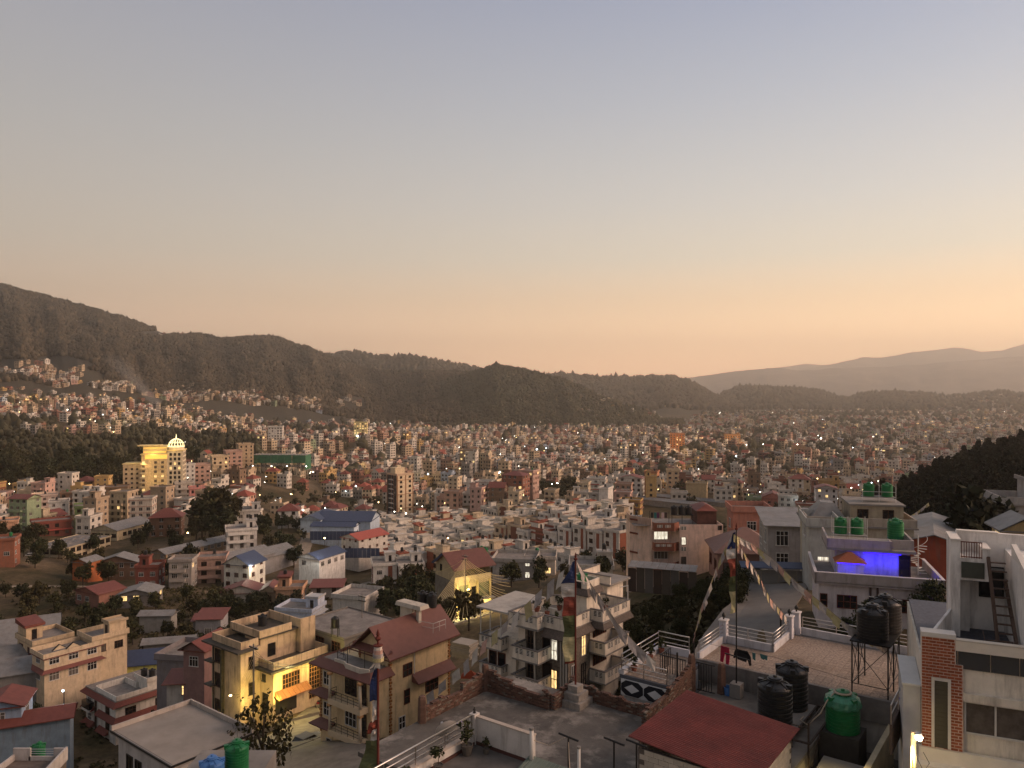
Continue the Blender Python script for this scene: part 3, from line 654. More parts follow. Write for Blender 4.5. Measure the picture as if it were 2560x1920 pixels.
SIDE_LEN = lambda side, w, d: w if side in 'fb' else d
def mkhouse(name, label, loc, rot, w, d, n, col, Y=300, cat='house', roof='flat', rcol='red', band=None, bands=0, tower=None, tcol=None, balcony=0, panel=0, lit=0.035, lc='y',
            nowin=0, group=None, rax='y', big=0, seed=None, frame=None, fnd=7, tanks=True, wcol=None, win=None, parapet=0.85, tanklabel=None):
    g = random.Random(seed if seed is not None else hash(label) % 100000)
    t = thing(name, label, cat, loc, R(rot), group)
    H = n * 3.0; hw, hd = w / 2, d / 2
    trim = band or tuple(c * 0.72 for c in col)
    mb = MB().box(-hw, hw, -hd, hd, -fnd, H)
    colour(mb.build('wall', WALL, t), col)
    far = Y > 330
    fl = [3.0 * k for k in range(1, int(n) + (0 if n == int(n) else 1))]
    if bands or big:
        b = MB()
        for z in fl: b.box(-hw - 0.22, hw + 0.22, -hd - 0.22, hd + 0.22, z - 0.16, z)
        if b.f: colour(b.build('floor_band', PLAIN, t), trim)
    if band and not bands and roof == 'flat':      # sloping red skirts over each floor
        b = MB()
        for z in fl:
            a, c = 0.0, 0.75
            b.hexa([(-hw - c, -hd - c, z - 0.45), (hw + c, -hd - c, z - 0.45), (hw + c, hd + c, z - 0.45), (-hw - c, hd + c, z - 0.45),
                    (-hw - 0.02, -hd - 0.02, z + 0.1), (hw + 0.02, -hd - 0.02, z + 0.1), (hw + 0.02, hd + 0.02, z + 0.1), (-hw - 0.02, hd + 0.02, z + 0.1)])
        if b.f: colour(b.build('skirt', PLAIN, t), trim)
    RC = {'red': REDTIN, 'grey': GREYTIN, 'blue': BLUETIN, 'pinkish': mat('pinkish_tin', (.20, .115, .095), rough=.6), 'bright': mat('bright_red_tin', (.33, .075, .05), rough=.5)}.get(rcol, REDTIN)
    if roof == 'flat':
        r = MB(); e = 0.35
        r.box(-hw - e, hw + e, -hd - e, hd + e, H, H + 0.18)
        colour(r.build('roof_slab', PLAIN, t), trim)
        MB().poly([(-hw - e, -hd - e, H + 0.184), (hw + e, -hd - e, H + 0.184), (hw + e, hd + e, H + 0.184), (-hw - e, hd + e, H + 0.184)]).build('roof_deck', DECK, t)
        q = MB(); p = parapet; zz = H + 0.18; th = 0.13; ee = e - 0.03
        q.box(-hw - ee, hw + ee, -hd - ee, -hd - ee + th, zz, zz + p).box(-hw - ee, hw + ee, hd + ee - th, hd + ee, zz, zz + p)
        q.box(-hw - ee, -hw - ee + th, -hd - ee + th, hd + ee - th, zz, zz + p).box(hw + ee - th, hw + ee, -hd - ee + th, hd + ee - th, zz, zz + p)
        if band and not bands: q2 = None
        colour(q.build('parapet', WALL, t), col if not (band and g.random() < 0.4) else trim)
        has_t = tower if tower is not None else g.random() < 0.6
        top = H + 0.18
        if has_t:
            tw, td = min(3.4, w * 0.42), min(4.2, d * 0.5); tx = g.choice((-1, 1)) * (hw - tw / 2 - 0.1); ty = hd - td / 2 - 0.1
            s = MB().box(tx - tw / 2, tx + tw / 2, ty - td / 2, ty + td / 2, H + 0.1, H + 2.7)
            colour(s.build('stairwell', WALL, t), wcol or col)
            if tcol == 'red':
                k = MB(); z0 = H + 2.7
                k.hexa([(tx - tw / 2 - .4, ty - td / 2 - .4, z0), (tx + tw / 2 + .4, ty - td / 2 - .4, z0), (tx + tw / 2 + .4, ty + td / 2 + .4, z0 + .3), (tx - tw / 2 - .4, ty + td / 2 + .4, z0 + .3),
                        (tx - tw / 2 - .4, ty - td / 2 - .4, z0 + .5), (tx + tw / 2 + .4, ty - td / 2 - .4, z0 + .5), (tx + tw / 2 + .4, ty + td / 2 + .4, z0 + 1.2), (tx - tw / 2 - .4, ty + td / 2 + .4, z0 + 1.2)])
                k.build('stairwell_roof', REDTIN, t)
            else:
                k = MB().box(tx - tw / 2 - .3, tx + tw / 2 + .3, ty - td / 2 - .3, ty + td / 2 + .3, H + 2.7, H + 2.86)
                k.box(tx - tw / 2 - .28, tx + tw / 2 + .28, ty - td / 2 - .28, ty - td / 2 - .16, H + 2.86, H + 3.2).box(tx - tw / 2 - .28, tx - tw / 2 - .16, ty - td / 2 - .16, ty + td / 2 + .28, H + 2.86, H + 3.2).box(tx + tw / 2 + .16, tx + tw / 2 + .28, ty - td / 2 - .16, ty + td / 2 + .28, H + 2.86, H + 3.2)
                colour(k.build('stairwell_roof', PLAIN, t), trim)
            put('door', win_mesh(0.8, 1.9, 0, 'd', 1, 0, False), t, (tx, ty - td / 2, H + 0.22))
            top = H + 2.86
        if tanks and tanklabel and len(tanklabel.split()) < 12 and g.random() < 0.8 and not big:
            c = 'k' if g.random() < 0.8 else 'g'
            lx, ly = (tx, ty) if has_t else (g.uniform(-hw * .5, hw * .5), g.uniform(0, hd * .6))
            wp = Matrix.Rotation(R(rot), 4, 'Z') @ Vector((lx, ly, 0)) + Vector(loc)
            small_tank((wp.x, wp.y, loc[2] + top), {'k': 'black', 'g': 'green'}[c] + ' tank atop the ' + tanklabel, c)
    elif roof in ('gable', 'hip', 'shed'):
        e = 0.6; rise = ((0.32 if cat == 'house' else 0.17) * min(w, d)) if roof != 'shed' else 0.14 * d
        r = MB(); X, Yy = hw + e, hd + e; th = 0.14
        if roof == 'shed':
            r.hexa([(-X, -Yy, H - .05), (X, -Yy, H - .05), (X, Yy, H + rise), (-X, Yy, H + rise), (-X, -Yy, H + .07), (X, -Yy, H + .07), (X, Yy, H + rise + .12), (-X, Yy, H + rise + .12)])
            wq = MB().hexa([(-hw, -hd, H), (hw, -hd, H), (hw, hd, H), (-hw, hd, H), (-hw, -hd, H + .02), (hw, -hd, H + .02), (hw, hd, H + rise * .93), (-hw, hd, H + rise * .93)])
            colour(wq.build('gable_wall', WALL, t), col)
        else:
            ax = rax if roof == 'gable' else ('x' if w > d else 'y')
            if roof == 'gable' and rax == 'auto': ax = 'x' if w > d else 'y'
            ins = 0 if roof == 'gable' else min(X, Yy)
            zb = H - 0.2
            if ax == 'x':
                A = [(-X, -Yy, zb), (X, -Yy, zb), (X, Yy, zb), (-X, Yy, zb)]; r0, r1 = (-X + ins, 0, H + rise), (X - ins, 0, H + rise)
                for sgn in (0, 1):
                    fs = [(A[0], A[1], r1, r0)] if sgn == 0 else [(A[2], A[3], r0, r1)]
                    for f in fs: r.poly(f); r.poly([(p[0], p[1], p[2] - th) for p in f[::-1]])
                if ins: 
                    for f in ((A[1], A[2], r1), (A[3], A[0], r0)): r.poly(f); r.poly([(p[0], p[1], p[2] - th) for p in f[::-1]])
                else:
                    for sg in (-1, 1): colour(MB().poly([(sg * hw, -sg * hd, H), (sg * hw, sg * hd, H), (sg * hw, 0, H + rise - .2)]).build('gable_wall', WALL, t), col)
            else:
                A = [(-X, -Yy, zb), (X, -Yy, zb), (X, Yy, zb), (-X, Yy, zb)]; r0, r1 = (0, -Yy + ins, H + rise), (0, Yy - ins, H + rise)
                for f in ((A[1], A[2], r1, r0), (A[3], A[0], r0, r1)): r.poly(f); r.poly([(p[0], p[1], p[2] - th) for p in f[::-1]])
                if ins:
                    for f in ((A[0], A[1], r0), (A[2], A[3], r1)): r.poly(f); r.poly([(p[0], p[1], p[2] - th) for p in f[::-1]])
                else:
                    for sg in (-1, 1): colour(MB().poly([(sg * hw, sg * hd, H), (-sg * hw, sg * hd, H), (0, sg * hd, H + rise - .2)]).build('gable_wall', WALL, t), col)
            for i in range(4): a, b_ = A[i], A[(i + 1) % 4]; r.poly([(a[0], a[1], a[2] - th), (b_[0], b_[1], b_[2] - th), b_, a])
            r.poly([(p[0], p[1], zb - th - .01) for p in A[::-1]])
        r.build('roof', RC, t)
    if panel:
        colour(MB().box(hw * 0.25, hw * 0.62, -hd - 0.12, -hd - 0.004, 0, H).build('brick_panel', PLAIN, t), (0.25, 0.08, 0.045)); colour(MB().box(hw + .004, hw + .12, -hd * .9, -hd * .1, 0, H + .1).build('brick_panel', PLAIN, t), (0.25, 0.08, 0.045)); colour(MB().box(-hw - .12, -hw - .004, -hd * .5, hd * .4, 0, H + .1).build('brick_panel', PLAIN, t), (0.16, 0.06, 0.04))
    if balcony:
        for z in fl[:3]:
            b = MB().box(-hw * 0.9, hw * 0.5, -hd - 1.15, -hd - 0.003, z - 0.14, z).box(-hw * 0.9, hw * 0.5, -hd - 1.15, -hd - 1.05, z, z + 0.85)
            b.box(-hw * .9, -hw * .9 + .1, -hd - 1.05, -hd - .003, z, z + .85).box(hw * .5 - .1, hw * .5, -hd - 1.05, -hd - .003, z, z + .85)
            colour(b.build('balcony', PLAIN, t), tuple(min(1, c * 1.06) for c in col))
    if not nowin:
        fr = frame or g.choice('wwdr'); ww = g.choice((1.1, 1.4, 1.6)); wh = g.choice((1.3, 1.4, 1.5)) if not big else 1.6
        if win: ww, wh = win
        st = MB() if far else None
        for side in 'frlb':
            Ls = SIDE_LEN(side, w, d); k = max(1, int(Ls / (3.1 if not big else 3.4)))
            for fz in range(max(1, int(math.ceil(n - 0.2)))):
                for i in range(k):
                    if g.random() < 0.12 and not big: continue
                    u = (i + 0.5) / k * Ls - Ls / 2
                    if panel and side == 'f' and hw * .1 < u < hw * .8: continue
                    z = fz * 3.0 + 0.95
                    if z + wh > H - 0.1: wh2 = H - 0.15 - z
                    else: wh2 = wh
                    if wh2 < 0.6: continue
                    li = (1 if lc == 'y' else 2) if g.random() < lit else (3 if g.random() < 0.2 else 0)
                    me = win_mesh(ww, wh2, li, fr)
                    if far: st_add(st, me, side, u, z, w, d)
                    else: place_win(t, me, side, u, z, w, d)
        if far and st.f:
            st.build('window', [FRAME if fr == 'w' else WOODF, GLASS, LITW if lc == 'y' else LITC, MATS.get('curtained_glass', GLASS)], t)['kind'] = 'stuff'
    return t
def st_add(st, me, side, u, z, w, d):
    lit = 1
    nm = me.materials[1].name
    gi = 2 if nm.startswith('lit') else 3 if nm.startswith('curt') else 1
    if side == 'f': T = Matrix.Translation((u, -d / 2, z))
    elif side == 'b': T = Matrix.Translation((-u, d / 2, z)) @ Matrix.Rotation(math.pi, 4, 'Z')
    elif side == 'r': T = Matrix.Translation((w / 2, u, z)) @ Matrix.Rotation(math.pi / 2, 4, 'Z')
    else: T = Matrix.Translation((-w / 2, -u, z)) @ Matrix.Rotation(-math.pi / 2, 4, 'Z')
    # light version: pane and four frame bars
    xs = [v.co.x for v in me.vertices]; zs = [v.co.z for v in me.vertices]; a, b, c = max(xs) - .1, 0, max(zs) - .07
    def bx(x0, x1, y0, y1, z0, z1): 
        st.hexa([T @ Vector(p) for p in ((x0, y0, z0), (x1, y0, z0), (x1, y1, z0), (x0, y1, z0), (x0, y0, z1), (x1, y0, z1), (x1, y1, z1), (x0, y1, z1))], 0)
    st.poly([T @ Vector(p) for p in ((-a, -.015, 0), (a, -.015, 0), (a, -.015, c), (-a, -.015, c))], gi)
    bx(-a - .08, a + .08, -.14, 0.01, -.1, 0); bx(-.04, .04, -.05, -.016, 0, c)
    return st
for s in S:
    s = dict(s); px, py, Y = s.pop('px'), s.pop('py'), s.pop('Y'); label = s.pop('label'); p = P(px, py, Y)
    s.pop('rooft', None); s.setdefault('tower', 0)
    if s['tower'] and s['n'] > 1.5: s['n'] = max(1.3, s['n'] - .8)
    nm = 'apartment_building' if s['n'] >= 4 else ('shed' if ('shed' in label or 'hut' in label) and s['n'] < 2 else 'house')
    mkhouse(nm, label, (p.x, p.y, p.z), s.pop('rot'), s.pop('w'), s.pop('d'), s.pop('n'), s.pop('col'), Y=Y, cat={'apartment_building': 'building'}.get(nm, nm), tanklabel=label, **s)
# ------------------------------------------------------------------ the town: individual houses near, one merged mass beyond
BUSY = [(c[0], c[1], 9.0) for c in CTRL]
def keep(x, y, r):
    for (bx, by, br) in BUSY:
        if (x - bx) ** 2 + (y - by) ** 2 < (r + br) ** 2: return False
    return True
def block(px0, py0, px1, py1, Y0, Y1):      # ground kept free for the special buildings
    BLOCKS.append((px0, px1, Y0, Y1))
BLOCKS = []
block(290, 0, 500, 0, 405, 640)       # hotel
block(-400, 0, 320, 0, 505, 860)      # dark wood
block(320, 0, 640, 0, 650, 980)       # dark wood behind the hotel
block(610, 0, 790, 0, 600, 700)       # green net site
block(955, 0, 1075, 0, 440, 525)      # tower
block(640, 0, 970, 0, 255, 420)       # blue factory
block(1560, 0, 1960, 0, 200, 440)     # long sheds and fields
block(1340, 0, 1440, 0, 470, 640)     # trees
block(2000, 0, 2600, 0, 0, 420)       # pine wood
block(2150, 0, 2900, 0, 0, 640)
block(-900, 0, 640, 0, 0, 335)
block(600, 0, 930, 0, 0, 262)
block(930, 0, 2900, 0, 0, 258)
block(200, 0, 600, 0, 300, 345)
def blocked(x, y):
    px = 1280 + 1920 * x / y
    return any(a < px < b and c < y < d for a, b, c, d in BLOCKS)
ESTATE = lambda px, Y: (905 < px < 1680) and (258 < Y < 470) and (py_of(px, Y) > 1290 + max(0, (1010 - px)) * 0.2)
def py_of(px, Y): 
    x = (px - 1280) / 1920 * Y; return 960 - 1920 * ground(x, Y) / Y
PAL = [((0.62, 0.57, 0.51), 'white'), ((0.55, 0.50, 0.44), 'off white'), ((0.58, 0.46, 0.32), 'cream'), ((0.47, 0.36, 0.25), 'beige'), ((0.36, 0.27, 0.19), 'tan'), ((0.25, 0.12, 0.085), 'brick red'),
       ((0.44, 0.27, 0.20), 'salmon'), ((0.50, 0.32, 0.27), 'pink'), ((0.50, 0.33, 0.14), 'ochre'), ((0.27, 0.245, 0.22), 'grey'), ((0.20, 0.13, 0.085), 'brown'), ((0.24, 0.30, 0.19), 'pale green'), ((0.27, 0.32, 0.40), 'pale blue')]
PW = [17, 15, 14, 11, 9, 9, 6, 4, 5, 7, 4, 1.5, 1.5]
town = []
# dense estate: rows of narrow white houses
er = R(-50); ex, ey = Vector((math.cos(er), math.sin(er))), Vector((-math.sin(er), math.cos(er)))
c0 = Vector((20, 360))
for i in range(-26, 27):
    for j in range(-16, 17):
        q = c0 + ex * (i * 7.7 + (j % 2) * 3) + ey * (j * 16.0 + (4.2 if j % 2 else 0))
        if q.y < 250: continue
        px = 1280 + 1920 * q.x / q.y
        if not ESTATE(px, q.y) or blocked(q.x, q.y): continue
        if rnd.random() < 0.06 or not keep(q.x, q.y, 0.5): continue
        c = rnd.choices(PAL[:4], [10, 8, 3, 2])[0]
        town.append(dict(x=q.x, y=q.y, w=rnd.uniform(6.3, 7.3), d=rnd.uniform(8.5, 10), n=rnd.choice((2, 2.3, 2.6, 3)), rot=math.degrees(er) + (0 if j % 2 else 180) + rnd.uniform(-2, 2) + 90 * (rnd.random() < .15), col=c[0], cn=c[1], est=True, roof='flat', panel=rnd.random() < 0.75))
        BUSY.append((q.x, q.y, 3.5))
def city_edge(px):
    return np.interp(px, [-300, 0, 300, 600, 800, 1000, 1300, 1500, 1700, 1760, 2000, 2900], [1300, 1390, 1440, 1560, 1700, 1800, 1830, 1790, 1900, 2750, 3050, 2900])
y = 262.0
while y < 3000:
    sp = 10.8 + 0.0066 * y + (0 if y < 500 else 1.5)
    x = -0.80 * y
    while x < 0.80 * y:
        jx, jy = x + rnd.uniform(-.33, .33) * sp, y + rnd.uniform(-.35, .35) * sp; x += sp * rnd.uniform(0.85, 1.25)
        px = 1280 + 1920 * jx / jy
        if ESTATE(px, jy) or blocked(jx, jy) or jy > city_edge(px): continue
        veg = float(fbm(jx / 130 + 3, jy / 130 + 9)) + 0.10 * float(fbm(jx / 30, jy / 30))
        edge = jy / city_edge(px)
        if veg > 0.145 or (edge > 0.8 and px > 700 and veg > 0.13 - (edge - .8) * 0.7): continue
        if jy < 600 and not keep(jx, jy, 6): continue
        redz = 600 < px < 1010 and 400 < jy < 640
        c = rnd.choices(PAL, PW)[0]
        n = rnd.choices((2, 3, 4, 5, 6), (40, 38, 16, 5, 1))[0] if not redz else rnd.choice((2, 2, 3))
        roof = 'flat'
        if redz and rnd.random() < 0.6: roof = 'hip'
        elif rnd.random() < 0.10: roof = rnd.choice(('hip', 'gable'))
        k = 0.0022
        town.append(dict(x=jx, y=jy, w=rnd.uniform(5.8, 9.6) * (1 + jy / 9000), d=rnd.uniform(6.5, 9.5), n=n, rot=-35 * math.sin(jx * k + 1.3) + 20 * math.sin(jy * k * 1.7) + rnd.choice((0, 0, 0, 90)) + rnd.gauss(0, 5), col=c[0], cn=c[1], est=False, roof=roof, panel=False))
        if jy < 600: BUSY.append((jx, jy, 4.5))
    y += sp * 0.95
for h in town: h['z'] = ground(h['x'], h['y']); h['px'] = 1280 + 1920 * h['x'] / h['y']; h['py'] = 960 - 1920 * h['z'] / h['y']; h['sz'] = (h['w'] * (h['n'] * 3 + 1)) / h['y'] ** 2
# far hillside houses
def on_hill(key, boxes, n):
    q = sample_hill(key, 60000, keep=None); px = 1280 + 1920 * q[:, 0] / q[:, 1]; py = 960 - 1920 * q[:, 2] / q[:, 1]
    for (a, b, c, d, m) in boxes:
        s_ = np.nonzero((px > a) & (px < b) & (py > c) & (py < d))[0]
        for i in nrng.permutation(s_)[:m]:
            c_ = rnd.choices(PAL, PW)[0]
            town.append(dict(x=q[i, 0], y=q[i, 1], z=q[i, 2], w=rnd.uniform(8, 14), d=rnd.uniform(8, 11), n=rnd.choice((1, 2, 2, 3)), rot=rnd.uniform(-40, 40), col=c_[0], cn=c_[1], est=False, roof='flat', panel=False, sz=0, px=px[i], py=py[i], hillside=True))
on_hill('hill1', [(0, 200, 925, 975, 60), (0, 330, 965, 1000, 240), (370, 470, 822, 842, 7), (300, 560, 955, 1000, 16), (330, 650, 985, 1020, 190), (560, 800, 1000, 1032, 90), (840, 900, 985, 1015, 9), (40, 130, 905, 930, 8), (200, 260, 895, 930, 2), (620, 650, 838, 846, 2)], 0)
on_hill('hill2', [(1450, 1660, 1005, 1050, 45), (1480, 1520, 985, 1000, 4)], 0)
on_hill('hill4', [(1560, 1720, 985, 1010, 8), (1600, 1830, 1000, 1035, 40)], 0)
on_hill('hill5', [(1740, 1790, 985, 1015, 25), (2330, 2560, 985, 1040, 260), (2100, 2360, 990, 1030, 8), (1860, 1880, 970, 980, 3), (2220, 2250, 980, 990, 3)], 0)
seen = [h for h in town if -20 < h['px'] < 2580 and not h.get('hillside')]
seen.sort(key=lambda h: -h['sz'])
NEAR = seen[:205]
nid = set(id(h) for h in NEAR)
LANDMARK = [(380, 1180, 'golden hotel'), (1015, 1240, 'cream tower'), (855, 1305, 'blue roofed factory'), (700, 1150, 'green netted site'), (1700, 1380, 'pink apartment house'), (995, 1420, 'white roadside pair'),
            (1145, 1470, 'cable draped house'), (1300, 1225, 'brick red flats'), (1525, 1262, 'blank white gable'), (1578, 1265, 'ochre house'), (1580, 1220, 'red gabled flats'), (1935, 1255, 'salmon gabled villa'), (2064, 1250, 'pinewood block'),
            (612, 1290, 'white stepped villa'), (228, 1290, 'green house'), (1180, 1150, 'brown stone building'), (1490, 1230, 'red terraced flats'), (1742, 1228, 'tan blank building'), (1390, 1215, 'tree clump'), (1425, 1420, 'tall prayer flag'),
            (1290, 1410, 'balustraded grey house'), (1505, 1330, 'slit windowed house'), (1816, 1220, 'grey palace'), (570, 1180, 'cream flats'), (915, 1345, 'red roofed shed'), (2000, 1215, 'red hipped villa'), (465, 1190, 'white hotel neighbour')]
ROOFN = {'flat': 'flat roof', 'hip': 'red hip roof', 'gable': 'red gable roof'}
used = {}
NUM = {2: 'two', 2.3: 'two', 2.6: 'three', 3: 'three', 4: 'four', 5: 'five', 6: 'six'}
ORD = ['nearest to', 'second from', 'third from', 'fourth from', 'fifth from', 'sixth from', 'seventh from', 'eighth from', 'ninth from', 'tenth from', 'eleventh from', 'twelfth from']
for h in NEAR:
    h['lm'] = min(LANDMARK, key=lambda l: (l[0] - h['px']) ** 2 + (1.6 * (l[1] - h['py'] + 20)) ** 2)
    dx, dy = h['px'] - h['lm'][0], (h['py'] - 20 - h['lm'][1])
    h['dist'] = math.hypot(dx, 1.6 * dy)
    h['dir'] = ('left of' if dx < 0 else 'right of') if abs(dx) > abs(dy) * 1.2 else ('behind' if dy < 0 else 'in front of')
    h['base'] = f"{h['cn']} {NUM[h['n']]} storey " + ('terraced house' if h['est'] else {'flat': 'house', 'hip': 'hip roofed house', 'gable': 'gabled house'}[h['roof']])
bygrp = {}
for h in NEAR: bygrp.setdefault((h['base'], h['lm'][2], h['dir']), []).append(h)
for (b, l, dr), v in bygrp.items():
    v.sort(key=lambda h: h['dist'])
    for i, h in enumerate(v):
        h['label'] = f"{b} {dr} the {l}" if len(v) == 1 else f"{b} {dr} the {l}, {ORD[min(i, 11)]} it"
for h in NEAR:
    mkhouse('terraced_house' if h['est'] else ('apartment_building' if h['n'] >= 5 else 'house'), h['label'], (h['x'], h['y'], h['z']), h['rot'], h['w'], h['d'], h['n'], h['col'], Y=h['y'] if h['y'] < 280 else 400, cat='house' if h['n'] < 5 else 'building', roof=h['roof'], panel=h['panel'],
            rax='auto', lit=0.025, group='houses of the town', balcony=(rnd.random() < 0.35), band=(0.25, 0.08, 0.05) if (rnd.random() < .12 and h['roof'] == 'flat') else None, tanklabel=h['label'].split(',')[0] if h['y'] < 300 else None, seed=rnd.randint(0, 10**6),
            tower=True if h['est'] else None)
# the rest of the town as one mass
def proto_house(nf, kind, win):
    V, F, Rl = [], [], []
    def q(p, r): b = len(V); V.extend(p); F.append((b, b + 1, b + 2, b + 3)); Rl.append(r)
    def bx(x0, x1, y0, y1, z0, z1, r, rt=None, top=True):
        q([(x0, y0, z0), (x1, y0, z0), (x1, y0, z1), (x0, y0, z1)], r); q([(x1, y0, z0), (x1, y1, z0), (x1, y1, z1), (x1, y0, z1)], r)
        q([(x1, y1, z0), (x0, y1, z0), (x0, y1, z1), (x1, y1, z1)], r); q([(x0, y1, z0), (x0, y0, z0), (x0, y0, z1), (x0, y1, z1)], r)
        if top: q([(x0, y0, z1), (x1, y0, z1), (x1, y1, z1), (x0, y1, z1)], r if rt is None else rt)
    fh = 1.0 / nf
    bx(-.5, .5, -.5, .5, -1.2, 1, 0, 2)
    if kind == 'flat' and win >= 100:
        bx(-.54, .54, -.54, .54, 1, 1 + .3 / nf, 1, 2); sx = 0.2 if win % 2 else -0.2
        bx(sx - .22, sx + .22, 0.05, .5, 1, 1 + 1.0 / nf, 0, 2)
    elif kind == 'flat':
        bx(-.54, .54, -.54, .54, 1, 1 + .05 * 3 / nf, 1, 2); p = 0.27 / nf * 1.0; z = 1 + .05 * 3 / nf
        bx(-.53, .53, -.53, -.51, z, z + p, 0); bx(-.53, -.51, -.51, .53, z, z + p, 0); bx(.51, .53, -.51, .53, z, z + p, 0)
        sx = 0.2 if win % 2 else -0.2
        bx(sx - .2, sx + .2, 0.05, .5, 1, 1 + 0.9 / nf, 0, 1); bx(sx - .24, sx + .24, 0.0, .53, 1 + .9 / nf, 1 + .98 / nf, 1, 2)
        bx(sx - .07, sx + .07, .2, .34, 1 + .98 / nf, 1 + 1.3 / nf, 5)
    else:
        e = .56; zb = 1 - .02; zt = 1 + .9 / nf; i = e if kind == 'hip' else 0.0; i = min(i, .5)
        a, b, c, d = (-e, -e, zb), (e, -e, zb), (e, e, zb), (-e, e, zb); r0, r1 = (-e + i, 0, zt), (e - i, 0, zt)
        q([a, b, r1, r0], 4); q([c, d, r0, r1], 4); q([b, c, r1, r1], 4 if kind == 'hip' else 0); q([d, a, r0, r0], 4 if kind == 'hip' else 0)
    g = random.Random(win)
    for f in range(nf):
        z0, z1 = f * fh + fh * .3, f * fh + fh * .8
        if win >= 100:      # far: two broad openings a side
            for (u, w_) in ((-.22, .15), (.22, .15)):
                r = 6 if g.random() < .012 else 3
                q([(u - w_, -.503, z0), (u + w_, -.503, z0), (u + w_, -.503, z1), (u - w_, -.503, z1)], r)
                q([(.503, u - w_, z0), (.503, u + w_, z0), (.503, u + w_, z1), (.503, u - w_, z1)], r)
                q([(-.503, u + w_, z0), (-.503, u - w_, z0), (-.503, u - w_, z1), (-.503, u + w_, z1)], r)
        else:
            for u in (-.33, 0, .33):
                for sd in range(4):
                    if g.random() < .15: continue
                    r = 6 if g.random() < .015 else 3; w_ = .085
                    pts = [(u - w_, -.503, z0), (u + w_, -.503, z0), (u + w_, -.503, z1), (u - w_, -.503, z1)]
                    for _ in range(sd): pts = [(-y_, x_, z_) for (x_, y_, z_) in pts]
                    q(pts, r)
            if g.random() < .5 and f: bx(-.45, .25, -.62, -.505, f * fh - .03, f * fh + .22 * fh, 1)
    return np.array(V), np.array(F), np.array(Rl)
PROTO = {}
for nf in (1, 2, 3, 4, 5, 6):
    for kind in ('flat', 'hip', 'gable'):
        for lod in (0, 1):
            PROTO[(nf, kind, lod)] = [proto_house(nf, kind, 10 * k + nf + 100 * lod) for k in range(3)]
rest = [h for h in town if id(h) not in nid]
def far_town(name, hs, label):
    VV, FF, CC = [], [], []; off = 0
    for h in hs:
        nf = int(h['n']); v, f, r = rnd.choice(PROTO[(max(1, nf), h['roof'], 1 if h['y'] > 850 else 0)])
        a = R(h['rot']); c, s_ = math.cos(a), math.sin(a)
        x, yy = v[:, 0] * h['w'], v[:, 1] * h['d']
        VV.append(np.stack([x * c - yy * s_ + h['x'], x * s_ + yy * c + h['y'], v[:, 2] * nf * 3 + h['z']], 1)); FF.append(f + off); off += len(v)
        col = np.array(h['col']) * rnd.uniform(.85, 1.12)
        tr = np.array((0.24, 0.08, 0.05)) if rnd.random() < .12 else col * .85
        rf = np.array((0.22, 0.06, 0.042)) * rnd.uniform(.7, 1.3)
        tab = np.array([col, tr, np.array((.17, .155, .14)) * rnd.uniform(.7, 1.5), (.022, .02, .019), rf, (.02, .02, .02), (1, .7, .3)]); 
        CC.append(tab[r])
    V, F, C = np.concatenate(VV), np.concatenate(FF), np.concatenate(CC)
    me = bpy.data.meshes.new(name); raw_mesh(me, V, F, 4)
    at = me.attributes.new('paint', 'FLOAT_COLOR', 'FACE'); at.data.foreach_set('color', np.concatenate([C, np.ones((len(C), 1))], 1).astype(np.float32).ravel())
    me.materials.append(mat('town_paint', attr='paint', var=0.15, scale=0.35)); me.materials.append(LITW)
    me.polygons.foreach_set('material_index', (C[:, 0] == 1).astype(np.int32))
    return tag(put(name, me), label, kind='stuff')
far_town('distant_house', rest, 'thousands of small flat roofed houses filling the valley floor')
print('TOWN', len(town), len(NEAR), len(rest), 'quads', sum(len(o.data.polygons) for o in bpy.data.objects if o.name == 'distant_house'))
# ------------------------------------------------------------------ lamps
def lamp_light(loc, energy, col=(1, 0.8, 0.5), r=0.25, name='lamp_light', parent=None):
    d = bpy.data.lights.new(name, 'POINT'); d.energy = energy; d.color = col; d.shadow_soft_size = r
    o = bpy.data.objects.new(name, d); COL.objects.link(o); o.location = loc
    if parent is not None: o.parent = parent
    return o
def bulb(par, loc, r, m): 
    return MB().lathe([(0.01, -r), (r * .7, -r * .7), (r, 0), (r * .7, r * .7), (0.01, r)], 8).build('bulb', m, par, loc, smooth=True)

def spec_house(name, label, px, py, Y, **k):
    p = P(px, py, Y); return mkhouse(name, label, (p.x, p.y, p.z), k.pop('rot'), k.pop('w'), k.pop('d'), k.pop('n'), k.pop('col'), Y=Y, **k)

# ------------------------------------------------------------------ cream ten storey tower
p = P(1013, 1305, 490)
t = thing('apartment_tower', 'cream ten storey apartment tower with red brown bands and dark balcony side', 'building', (p.x, p.y, p.z), R(43))
W_, D_, H_ = 12.5, 11.5, 30.0
colour(MB().box(-W_ / 2, W_ / 2, 0, D_, -8, H_).build('wall', WALL, t), (0.66, 0.53, 0.36))
b = MB()
for x in (-W_ / 2 + .25, 0.4, W_ / 2 - .25): b.box(x - .28, x + .28, -0.14, -0.003, 0, H_)
for z in (9, 18, 27): b.box(-W_ / 2, W_ / 2, -0.17, -0.004, z - .25, z + .05)
colour(b.build('band', PLAIN, t), (0.27, 0.11, 0.05))
for k in range(10):
    for x in (-3.2, 3.6): put('window', win_mesh(1.6, 1.4, 0, 'd'), t, (x, 0, k * 3 + 1))
dk = MB().box(-W_ / 2 - .12, -W_ / 2 - .003, .6, D_ - .6, 0, H_)
colour(dk.build('facade_panel', PLAIN, t), (0.045, 0.04, 0.045))
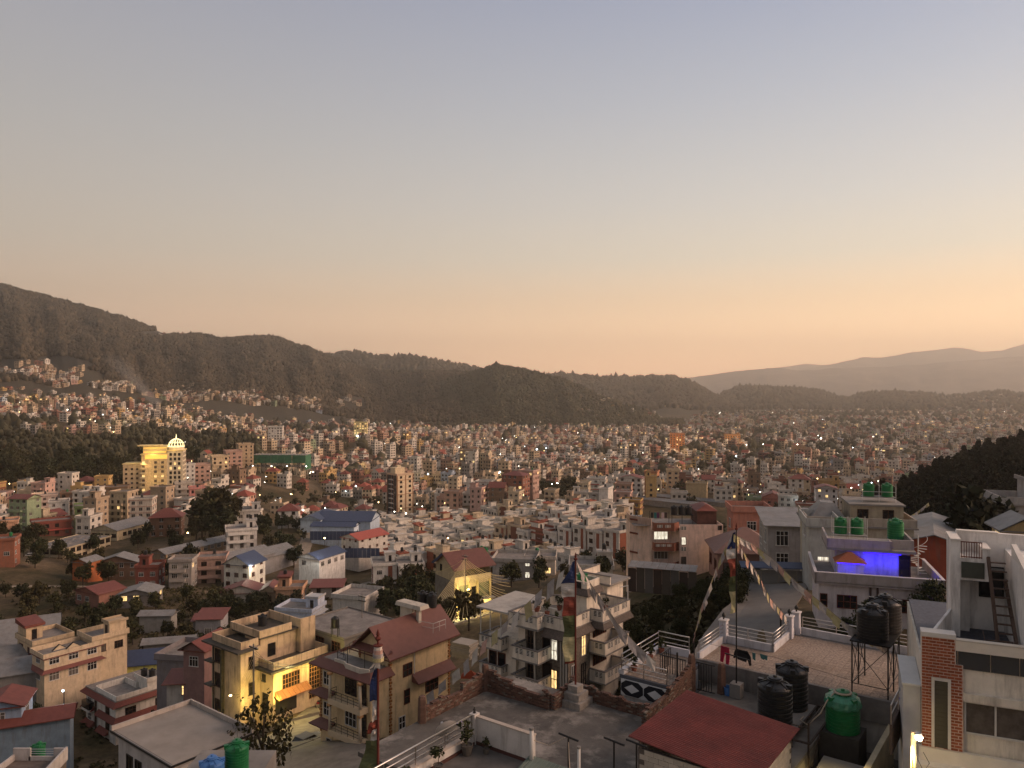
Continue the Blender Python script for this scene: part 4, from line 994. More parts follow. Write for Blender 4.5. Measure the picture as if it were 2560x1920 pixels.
for k in range(1, 10):
    bb = MB().box(-W_ / 2 - 1.1, -W_ / 2 - .125, 3.4, 6.0, k * 3 - .14, k * 3).box(-W_ / 2 - 1.1, -W_ / 2 - 1.0, 3.4, 6.0, k * 3, k * 3 + .75).box(-W_ / 2 - .6, -W_ / 2 - .13, 7.6, 8.6, k * 3 - .2, k * 3 + .3)
    colour(bb.build('balcony', PLAIN, t), (0.5, 0.46, 0.42))
for x in (0.6, 3.3, 6.1, D_ - .7): colour(MB().box(-W_ / 2 - .3, -W_ / 2 - .125, x - .15, x + .15, 0, H_).build('pilaster', PLAIN, t), (0.30, 0.13, 0.07))
for k in range(10):
    for y_ in (1.9, 9.4): put('window', win_mesh(1.5, 1.4, 0, 'b'), t, (-W_ / 2 - .12, y_, k * 3 + .9), -math.pi / 2)
q = MB().box(-W_ / 2 - .3, W_ / 2 + .3, -.3, D_ + .3, H_, H_ + .3).box(-W_ / 2 - .25, W_ / 2 + .25, -.25, -.1, H_ + .3, H_ + 1.2).box(-W_ / 2 - .25, -W_ / 2 - .1, -.1, D_, H_ + .3, H_ + 1.2)
colour(q.build('parapet', PLAIN, t), (0.5, 0.36, 0.25))
colour(MB().box(-4.5, 3, 4.5, 10, H_ + .2, H_ + 4.2).box(-4.7, 3.2, 4.3, 10.2, H_ + 4.2, H_ + 4.5).box(-1, 1.5, 7, 9.5, H_ + 4.5, H_ + 5.6).build('stairwell', WALL, t), (0.62, 0.50, 0.34))

# ------------------------------------------------------------------ golden hotel
p = P(385, 1236, 500)
t = thing('hotel', 'golden lit hotel with glowing dome and crown on its roof', 'hotel', (p.x, p.y, p.z), R(14))
HC = (0.66, 0.50, 0.28)
colour(MB().box(-18.5, -7.2, 0, 12, -8, 20).build('wall', WALL, t), (0.50, 0.38, 0.25))
colour(MB().box(-7.2, 8.0, -1.5, 12, -8, 26).build('wall', WALL, t), HC)
colour(MB().box(8.0, 17.5, -.6, 12, -8, 28).build('wall', WALL, t), (0.62, 0.53, 0.38))
for k in range(6):
    for x in (-16.6, -13.2, -10.0): put('window', win_mesh(1.2, 1.2, 0, 'd'), t, (x, 0, k * 3 + 1.2))
for k in range(7):
    bb = MB().box(-7.9, -4.2, -3.2, -1.503, k * 3 + 1.9, k * 3 + 2.05).box(-7.9, -4.2, -3.2, -3.1, k * 3 + 2.05, k * 3 + 2.8)
    colour(bb.build('balcony', PLAIN, t), (0.55, 0.45, 0.3)); put('window', win_mesh(1.5, 1.8, 1 if k % 3 == 0 else 3, 'd'), t, (-6, -1.5, k * 3 + 2.2))
    for x in (1.2, 5.4): put('window', win_mesh(1.5, 1.5, 1 if (k + int(x)) % 4 == 0 else 3, 'd'), t, (x, -1.5, k * 3 + 2.2))
    colour(MB().box(2.6, 4.2, -2.3, -1.503, k * 3 + 1.9, k * 3 + 2.7).build('balcony', PLAIN, t), (0.62, 0.5, 0.3))
for k in range(9):
    for x in (10.2, 12.8, 15.4): put('window', win_mesh(1.3, 1.7, 1 if (k * 3 + int(x)) % 5 == 0 else 0, 'b'), t, (x, -.6, k * 3 + 1.0))
    for y_ in (2, 6, 10): put('window', win_mesh(1.3, 1.7, 0, 'b'), t, (17.5, y_, k * 3 + 1.0), math.pi / 2)
GOLD = emit('gold_floodlit_sign', (1.0, 0.55, 0.10), 1.1)  # floodlight on the fascia bands given as the surface's own glow
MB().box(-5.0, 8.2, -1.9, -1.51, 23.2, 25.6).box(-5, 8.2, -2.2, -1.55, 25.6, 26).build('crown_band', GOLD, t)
colour(MB().box(-8, 8.6, -2.2, 12.6, 26.002, 26.5).box(-6.5, 7.5, 0, 11, 26.5, 31.5).box(7.6, 18, -1, 12.4, 28.002, 28.6).box(-19, -7.3, -.5, 12.4, 20.002, 20.4).box(-10, 4, -.6, 8, 31.5, 32).build('roof_slab', PLAIN, t), (0.72, 0.56, 0.26))
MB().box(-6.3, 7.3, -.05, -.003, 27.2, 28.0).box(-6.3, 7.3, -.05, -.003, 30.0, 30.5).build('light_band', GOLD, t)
DL = emit('dome_light_strip', (1.0, 0.85, 0.45), 2.2)
for k in range(8):
    a = k * math.pi / 8; pts = [(12.6 + 5.0 * math.cos(u) * math.cos(a), 5 + 5.0 * math.cos(u) * math.sin(a), 30.6 + 5.2 * math.sin(u)) for u in np.linspace(0, math.pi, 13)]
    MB().tube(pts, .11, 5).build('dome_rib', DL, t)
for zz, rr in ((30.6, 5.0), (33.2, 4.35)):
    MB().tube([(12.6 + rr * math.cos(u), 5 + rr * math.sin(u), zz) for u in np.linspace(0, 2 * math.pi, 25)], .12, 5).build('dome_ring', DL, t)
MB().lathe([(.35, 0), (.3, 1.2), (.05, 3.2)], 8, (12.6, 5, 35.7)).build('finial', DL, t)
colour(MB().lathe([(5.1, 28.6), (5.1, 30.4)], 24, (12.6, 5, 0)).build('dome_drum', PLAIN, t), (0.7, 0.6, 0.4))
for (x, y_, z, e) in ((0, -4.5, 27.5, 900), (-12, -2.5, 22.5, 500), (12, -4.5, 29.5, 600), (-5.5, -4.5, 20, 500), (4, -6, 2, 500), (0, -9, 12, 900)):
    lamp_light((x, y_, z), e, (1, .68, .25), .4, parent=t)

# ------------------------------------------------------------------ netted construction
p = P(695, 1176, 640)
t = thing('building_site', 'concrete frame under construction wrapped in green netting above its ground floor', 'building site', (p.x, p.y, p.z), R(-4))
f = MB(); 
for k in range(1, 5): f.box(-23, 23, 0, 14, k * 3.2 - .3, k * 3.2)
f.build('floor_slab', CONC, t)
for i in range(13):
    x = -22.6 + i * 3.77
    c = MB()
    for y_ in (.2, 6.5, 13.5): c.box(x - .22, x + .22, y_, y_ + .44, -4, 12.5 + (1.4 if i % 3 else 0.3))
    colour(c.build('column', PLAIN, t), (0.5, 0.46, 0.36))
NET = mat('green_net', (0.04, 0.14, 0.075), var=0.35, scale=.4, rough=.9)
for i in range(6):
    x0 = -23.5 + i * 5.9; MB().hexa([(x0, -.7, 6.3 + rnd.uniform(-.5, .5)), (x0 + 5.8, -.8, 6.2 + rnd.uniform(-.5, .5)), (x0 + 5.8, -.75, 6.6), (x0, -.65, 6.6), (x0, -.5, 12.2 + rnd.uniform(-.3, .7)), (x0 + 5.8, -.55, 12.5 + rnd.uniform(-.4, .8)), (x0 + 5.8, -.5, 12.4), (x0, -.45, 12.4)]).build('net', NET, t)
MB().box(12.5, 23.6, -.75, -.68, 6.5, 12.8).build('net', NET, t); MB().box(23.5, 23.6, -.6, 13.6, .6, 12.6).build('net', NET, t)
for x, e in ((-20, 2600), (-4, 2200), (9, 2400), (25.5, 2400)): lamp_light((x, -4, 4.0), e, (1, .95, .62), .4, parent=t); bulb(t, (x, -4, 4), .45, LAMPW)

# ------------------------------------------------------------------ school, barrack, sheds
spec_house('school', 'long flat roofed cream school with dark skylit roof and wide windows', 178, 1392, 312, w=15.5, d=26, n=2, rot=-11, col=(0.46, 0.38, 0.26), cat='school', tower=0, win=(2.3, 1.7), frame='d', parapet=.25, lit=0)
spec_house('school', 'second school wing with grey pitched roof behind the flat roofed one', 305, 1352, 348, w=13, d=23, n=2.4, rot=-11, col=(0.50, 0.41, 0.27), cat='school', roof='gable', rcol='grey', win=(2.3, 1.6), frame='d', lit=0)
p = P(178, 1392, 312)
for i in range(5):
    for j in range(2):
        q = Matrix.Rotation(R(-11), 4, 'Z') @ Vector((-3 + j * 5, -8 + i * 4, 0)) + p
        MB().hexa([(-.9, -.9, 0), (.9, -.9, 0), (.9, .9, 0), (-.9, .9, 0), (-.8, -.8, .12), (.8, -.8, .12), (.8, .8, .55), (-.8, .8, .55)]).build('skylight', GREYTIN, None, (q.x, q.y, p.z + 6.2), R(-11))
for o in [o for o in bpy.data.objects if o.name.startswith('skylight')]:
    sc_ = [x for x in bpy.data.objects if x.get('label') == 'long flat roofed cream school with dark skylit roof and wide windows'][0]
    l_ = Matrix.Rotation(R(11), 4, 'Z') @ (o.location - sc_.location); o.parent = sc_; o.location = l_; o.rotation_euler = (0, 0, 0)
spec_house('barrack', 'long two storey brown barrack stretching away above the brick sheds', 497, 1398, 296, w=35, d=7.5, n=2, rot=62, col=(0.27, 0.19, 0.12), cat='building', roof='gable', rcol='grey', rax='x', lit=.12, lc='w', frame='w')
spec_house('shed', 'tall orange metal shed with grey gable roof', 219, 1453, 265, w=6.3, d=6.5, n=2.5, rot=-14, col=(0.38, 0.115, 0.04), cat='shed', roof='gable', rcol='grey', nowin=1)
spec_house('shed', 'red tin roofed shed with a lit white eave by the dirt path', 250, 1503, 228, w=11, d=8, n=1.3, rot=-28, col=(0.25, 0.12, 0.09), cat='shed', roof='gable', lit=0)
spec_house('shed', 'low grey tin roofed shed with two lit windows', 352, 1500, 229, w=10, d=8, n=1.0, rot=8, col=(0.2, 0.18, 0.17), cat='shed', roof='gable', rcol='grey', lit=.9)
spec_house('shed', 'wide grey gabled warehouse behind the blue topped house', 600, 1418, 272, w=12, d=20, n=1.4, rot=-32, col=(0.25, 0.24, 0.24), cat='shed', roof='gable', rcol='grey', nowin=1)
spec_house('shed', 'second grey warehouse with skylight strips right of the first', 655, 1412, 280, w=12, d=22, n=1.4, rot=-32, col=(0.25, 0.24, 0.24), cat='shed', roof='gable', rcol='grey', nowin=1)
spec_house('factory', 'pale blue factory front with small paired windows and blue roof', 838, 1336, 322, w=18, d=7, n=1.4, rot=-4, col=(0.48, 0.56, 0.66), cat='factory', roof='gable', rcol='blue', rax='x', win=(.9, .8), lit=0)
spec_house('factory', 'big blue roofed factory hall behind the pale blue front', 872, 1318, 345, w=24, d=17, n=1.5, rot=-4, col=(0.36, 0.43, 0.52), cat='factory', roof='gable', rcol='blue', rax='x', nowin=1)
spec_house('factory', 'blue gabled factory wing beside the lit lane', 796, 1320, 345, w=9, d=20, n=1.9, rot=-6, col=(0.45, 0.52, 0.58), cat='factory', roof='gable', rcol='blue', nowin=1)
spec_house('shed', 'white shed with bright red gable roof right of the dry field', 912, 1370, 295, w=9.5, d=15, n=1.7, rot=-36, col=(0.5, 0.46, 0.42), cat='shed', roof='gable', rcol='bright', win=(.9, .9), lit=0)
spec_house('shed', 'white gabled shed with blue roof and floodlit front', 806, 1410, 272, w=9, d=14, n=1.25, rot=-26, col=(0.62, 0.6, 0.58), cat='shed', roof='gable', rcol='blue', lit=0)
p = P(795, 1382, 262); lamp_light((p.x, p.y - .4, p.z), 1400, (1, .95, .85), .3)
spec_house('house', 'white house with blue arched roof and brightly lit terrace', 612, 1464, 255, w=9.5, d=9, n=2.7, rot=-16, col=(0.60, 0.57, 0.50), roof='gable', rcol='blue', lit=.1)
p = P(628, 1415, 249); lamp_light((p.x, p.y, p.z), 1700, (1, .92, .7), .3)
for i, (px, py, Y, rot) in enumerate(((1672, 1262, 440, -58), (1725, 1256, 455, -58))):
    spec_house('shed', ('left' if i == 0 else 'right') + ' of the two long low sheds in the field at centre right', px, py, Y, w=6, d=46, n=.8, rot=rot + 110, col=(0.30, 0.26, 0.22), cat='shed', roof='gable', rcol='grey', nowin=1)
fence = thing('fence', 'long blue sheet metal fence in front of the factory', 'fence', tuple(P(775, 1344, 312)))
for i in range(14): MB().hexa([(i * 1.55, 0, -1), (i * 1.55 + 1.5, 0, -1), (i * 1.55 + 1.5, .06, -1), (i * 1.55, .06, -1), (i * 1.55, 0, 2.6), (i * 1.55 + 1.5, 0, 2.6), (i * 1.55 + 1.5, .06, 2.6), (i * 1.55, .06, 2.6)]).build('panel', BLUETIN, fence)
fence = thing('fence', 'dark navy fence below the red roofed shed', 'fence', tuple(P(862, 1388, 282)))
for i in range(8): MB().box(i * 1.6, i * 1.6 + 1.55, 0, .06, -1, 2.6).build('panel', BLUETIN, fence)

# ------------------------------------------------------------------ trees
def leaf_cloud(g, clumps, per, cr, leaf, flat=0.0):
    V = []
    for (cx, cy, cz, r) in clumps:
        n = per; d = g.normal(0, 1, (n, 3)); d /= np.linalg.norm(d, axis=1)[:, None]
        c = np.array((cx, cy, cz)) + d * (r * g.uniform(.55, 1.05, (n, 1)))
        a = g.normal(0, 1, (n, 3)); a[:, 2] *= (1 - flat); a /= np.linalg.norm(a, axis=1)[:, None]
        b = np.cross(a, d + g.normal(0, .4, (n, 3))); b /= np.linalg.norm(b, axis=1)[:, None] + 1e-6
        s = leaf * g.uniform(.6, 1.3, (n, 1)); a = a * s; b = b * s * .6
        V.append(np.stack([c - a, c - b, c + a, c + b], 1))
    V = np.concatenate(V).reshape(-1, 3); F = np.arange(len(V)).reshape(-1, 4); return V, F
BARK = mat('bark', (0.05, 0.036, 0.026), var=.3, scale=6)
def tree_proto(seed, h, rad, nclump, per, leaf, shape='round', trunk=.35):
    g = np.random.default_rng(seed); cl = []
    for i in range(nclump):
        if shape == 'pine':
            u = (i + .5) / nclump; z = h * (.22 + .78 * u); rr = rad * (1 - u) ** .8 * .75; a = g.random() * 6.283 
            q = g.uniform(.2, 1) ** .5; cl.append((rr * q * math.cos(a), rr * q * math.sin(a), z, rad * (.34 * (1 - u) + .10)))
        else:
            d = g.normal(0, 1, 3); d /= np.linalg.norm(d); q = g.uniform(.35, 1) ** .6
            z = h * .62 + d[2] * q * h * .33; cl.append((d[0] * q * rad * .78, d[1] * q * rad * .78, z, rad * g.uniform(.22, .40)))
    V, F = leaf_cloud(g, cl, per, 1, leaf, .3 if shape == 'pine' else 0)
    me = bpy.data.meshes.new('crown'); raw_mesh(me, V, F, 4)
    tb = MB(); r0 = h * .022 + .05
    tb.tube([(0, 0, -1.5), (r0 * .4, 0, h * .25), (-r0 * .5, r0 * .3, h * .5), (0, 0, h * .86)], [r0 * 1.25, r0, r0 * .7, r0 * .15], 7)
    for k in range(6 if shape != 'pine' else 0):
        c = cl[k * max(1, len(cl) // 6) % len(cl)]; z0 = h * (.28 + .05 * k); tb.tube([(0, 0, z0), (c[0] * .5, c[1] * .5, (z0 + c[2]) / 2 + .1), c[:3]], [r0 * .55, r0 * .35, r0 * .1], 5)
    return me, tb.mesh('trunk', BARK)
LEAF = foliage('leaf', (1, 1, 1), .5, objcol=True)
def tree_set(specs):
    out = []
    for sp in specs:
        c, t_ = tree_proto(*sp); c.materials.append(LEAF); out.append((c, t_))
    return out
MIDT = tree_set([(s_, 10, 4.6, 26, 34, .62) for s_ in range(5)])
LOOSET = tree_set([(30 + s_, 6, 2.6, 30, 34, .16) for s_ in range(2)])
NEART = tree_set([(20 + s_, 6, 2.6, 40, 70, .17) for s_ in range(4)])
PINET = tree_set([(40 + s_, 12, 3.6, 44, 30, .62, 'pine') for s_ in range(4)])
DARKG = [(0.030, 0.032, 0.014), (0.038, 0.038, 0.016), (0.026, 0.030, 0.014), (0.046, 0.040, 0.018)]
def tree(name, label, loc, s=1.0, pool=MIDT, c=None, group=None, sz=None):
    cm, tm = rnd.choice(pool); t = thing(name, label, 'tree', loc, rnd.uniform(0, 6.28), group); t.scale = (s, s, s * (sz or rnd.uniform(.9, 1.15)))
    put('crown', cm, t).color = (*(c or rnd.choice(DARKG)), 1); put('trunk', tm, t)
    return t
def tree_px(name, label, px, Y, s, **k):
    x = (px - 1280) / 1920 * Y; return tree(name, label, (x, Y, ground(x, Y)), s, **k)
n = 0; pts = []
def scatter(px0, px1, Y0, Y1, cnt, gap, test=None):
    out = []
    for _ in range(cnt * 30):
        if len(out) >= cnt: break
        Y = math.exp(rnd.uniform(math.log(Y0), math.log(Y1))); px = rnd.uniform(px0, px1); x = (px - 1280) / 1920 * Y
        if any((x - a) ** 2 + (Y - b) ** 2 < gap * gap for a, b in out): continue
        if test and not test(px, Y): continue
        out.append((x, Y))
    return out
def wood(pts, own, lab, grp, massname):
    pts = sorted(pts, key=lambda p: p[1])
    for (x, Y) in pts[:own]: tree('tree', lab, (x, Y, ground(x, Y)), rnd.uniform(1.2, 1.95), group=grp)
    q, z = [], []
    for (x, Y) in pts[own:]:
        g = ground(x, Y); h = rnd.uniform(9, 17)
        for _ in range(16): q.append((x + rnd.gauss(0, 3.2), Y + rnd.gauss(0, 3.2), g + h * rnd.uniform(.35, 1))); z.append(rnd.uniform(1.3, 2.8))
    merged('wood', LUMPS, q, z, FOREST2, label=massname)
wood(scatter(-60, 308, 500, 800, 140, 8), 55, 'dark broadleaf tree in the wood left of the golden hotel', 'trees of the wood left of the hotel', 'dark wood filling the slope left of the golden hotel')
wood(scatter(330, 628, 655, 960, 110, 9.5), 35, 'dark broadleaf tree in the wood behind the golden hotel', 'trees of the wood behind the hotel', 'dark wood behind the golden hotel')
for (x, Y) in scatter(1350, 1430, 470, 560, 9, 7): tree('tree', 'dark tree in the clump behind the brick red flats', (x, Y, ground(x, Y)), rnd.uniform(.9, 1.3), group='trees of the clump by the brick flats')
for (x, Y) in scatter(1640, 1960, 760, 960, 18, 9): tree('tree', 'dark tree in the row across the right half of the town', (x, Y, ground(x, Y)), rnd.uniform(1.0, 1.6), group='trees across the right half of the town')
for (x, Y) in scatter(2000, 2130, 1100, 1250, 10, 11): tree('tree', 'dark tree in the grove far right among the houses', (x, Y, ground(x, Y)), rnd.uniform(1.5, 2.0), group='trees of the far right grove')
for (x, Y) in scatter(1960, 2180, 560, 680, 12, 9): tree('tree', 'dark tree below the weathered grey palace', (x, Y, ground(x, Y)), rnd.uniform(.9, 1.3), group='trees below the palace')
for (x, Y) in scatter(560, 660, 395, 430, 1, 7): pass
for i, (px, Y, s_) in enumerate(((525, 328, 2.1), (552, 333, 2.2), (505, 322, 1.2), (560, 318, 1.3), (490, 318, 1.0))): tree_px('tree', ['tallest dark tree above the long barrack', 'twin dark tree right of the tallest above the barrack', 'lower dark tree left of the tall pair', 'round tree below the tall pair', 'small round tree at the left foot of the tall pair'][i], px, Y, s_)
for (x, Y) in scatter(650, 760, 280, 345, 11, 6, lambda px, Y: not (745 < px < 790)): tree('tree', 'garden tree left of the lane to the blue factory', (x, Y, ground(x, Y)), rnd.uniform(.5, .9), group='garden trees by the factory lane')
for (x, Y) in scatter(-20, 540, 250, 335, 40, 6, lambda px, Y: keep(*((px - 1280) / 1920 * Y, Y), -3)): tree('tree', 'dark tree on the slope below the school', (x, Y, ground(x, Y)), rnd.uniform(.45, .8), group='trees below the school')
for (x, Y) in scatter(-20, 600, 165, 235, 60, 5.5, lambda px, Y: keep(*((px - 1280) / 1920 * Y, Y), -4)): tree('tree', 'bushy dark tree on the wild strip left of the road', (x, Y, ground(x, Y)), rnd.uniform(.3, .62), group='trees of the wild strip')
for (x, Y) in scatter(560, 760, 205, 232, 20, 4, lambda px, Y: keep(*((px - 1280) / 1920 * Y, Y), -4)): tree('tree', 'dark tree under the rust roofed row house', (x, Y, ground(x, Y)), rnd.uniform(.35, .6), group='trees under the row house')
for (x, Y) in scatter(930, 1070, 165, 215, 12, 5): tree('tree', 'dense dark tree left of the cable draped house', (x, Y, ground(x, Y)), rnd.uniform(.6, .95), group='dense trees left of the cabled house')
for (x, Y) in scatter(1230, 1600, 175, 235, 16, 6, lambda px, Y: keep(*((px - 1280) / 1920 * Y, Y), -2)): tree('tree', 'small dark tree between the white houses at the estate foot', (x, Y, ground(x, Y)), rnd.uniform(.35, .65), group='small trees at the estate foot')
# pine slope on the right
q = sample_hill('hill9', 9000, tmax=1.15); pn = 0; chosen = []
for (x, y_, z) in q:
    px = 1280 + 1920 * x / y_
    if not (2120 < px < 2640): continue
    if any((x - a) ** 2 + (y_ - b) ** 2 < 22 for a, b in chosen): continue
    chosen.append((x, y_)); tree('pine_tree', 'dark pine on the wooded slope at the right edge', (x, y_, z - .5), rnd.uniform(.7, 1.15), PINET, c=rnd.choice(((0.020, 0.022, 0.013), (0.026, 0.026, 0.015), (0.018, 0.020, 0.012))), group='pines of the slope at the right edge')
    pn += 1
    if pn >= 290: break
print('PINES', pn)
# small groves between the houses
q = []
for _ in range(15000):
    Y = math.sqrt(rnd.uniform(300 ** 2, 2900 ** 2)); px = rnd.uniform(-30, 2590); x = (px - 1280) / 1920 * Y
    veg = float(fbm(x / 130 + 3, Y / 130 + 9)) + 0.10 * float(fbm(x / 30, Y / 30))
    if Y > city_edge(px) * 1.05 or (Y < 640 and not keep(x, Y, 2.5)): continue
    if veg > .12 or rnd.random() < .22: q.append((x, Y, ground(x, Y)))
q = np.array(q); s_ = nrng.uniform(2.2, 5.2, len(q)) * (1 + q[:, 1] / 4000); n_ = q[:, 1] < 720
m_ = q[~n_]; t_ = s_[~n_]; m_[:, 2] += t_ * .8
merged('grove', LUMPS, m_, np.stack([t_, t_, t_ * nrng.uniform(0.9, 1.4, len(t_))], 1), FOREST2, label='dark trees scattered between the far houses of the town')
LT = []
for k in range(4):
    v, f = tree_proto(70 + k, 10, 4.6, 12, 16, 1.0)[0], None
    co = np.array([w.co[:] for w in v.vertices]); fq = np.arange(len(co)).reshape(-1, 4); LT.append((co / 5, np.concatenate([fq[:, [0, 1, 2]], fq[:, [0, 2, 3]]])))
merged('grove', LT, q[n_], s_[n_] * nrng.uniform(.7, 1.1, n_.sum()), FOREST2, label='leafy trees between the nearer houses of the town')
# ------------------------------------------------------------------ close buildings: each stands in a frame (origin, turn); heights are metres from eye level
class Fr:
    def __init__(s, ox, oy, deg): s.ox, s.oy, s.a = ox, oy, R(deg); s.c, s.s = math.cos(s.a), math.sin(s.a)
    def w(s, x, y, z=0): return Vector((s.ox + x * s.c - y * s.s, s.oy + x * s.s + y * s.c, z))
    def thing(s, name, label, cat, base, x=0, y=0, group=None, turn=0):
        t = thing(name, label, cat, s.w(x, y, base), s.a + R(turn), group); t['_b'] = base; t['_x'] = x; t['_y'] = y; return t
def part(mb, name, m, t, col=None, smooth=False):       # mb uses frame x, y and absolute height
    b, x, y = t.get('_b', 0), t.get('_x', 0), t.get('_y', 0)
    o = mb.build(name, m, t, (-x, -y, -b), 0, smooth)
    if col: colour(o, col)
    return o
def pput(name, me, t, x, y, z, rz=0): return put(name, me, t, (x - t.get('_x', 0), y - t.get('_y', 0), z - t.get('_b', 0)), rz)
def B(*a): return MB().box(*a)
def run(pts, z0, z1, th=0.12, mb=None):                 # a wall along a polyline
    mb = mb or MB()
    for i in range(len(pts) - 1):
        a, b = Vector(pts[i]), Vector(pts[i + 1]); d = (b - a).normalized(); n = Vector((-d.y, d.x)) * th / 2; e = d * (th / 2 - 0.002 * (i % 2))
        q = [a - e - n, b + e - n, b + e + n, a - e + n]
        mb.hexa([(*p, z0 + .001 * i) for p in q] + [(*p, z1 + .001 * i) for p in q])
    return mb
_GR = {}
def grille_mesh(w, h):
    k = (round(w, 2), round(h, 2))
    if k not in _GR:
        mb = MB().box(-w / 2, w / 2, -.012, .004, 0, h, 1)
        for x0, x1 in ((-w / 2, -w / 2 + .04), (w / 2 - .04, w / 2), (-.07, .07)): mb.box(x0, x1, -.05, -.013, 0, h)
        for i in range(5): z = h * i / 4; mb.box(-w / 2 + .041, -.071, -.04, -.014, max(0, z - .02), min(h, z + .02)).box(.071, w / 2 - .041, -.04, -.014, max(0, z - .02), min(h, z + .02))
        _GR[k] = mb.mesh('vent_grille', [mat('grille_white', (.6, .56, .5), var=.1), BLACKM])
    return _GR[k]
CAPM = mat('dark_coping', (0.13, 0.12, 0.115), var=.15)
def balcony_run(t, pts, ztop, h, col, grilles=(), th=.12, name='balcony_wall', slab=None):
    part(run(pts, ztop - h, ztop - .07, th), name, WALL, t, col)
    part(run(pts, ztop - .07, ztop, th + .14), 'coping', CAPM, t)
    for seg, us in grilles:
        a, b = Vector(pts[seg]), Vector(pts[seg + 1]); d = (b - a); L_ = d.length; d.normalize()
        for u in us:
            p = a + d * L_ * u; n = Vector((d.y, -d.x)) * (th / 2 + .001)
            pput('vent_grille', grille_mesh(.85, .52), t, p.x + n.x, p.y + n.y, ztop - .66, math.atan2(d.y, d.x))
    if slab: part(B(*slab), 'balcony_floor', CONC, t)
def railing(t, pts, z, h=0.55, n=3, post=1.6, m=STEEL, r=.022):
    for k in range(n): part(MB().tube([(*p, z + h * (k + 1) / n) for p in pts], r * (1.5 if k == n - 1 else 1), 6), 'rail', m, t, smooth=True)
    for i in range(len(pts) - 1):
        a, b = Vector(pts[i]), Vector(pts[i + 1]); k = max(1, round((b - a).length / post))
        for j in range(k + (1 if i == len(pts) - 2 else 0)):
            p = a.lerp(b, j / k); part(MB().tube([(p.x, p.y, z), (p.x, p.y, z + h)], r * 1.1, 6), 'post', m, t)
def pane_win(t, x, y, z, w, h, rz, frame='d', lit=0, nx=2, nz=2):      # window with its panes as pieces
    fm = {'w': FRAME, 'd': WOODF, 'b': BLACKM, 'r': MATS.get('red_brown_frame', WOODF), 'o': mat('varnished_wood', (0.26, 0.12, 0.045), var=0.25, scale=5)}[frame]
    k = ('pw', w, h, frame, nx, nz)
    if k not in _GR:
        mb = MB(); f = .06
        mb.box(-w / 2, -w / 2 + f, -.07, .02, 0, h).box(w / 2 - f, w / 2, -.07, .02, 0, h).box(-w / 2 + f, w / 2 - f, -.07, .02, h - f, h).box(-w / 2 + f, w / 2 - f, -.07, .02, 0, f)
        for i in range(1, nx): c = -w / 2 + w * i / nx; mb.box(c - .03, c + .03, -.06, .015, f, h - f)
        for i in range(1, nz): c = h * i / nz; mb.box(-w / 2 + f, w / 2 - f, -.058, .014, c - .025, c + .025)
        _GR[k] = mb.mesh('window', fm)
        _GR[k + ('p',)] = MB().poly([(-w / nx / 2 + .03, -.015, .03), (w / nx / 2 - .03, -.015, .03), (w / nx / 2 - .03, -.015, h / nz - .02), (-w / nx / 2 + .03, -.015, h / nz - .02)]).v
    o = pput('window', _GR[k], t, x, y, z, rz)
    pk = k + ('pm', lit)
    if pk not in _GR:
        gm = [GLASS, LITW, LITC, MATS.get('curtained_glass') or mat('curtained_glass', (0.10, 0.085, 0.075), rough=0.3, var=0.4, scale=3, spec=0.4)][lit]
        mb = MB().poly(_GR[k + ('p',)]); _GR[pk] = mb.mesh('pane', gm)
    for i in range(nx):
        for j in range(nz): put('pane', _GR[pk], o, (-w / 2 + w * (i + .5) / nx, 0, h * j / nz))
    return o
def skirt(pts, z0, z1, out=.75, th=.1):                    # sloping tile skirt along a polyline; outer side = right of travel
    mb = MB()
    P_ = [Vector(p) for p in pts]; O = []
    for i, p in enumerate(P_):
        ds = [(P_[j + 1] - P_[j]).normalized() for j in (i - 1, i) if 0 <= j < len(P_) - 1]
        ns = [Vector((d.y, -d.x)) for d in ds]; n = sum(ns, Vector((0, 0))); n = n / max(.3, n.dot(ns[0])); O.append(p + n * out)
    for i in range(len(P_) - 1):
        a, b, c, d = P_[i], P_[i + 1], O[i + 1], O[i]
        mb.hexa([(*d, z0 - th), (*c, z0 - th), (*b, z0), (*a, z0), (*d, z0), (*c, z0), (*b, z1), (*a, z1)])
    return mb
BRK = [MB().box(-.112, .112, -.052, .052, -.032, .032).mesh('brick', mat('brick_piece', objcol=True, var=.3, scale=9, bump=.3)) for _ in range(1)][0]
MORTAR = mat('mortar', (0.12, 0.10, 0.085), var=.3, scale=3)
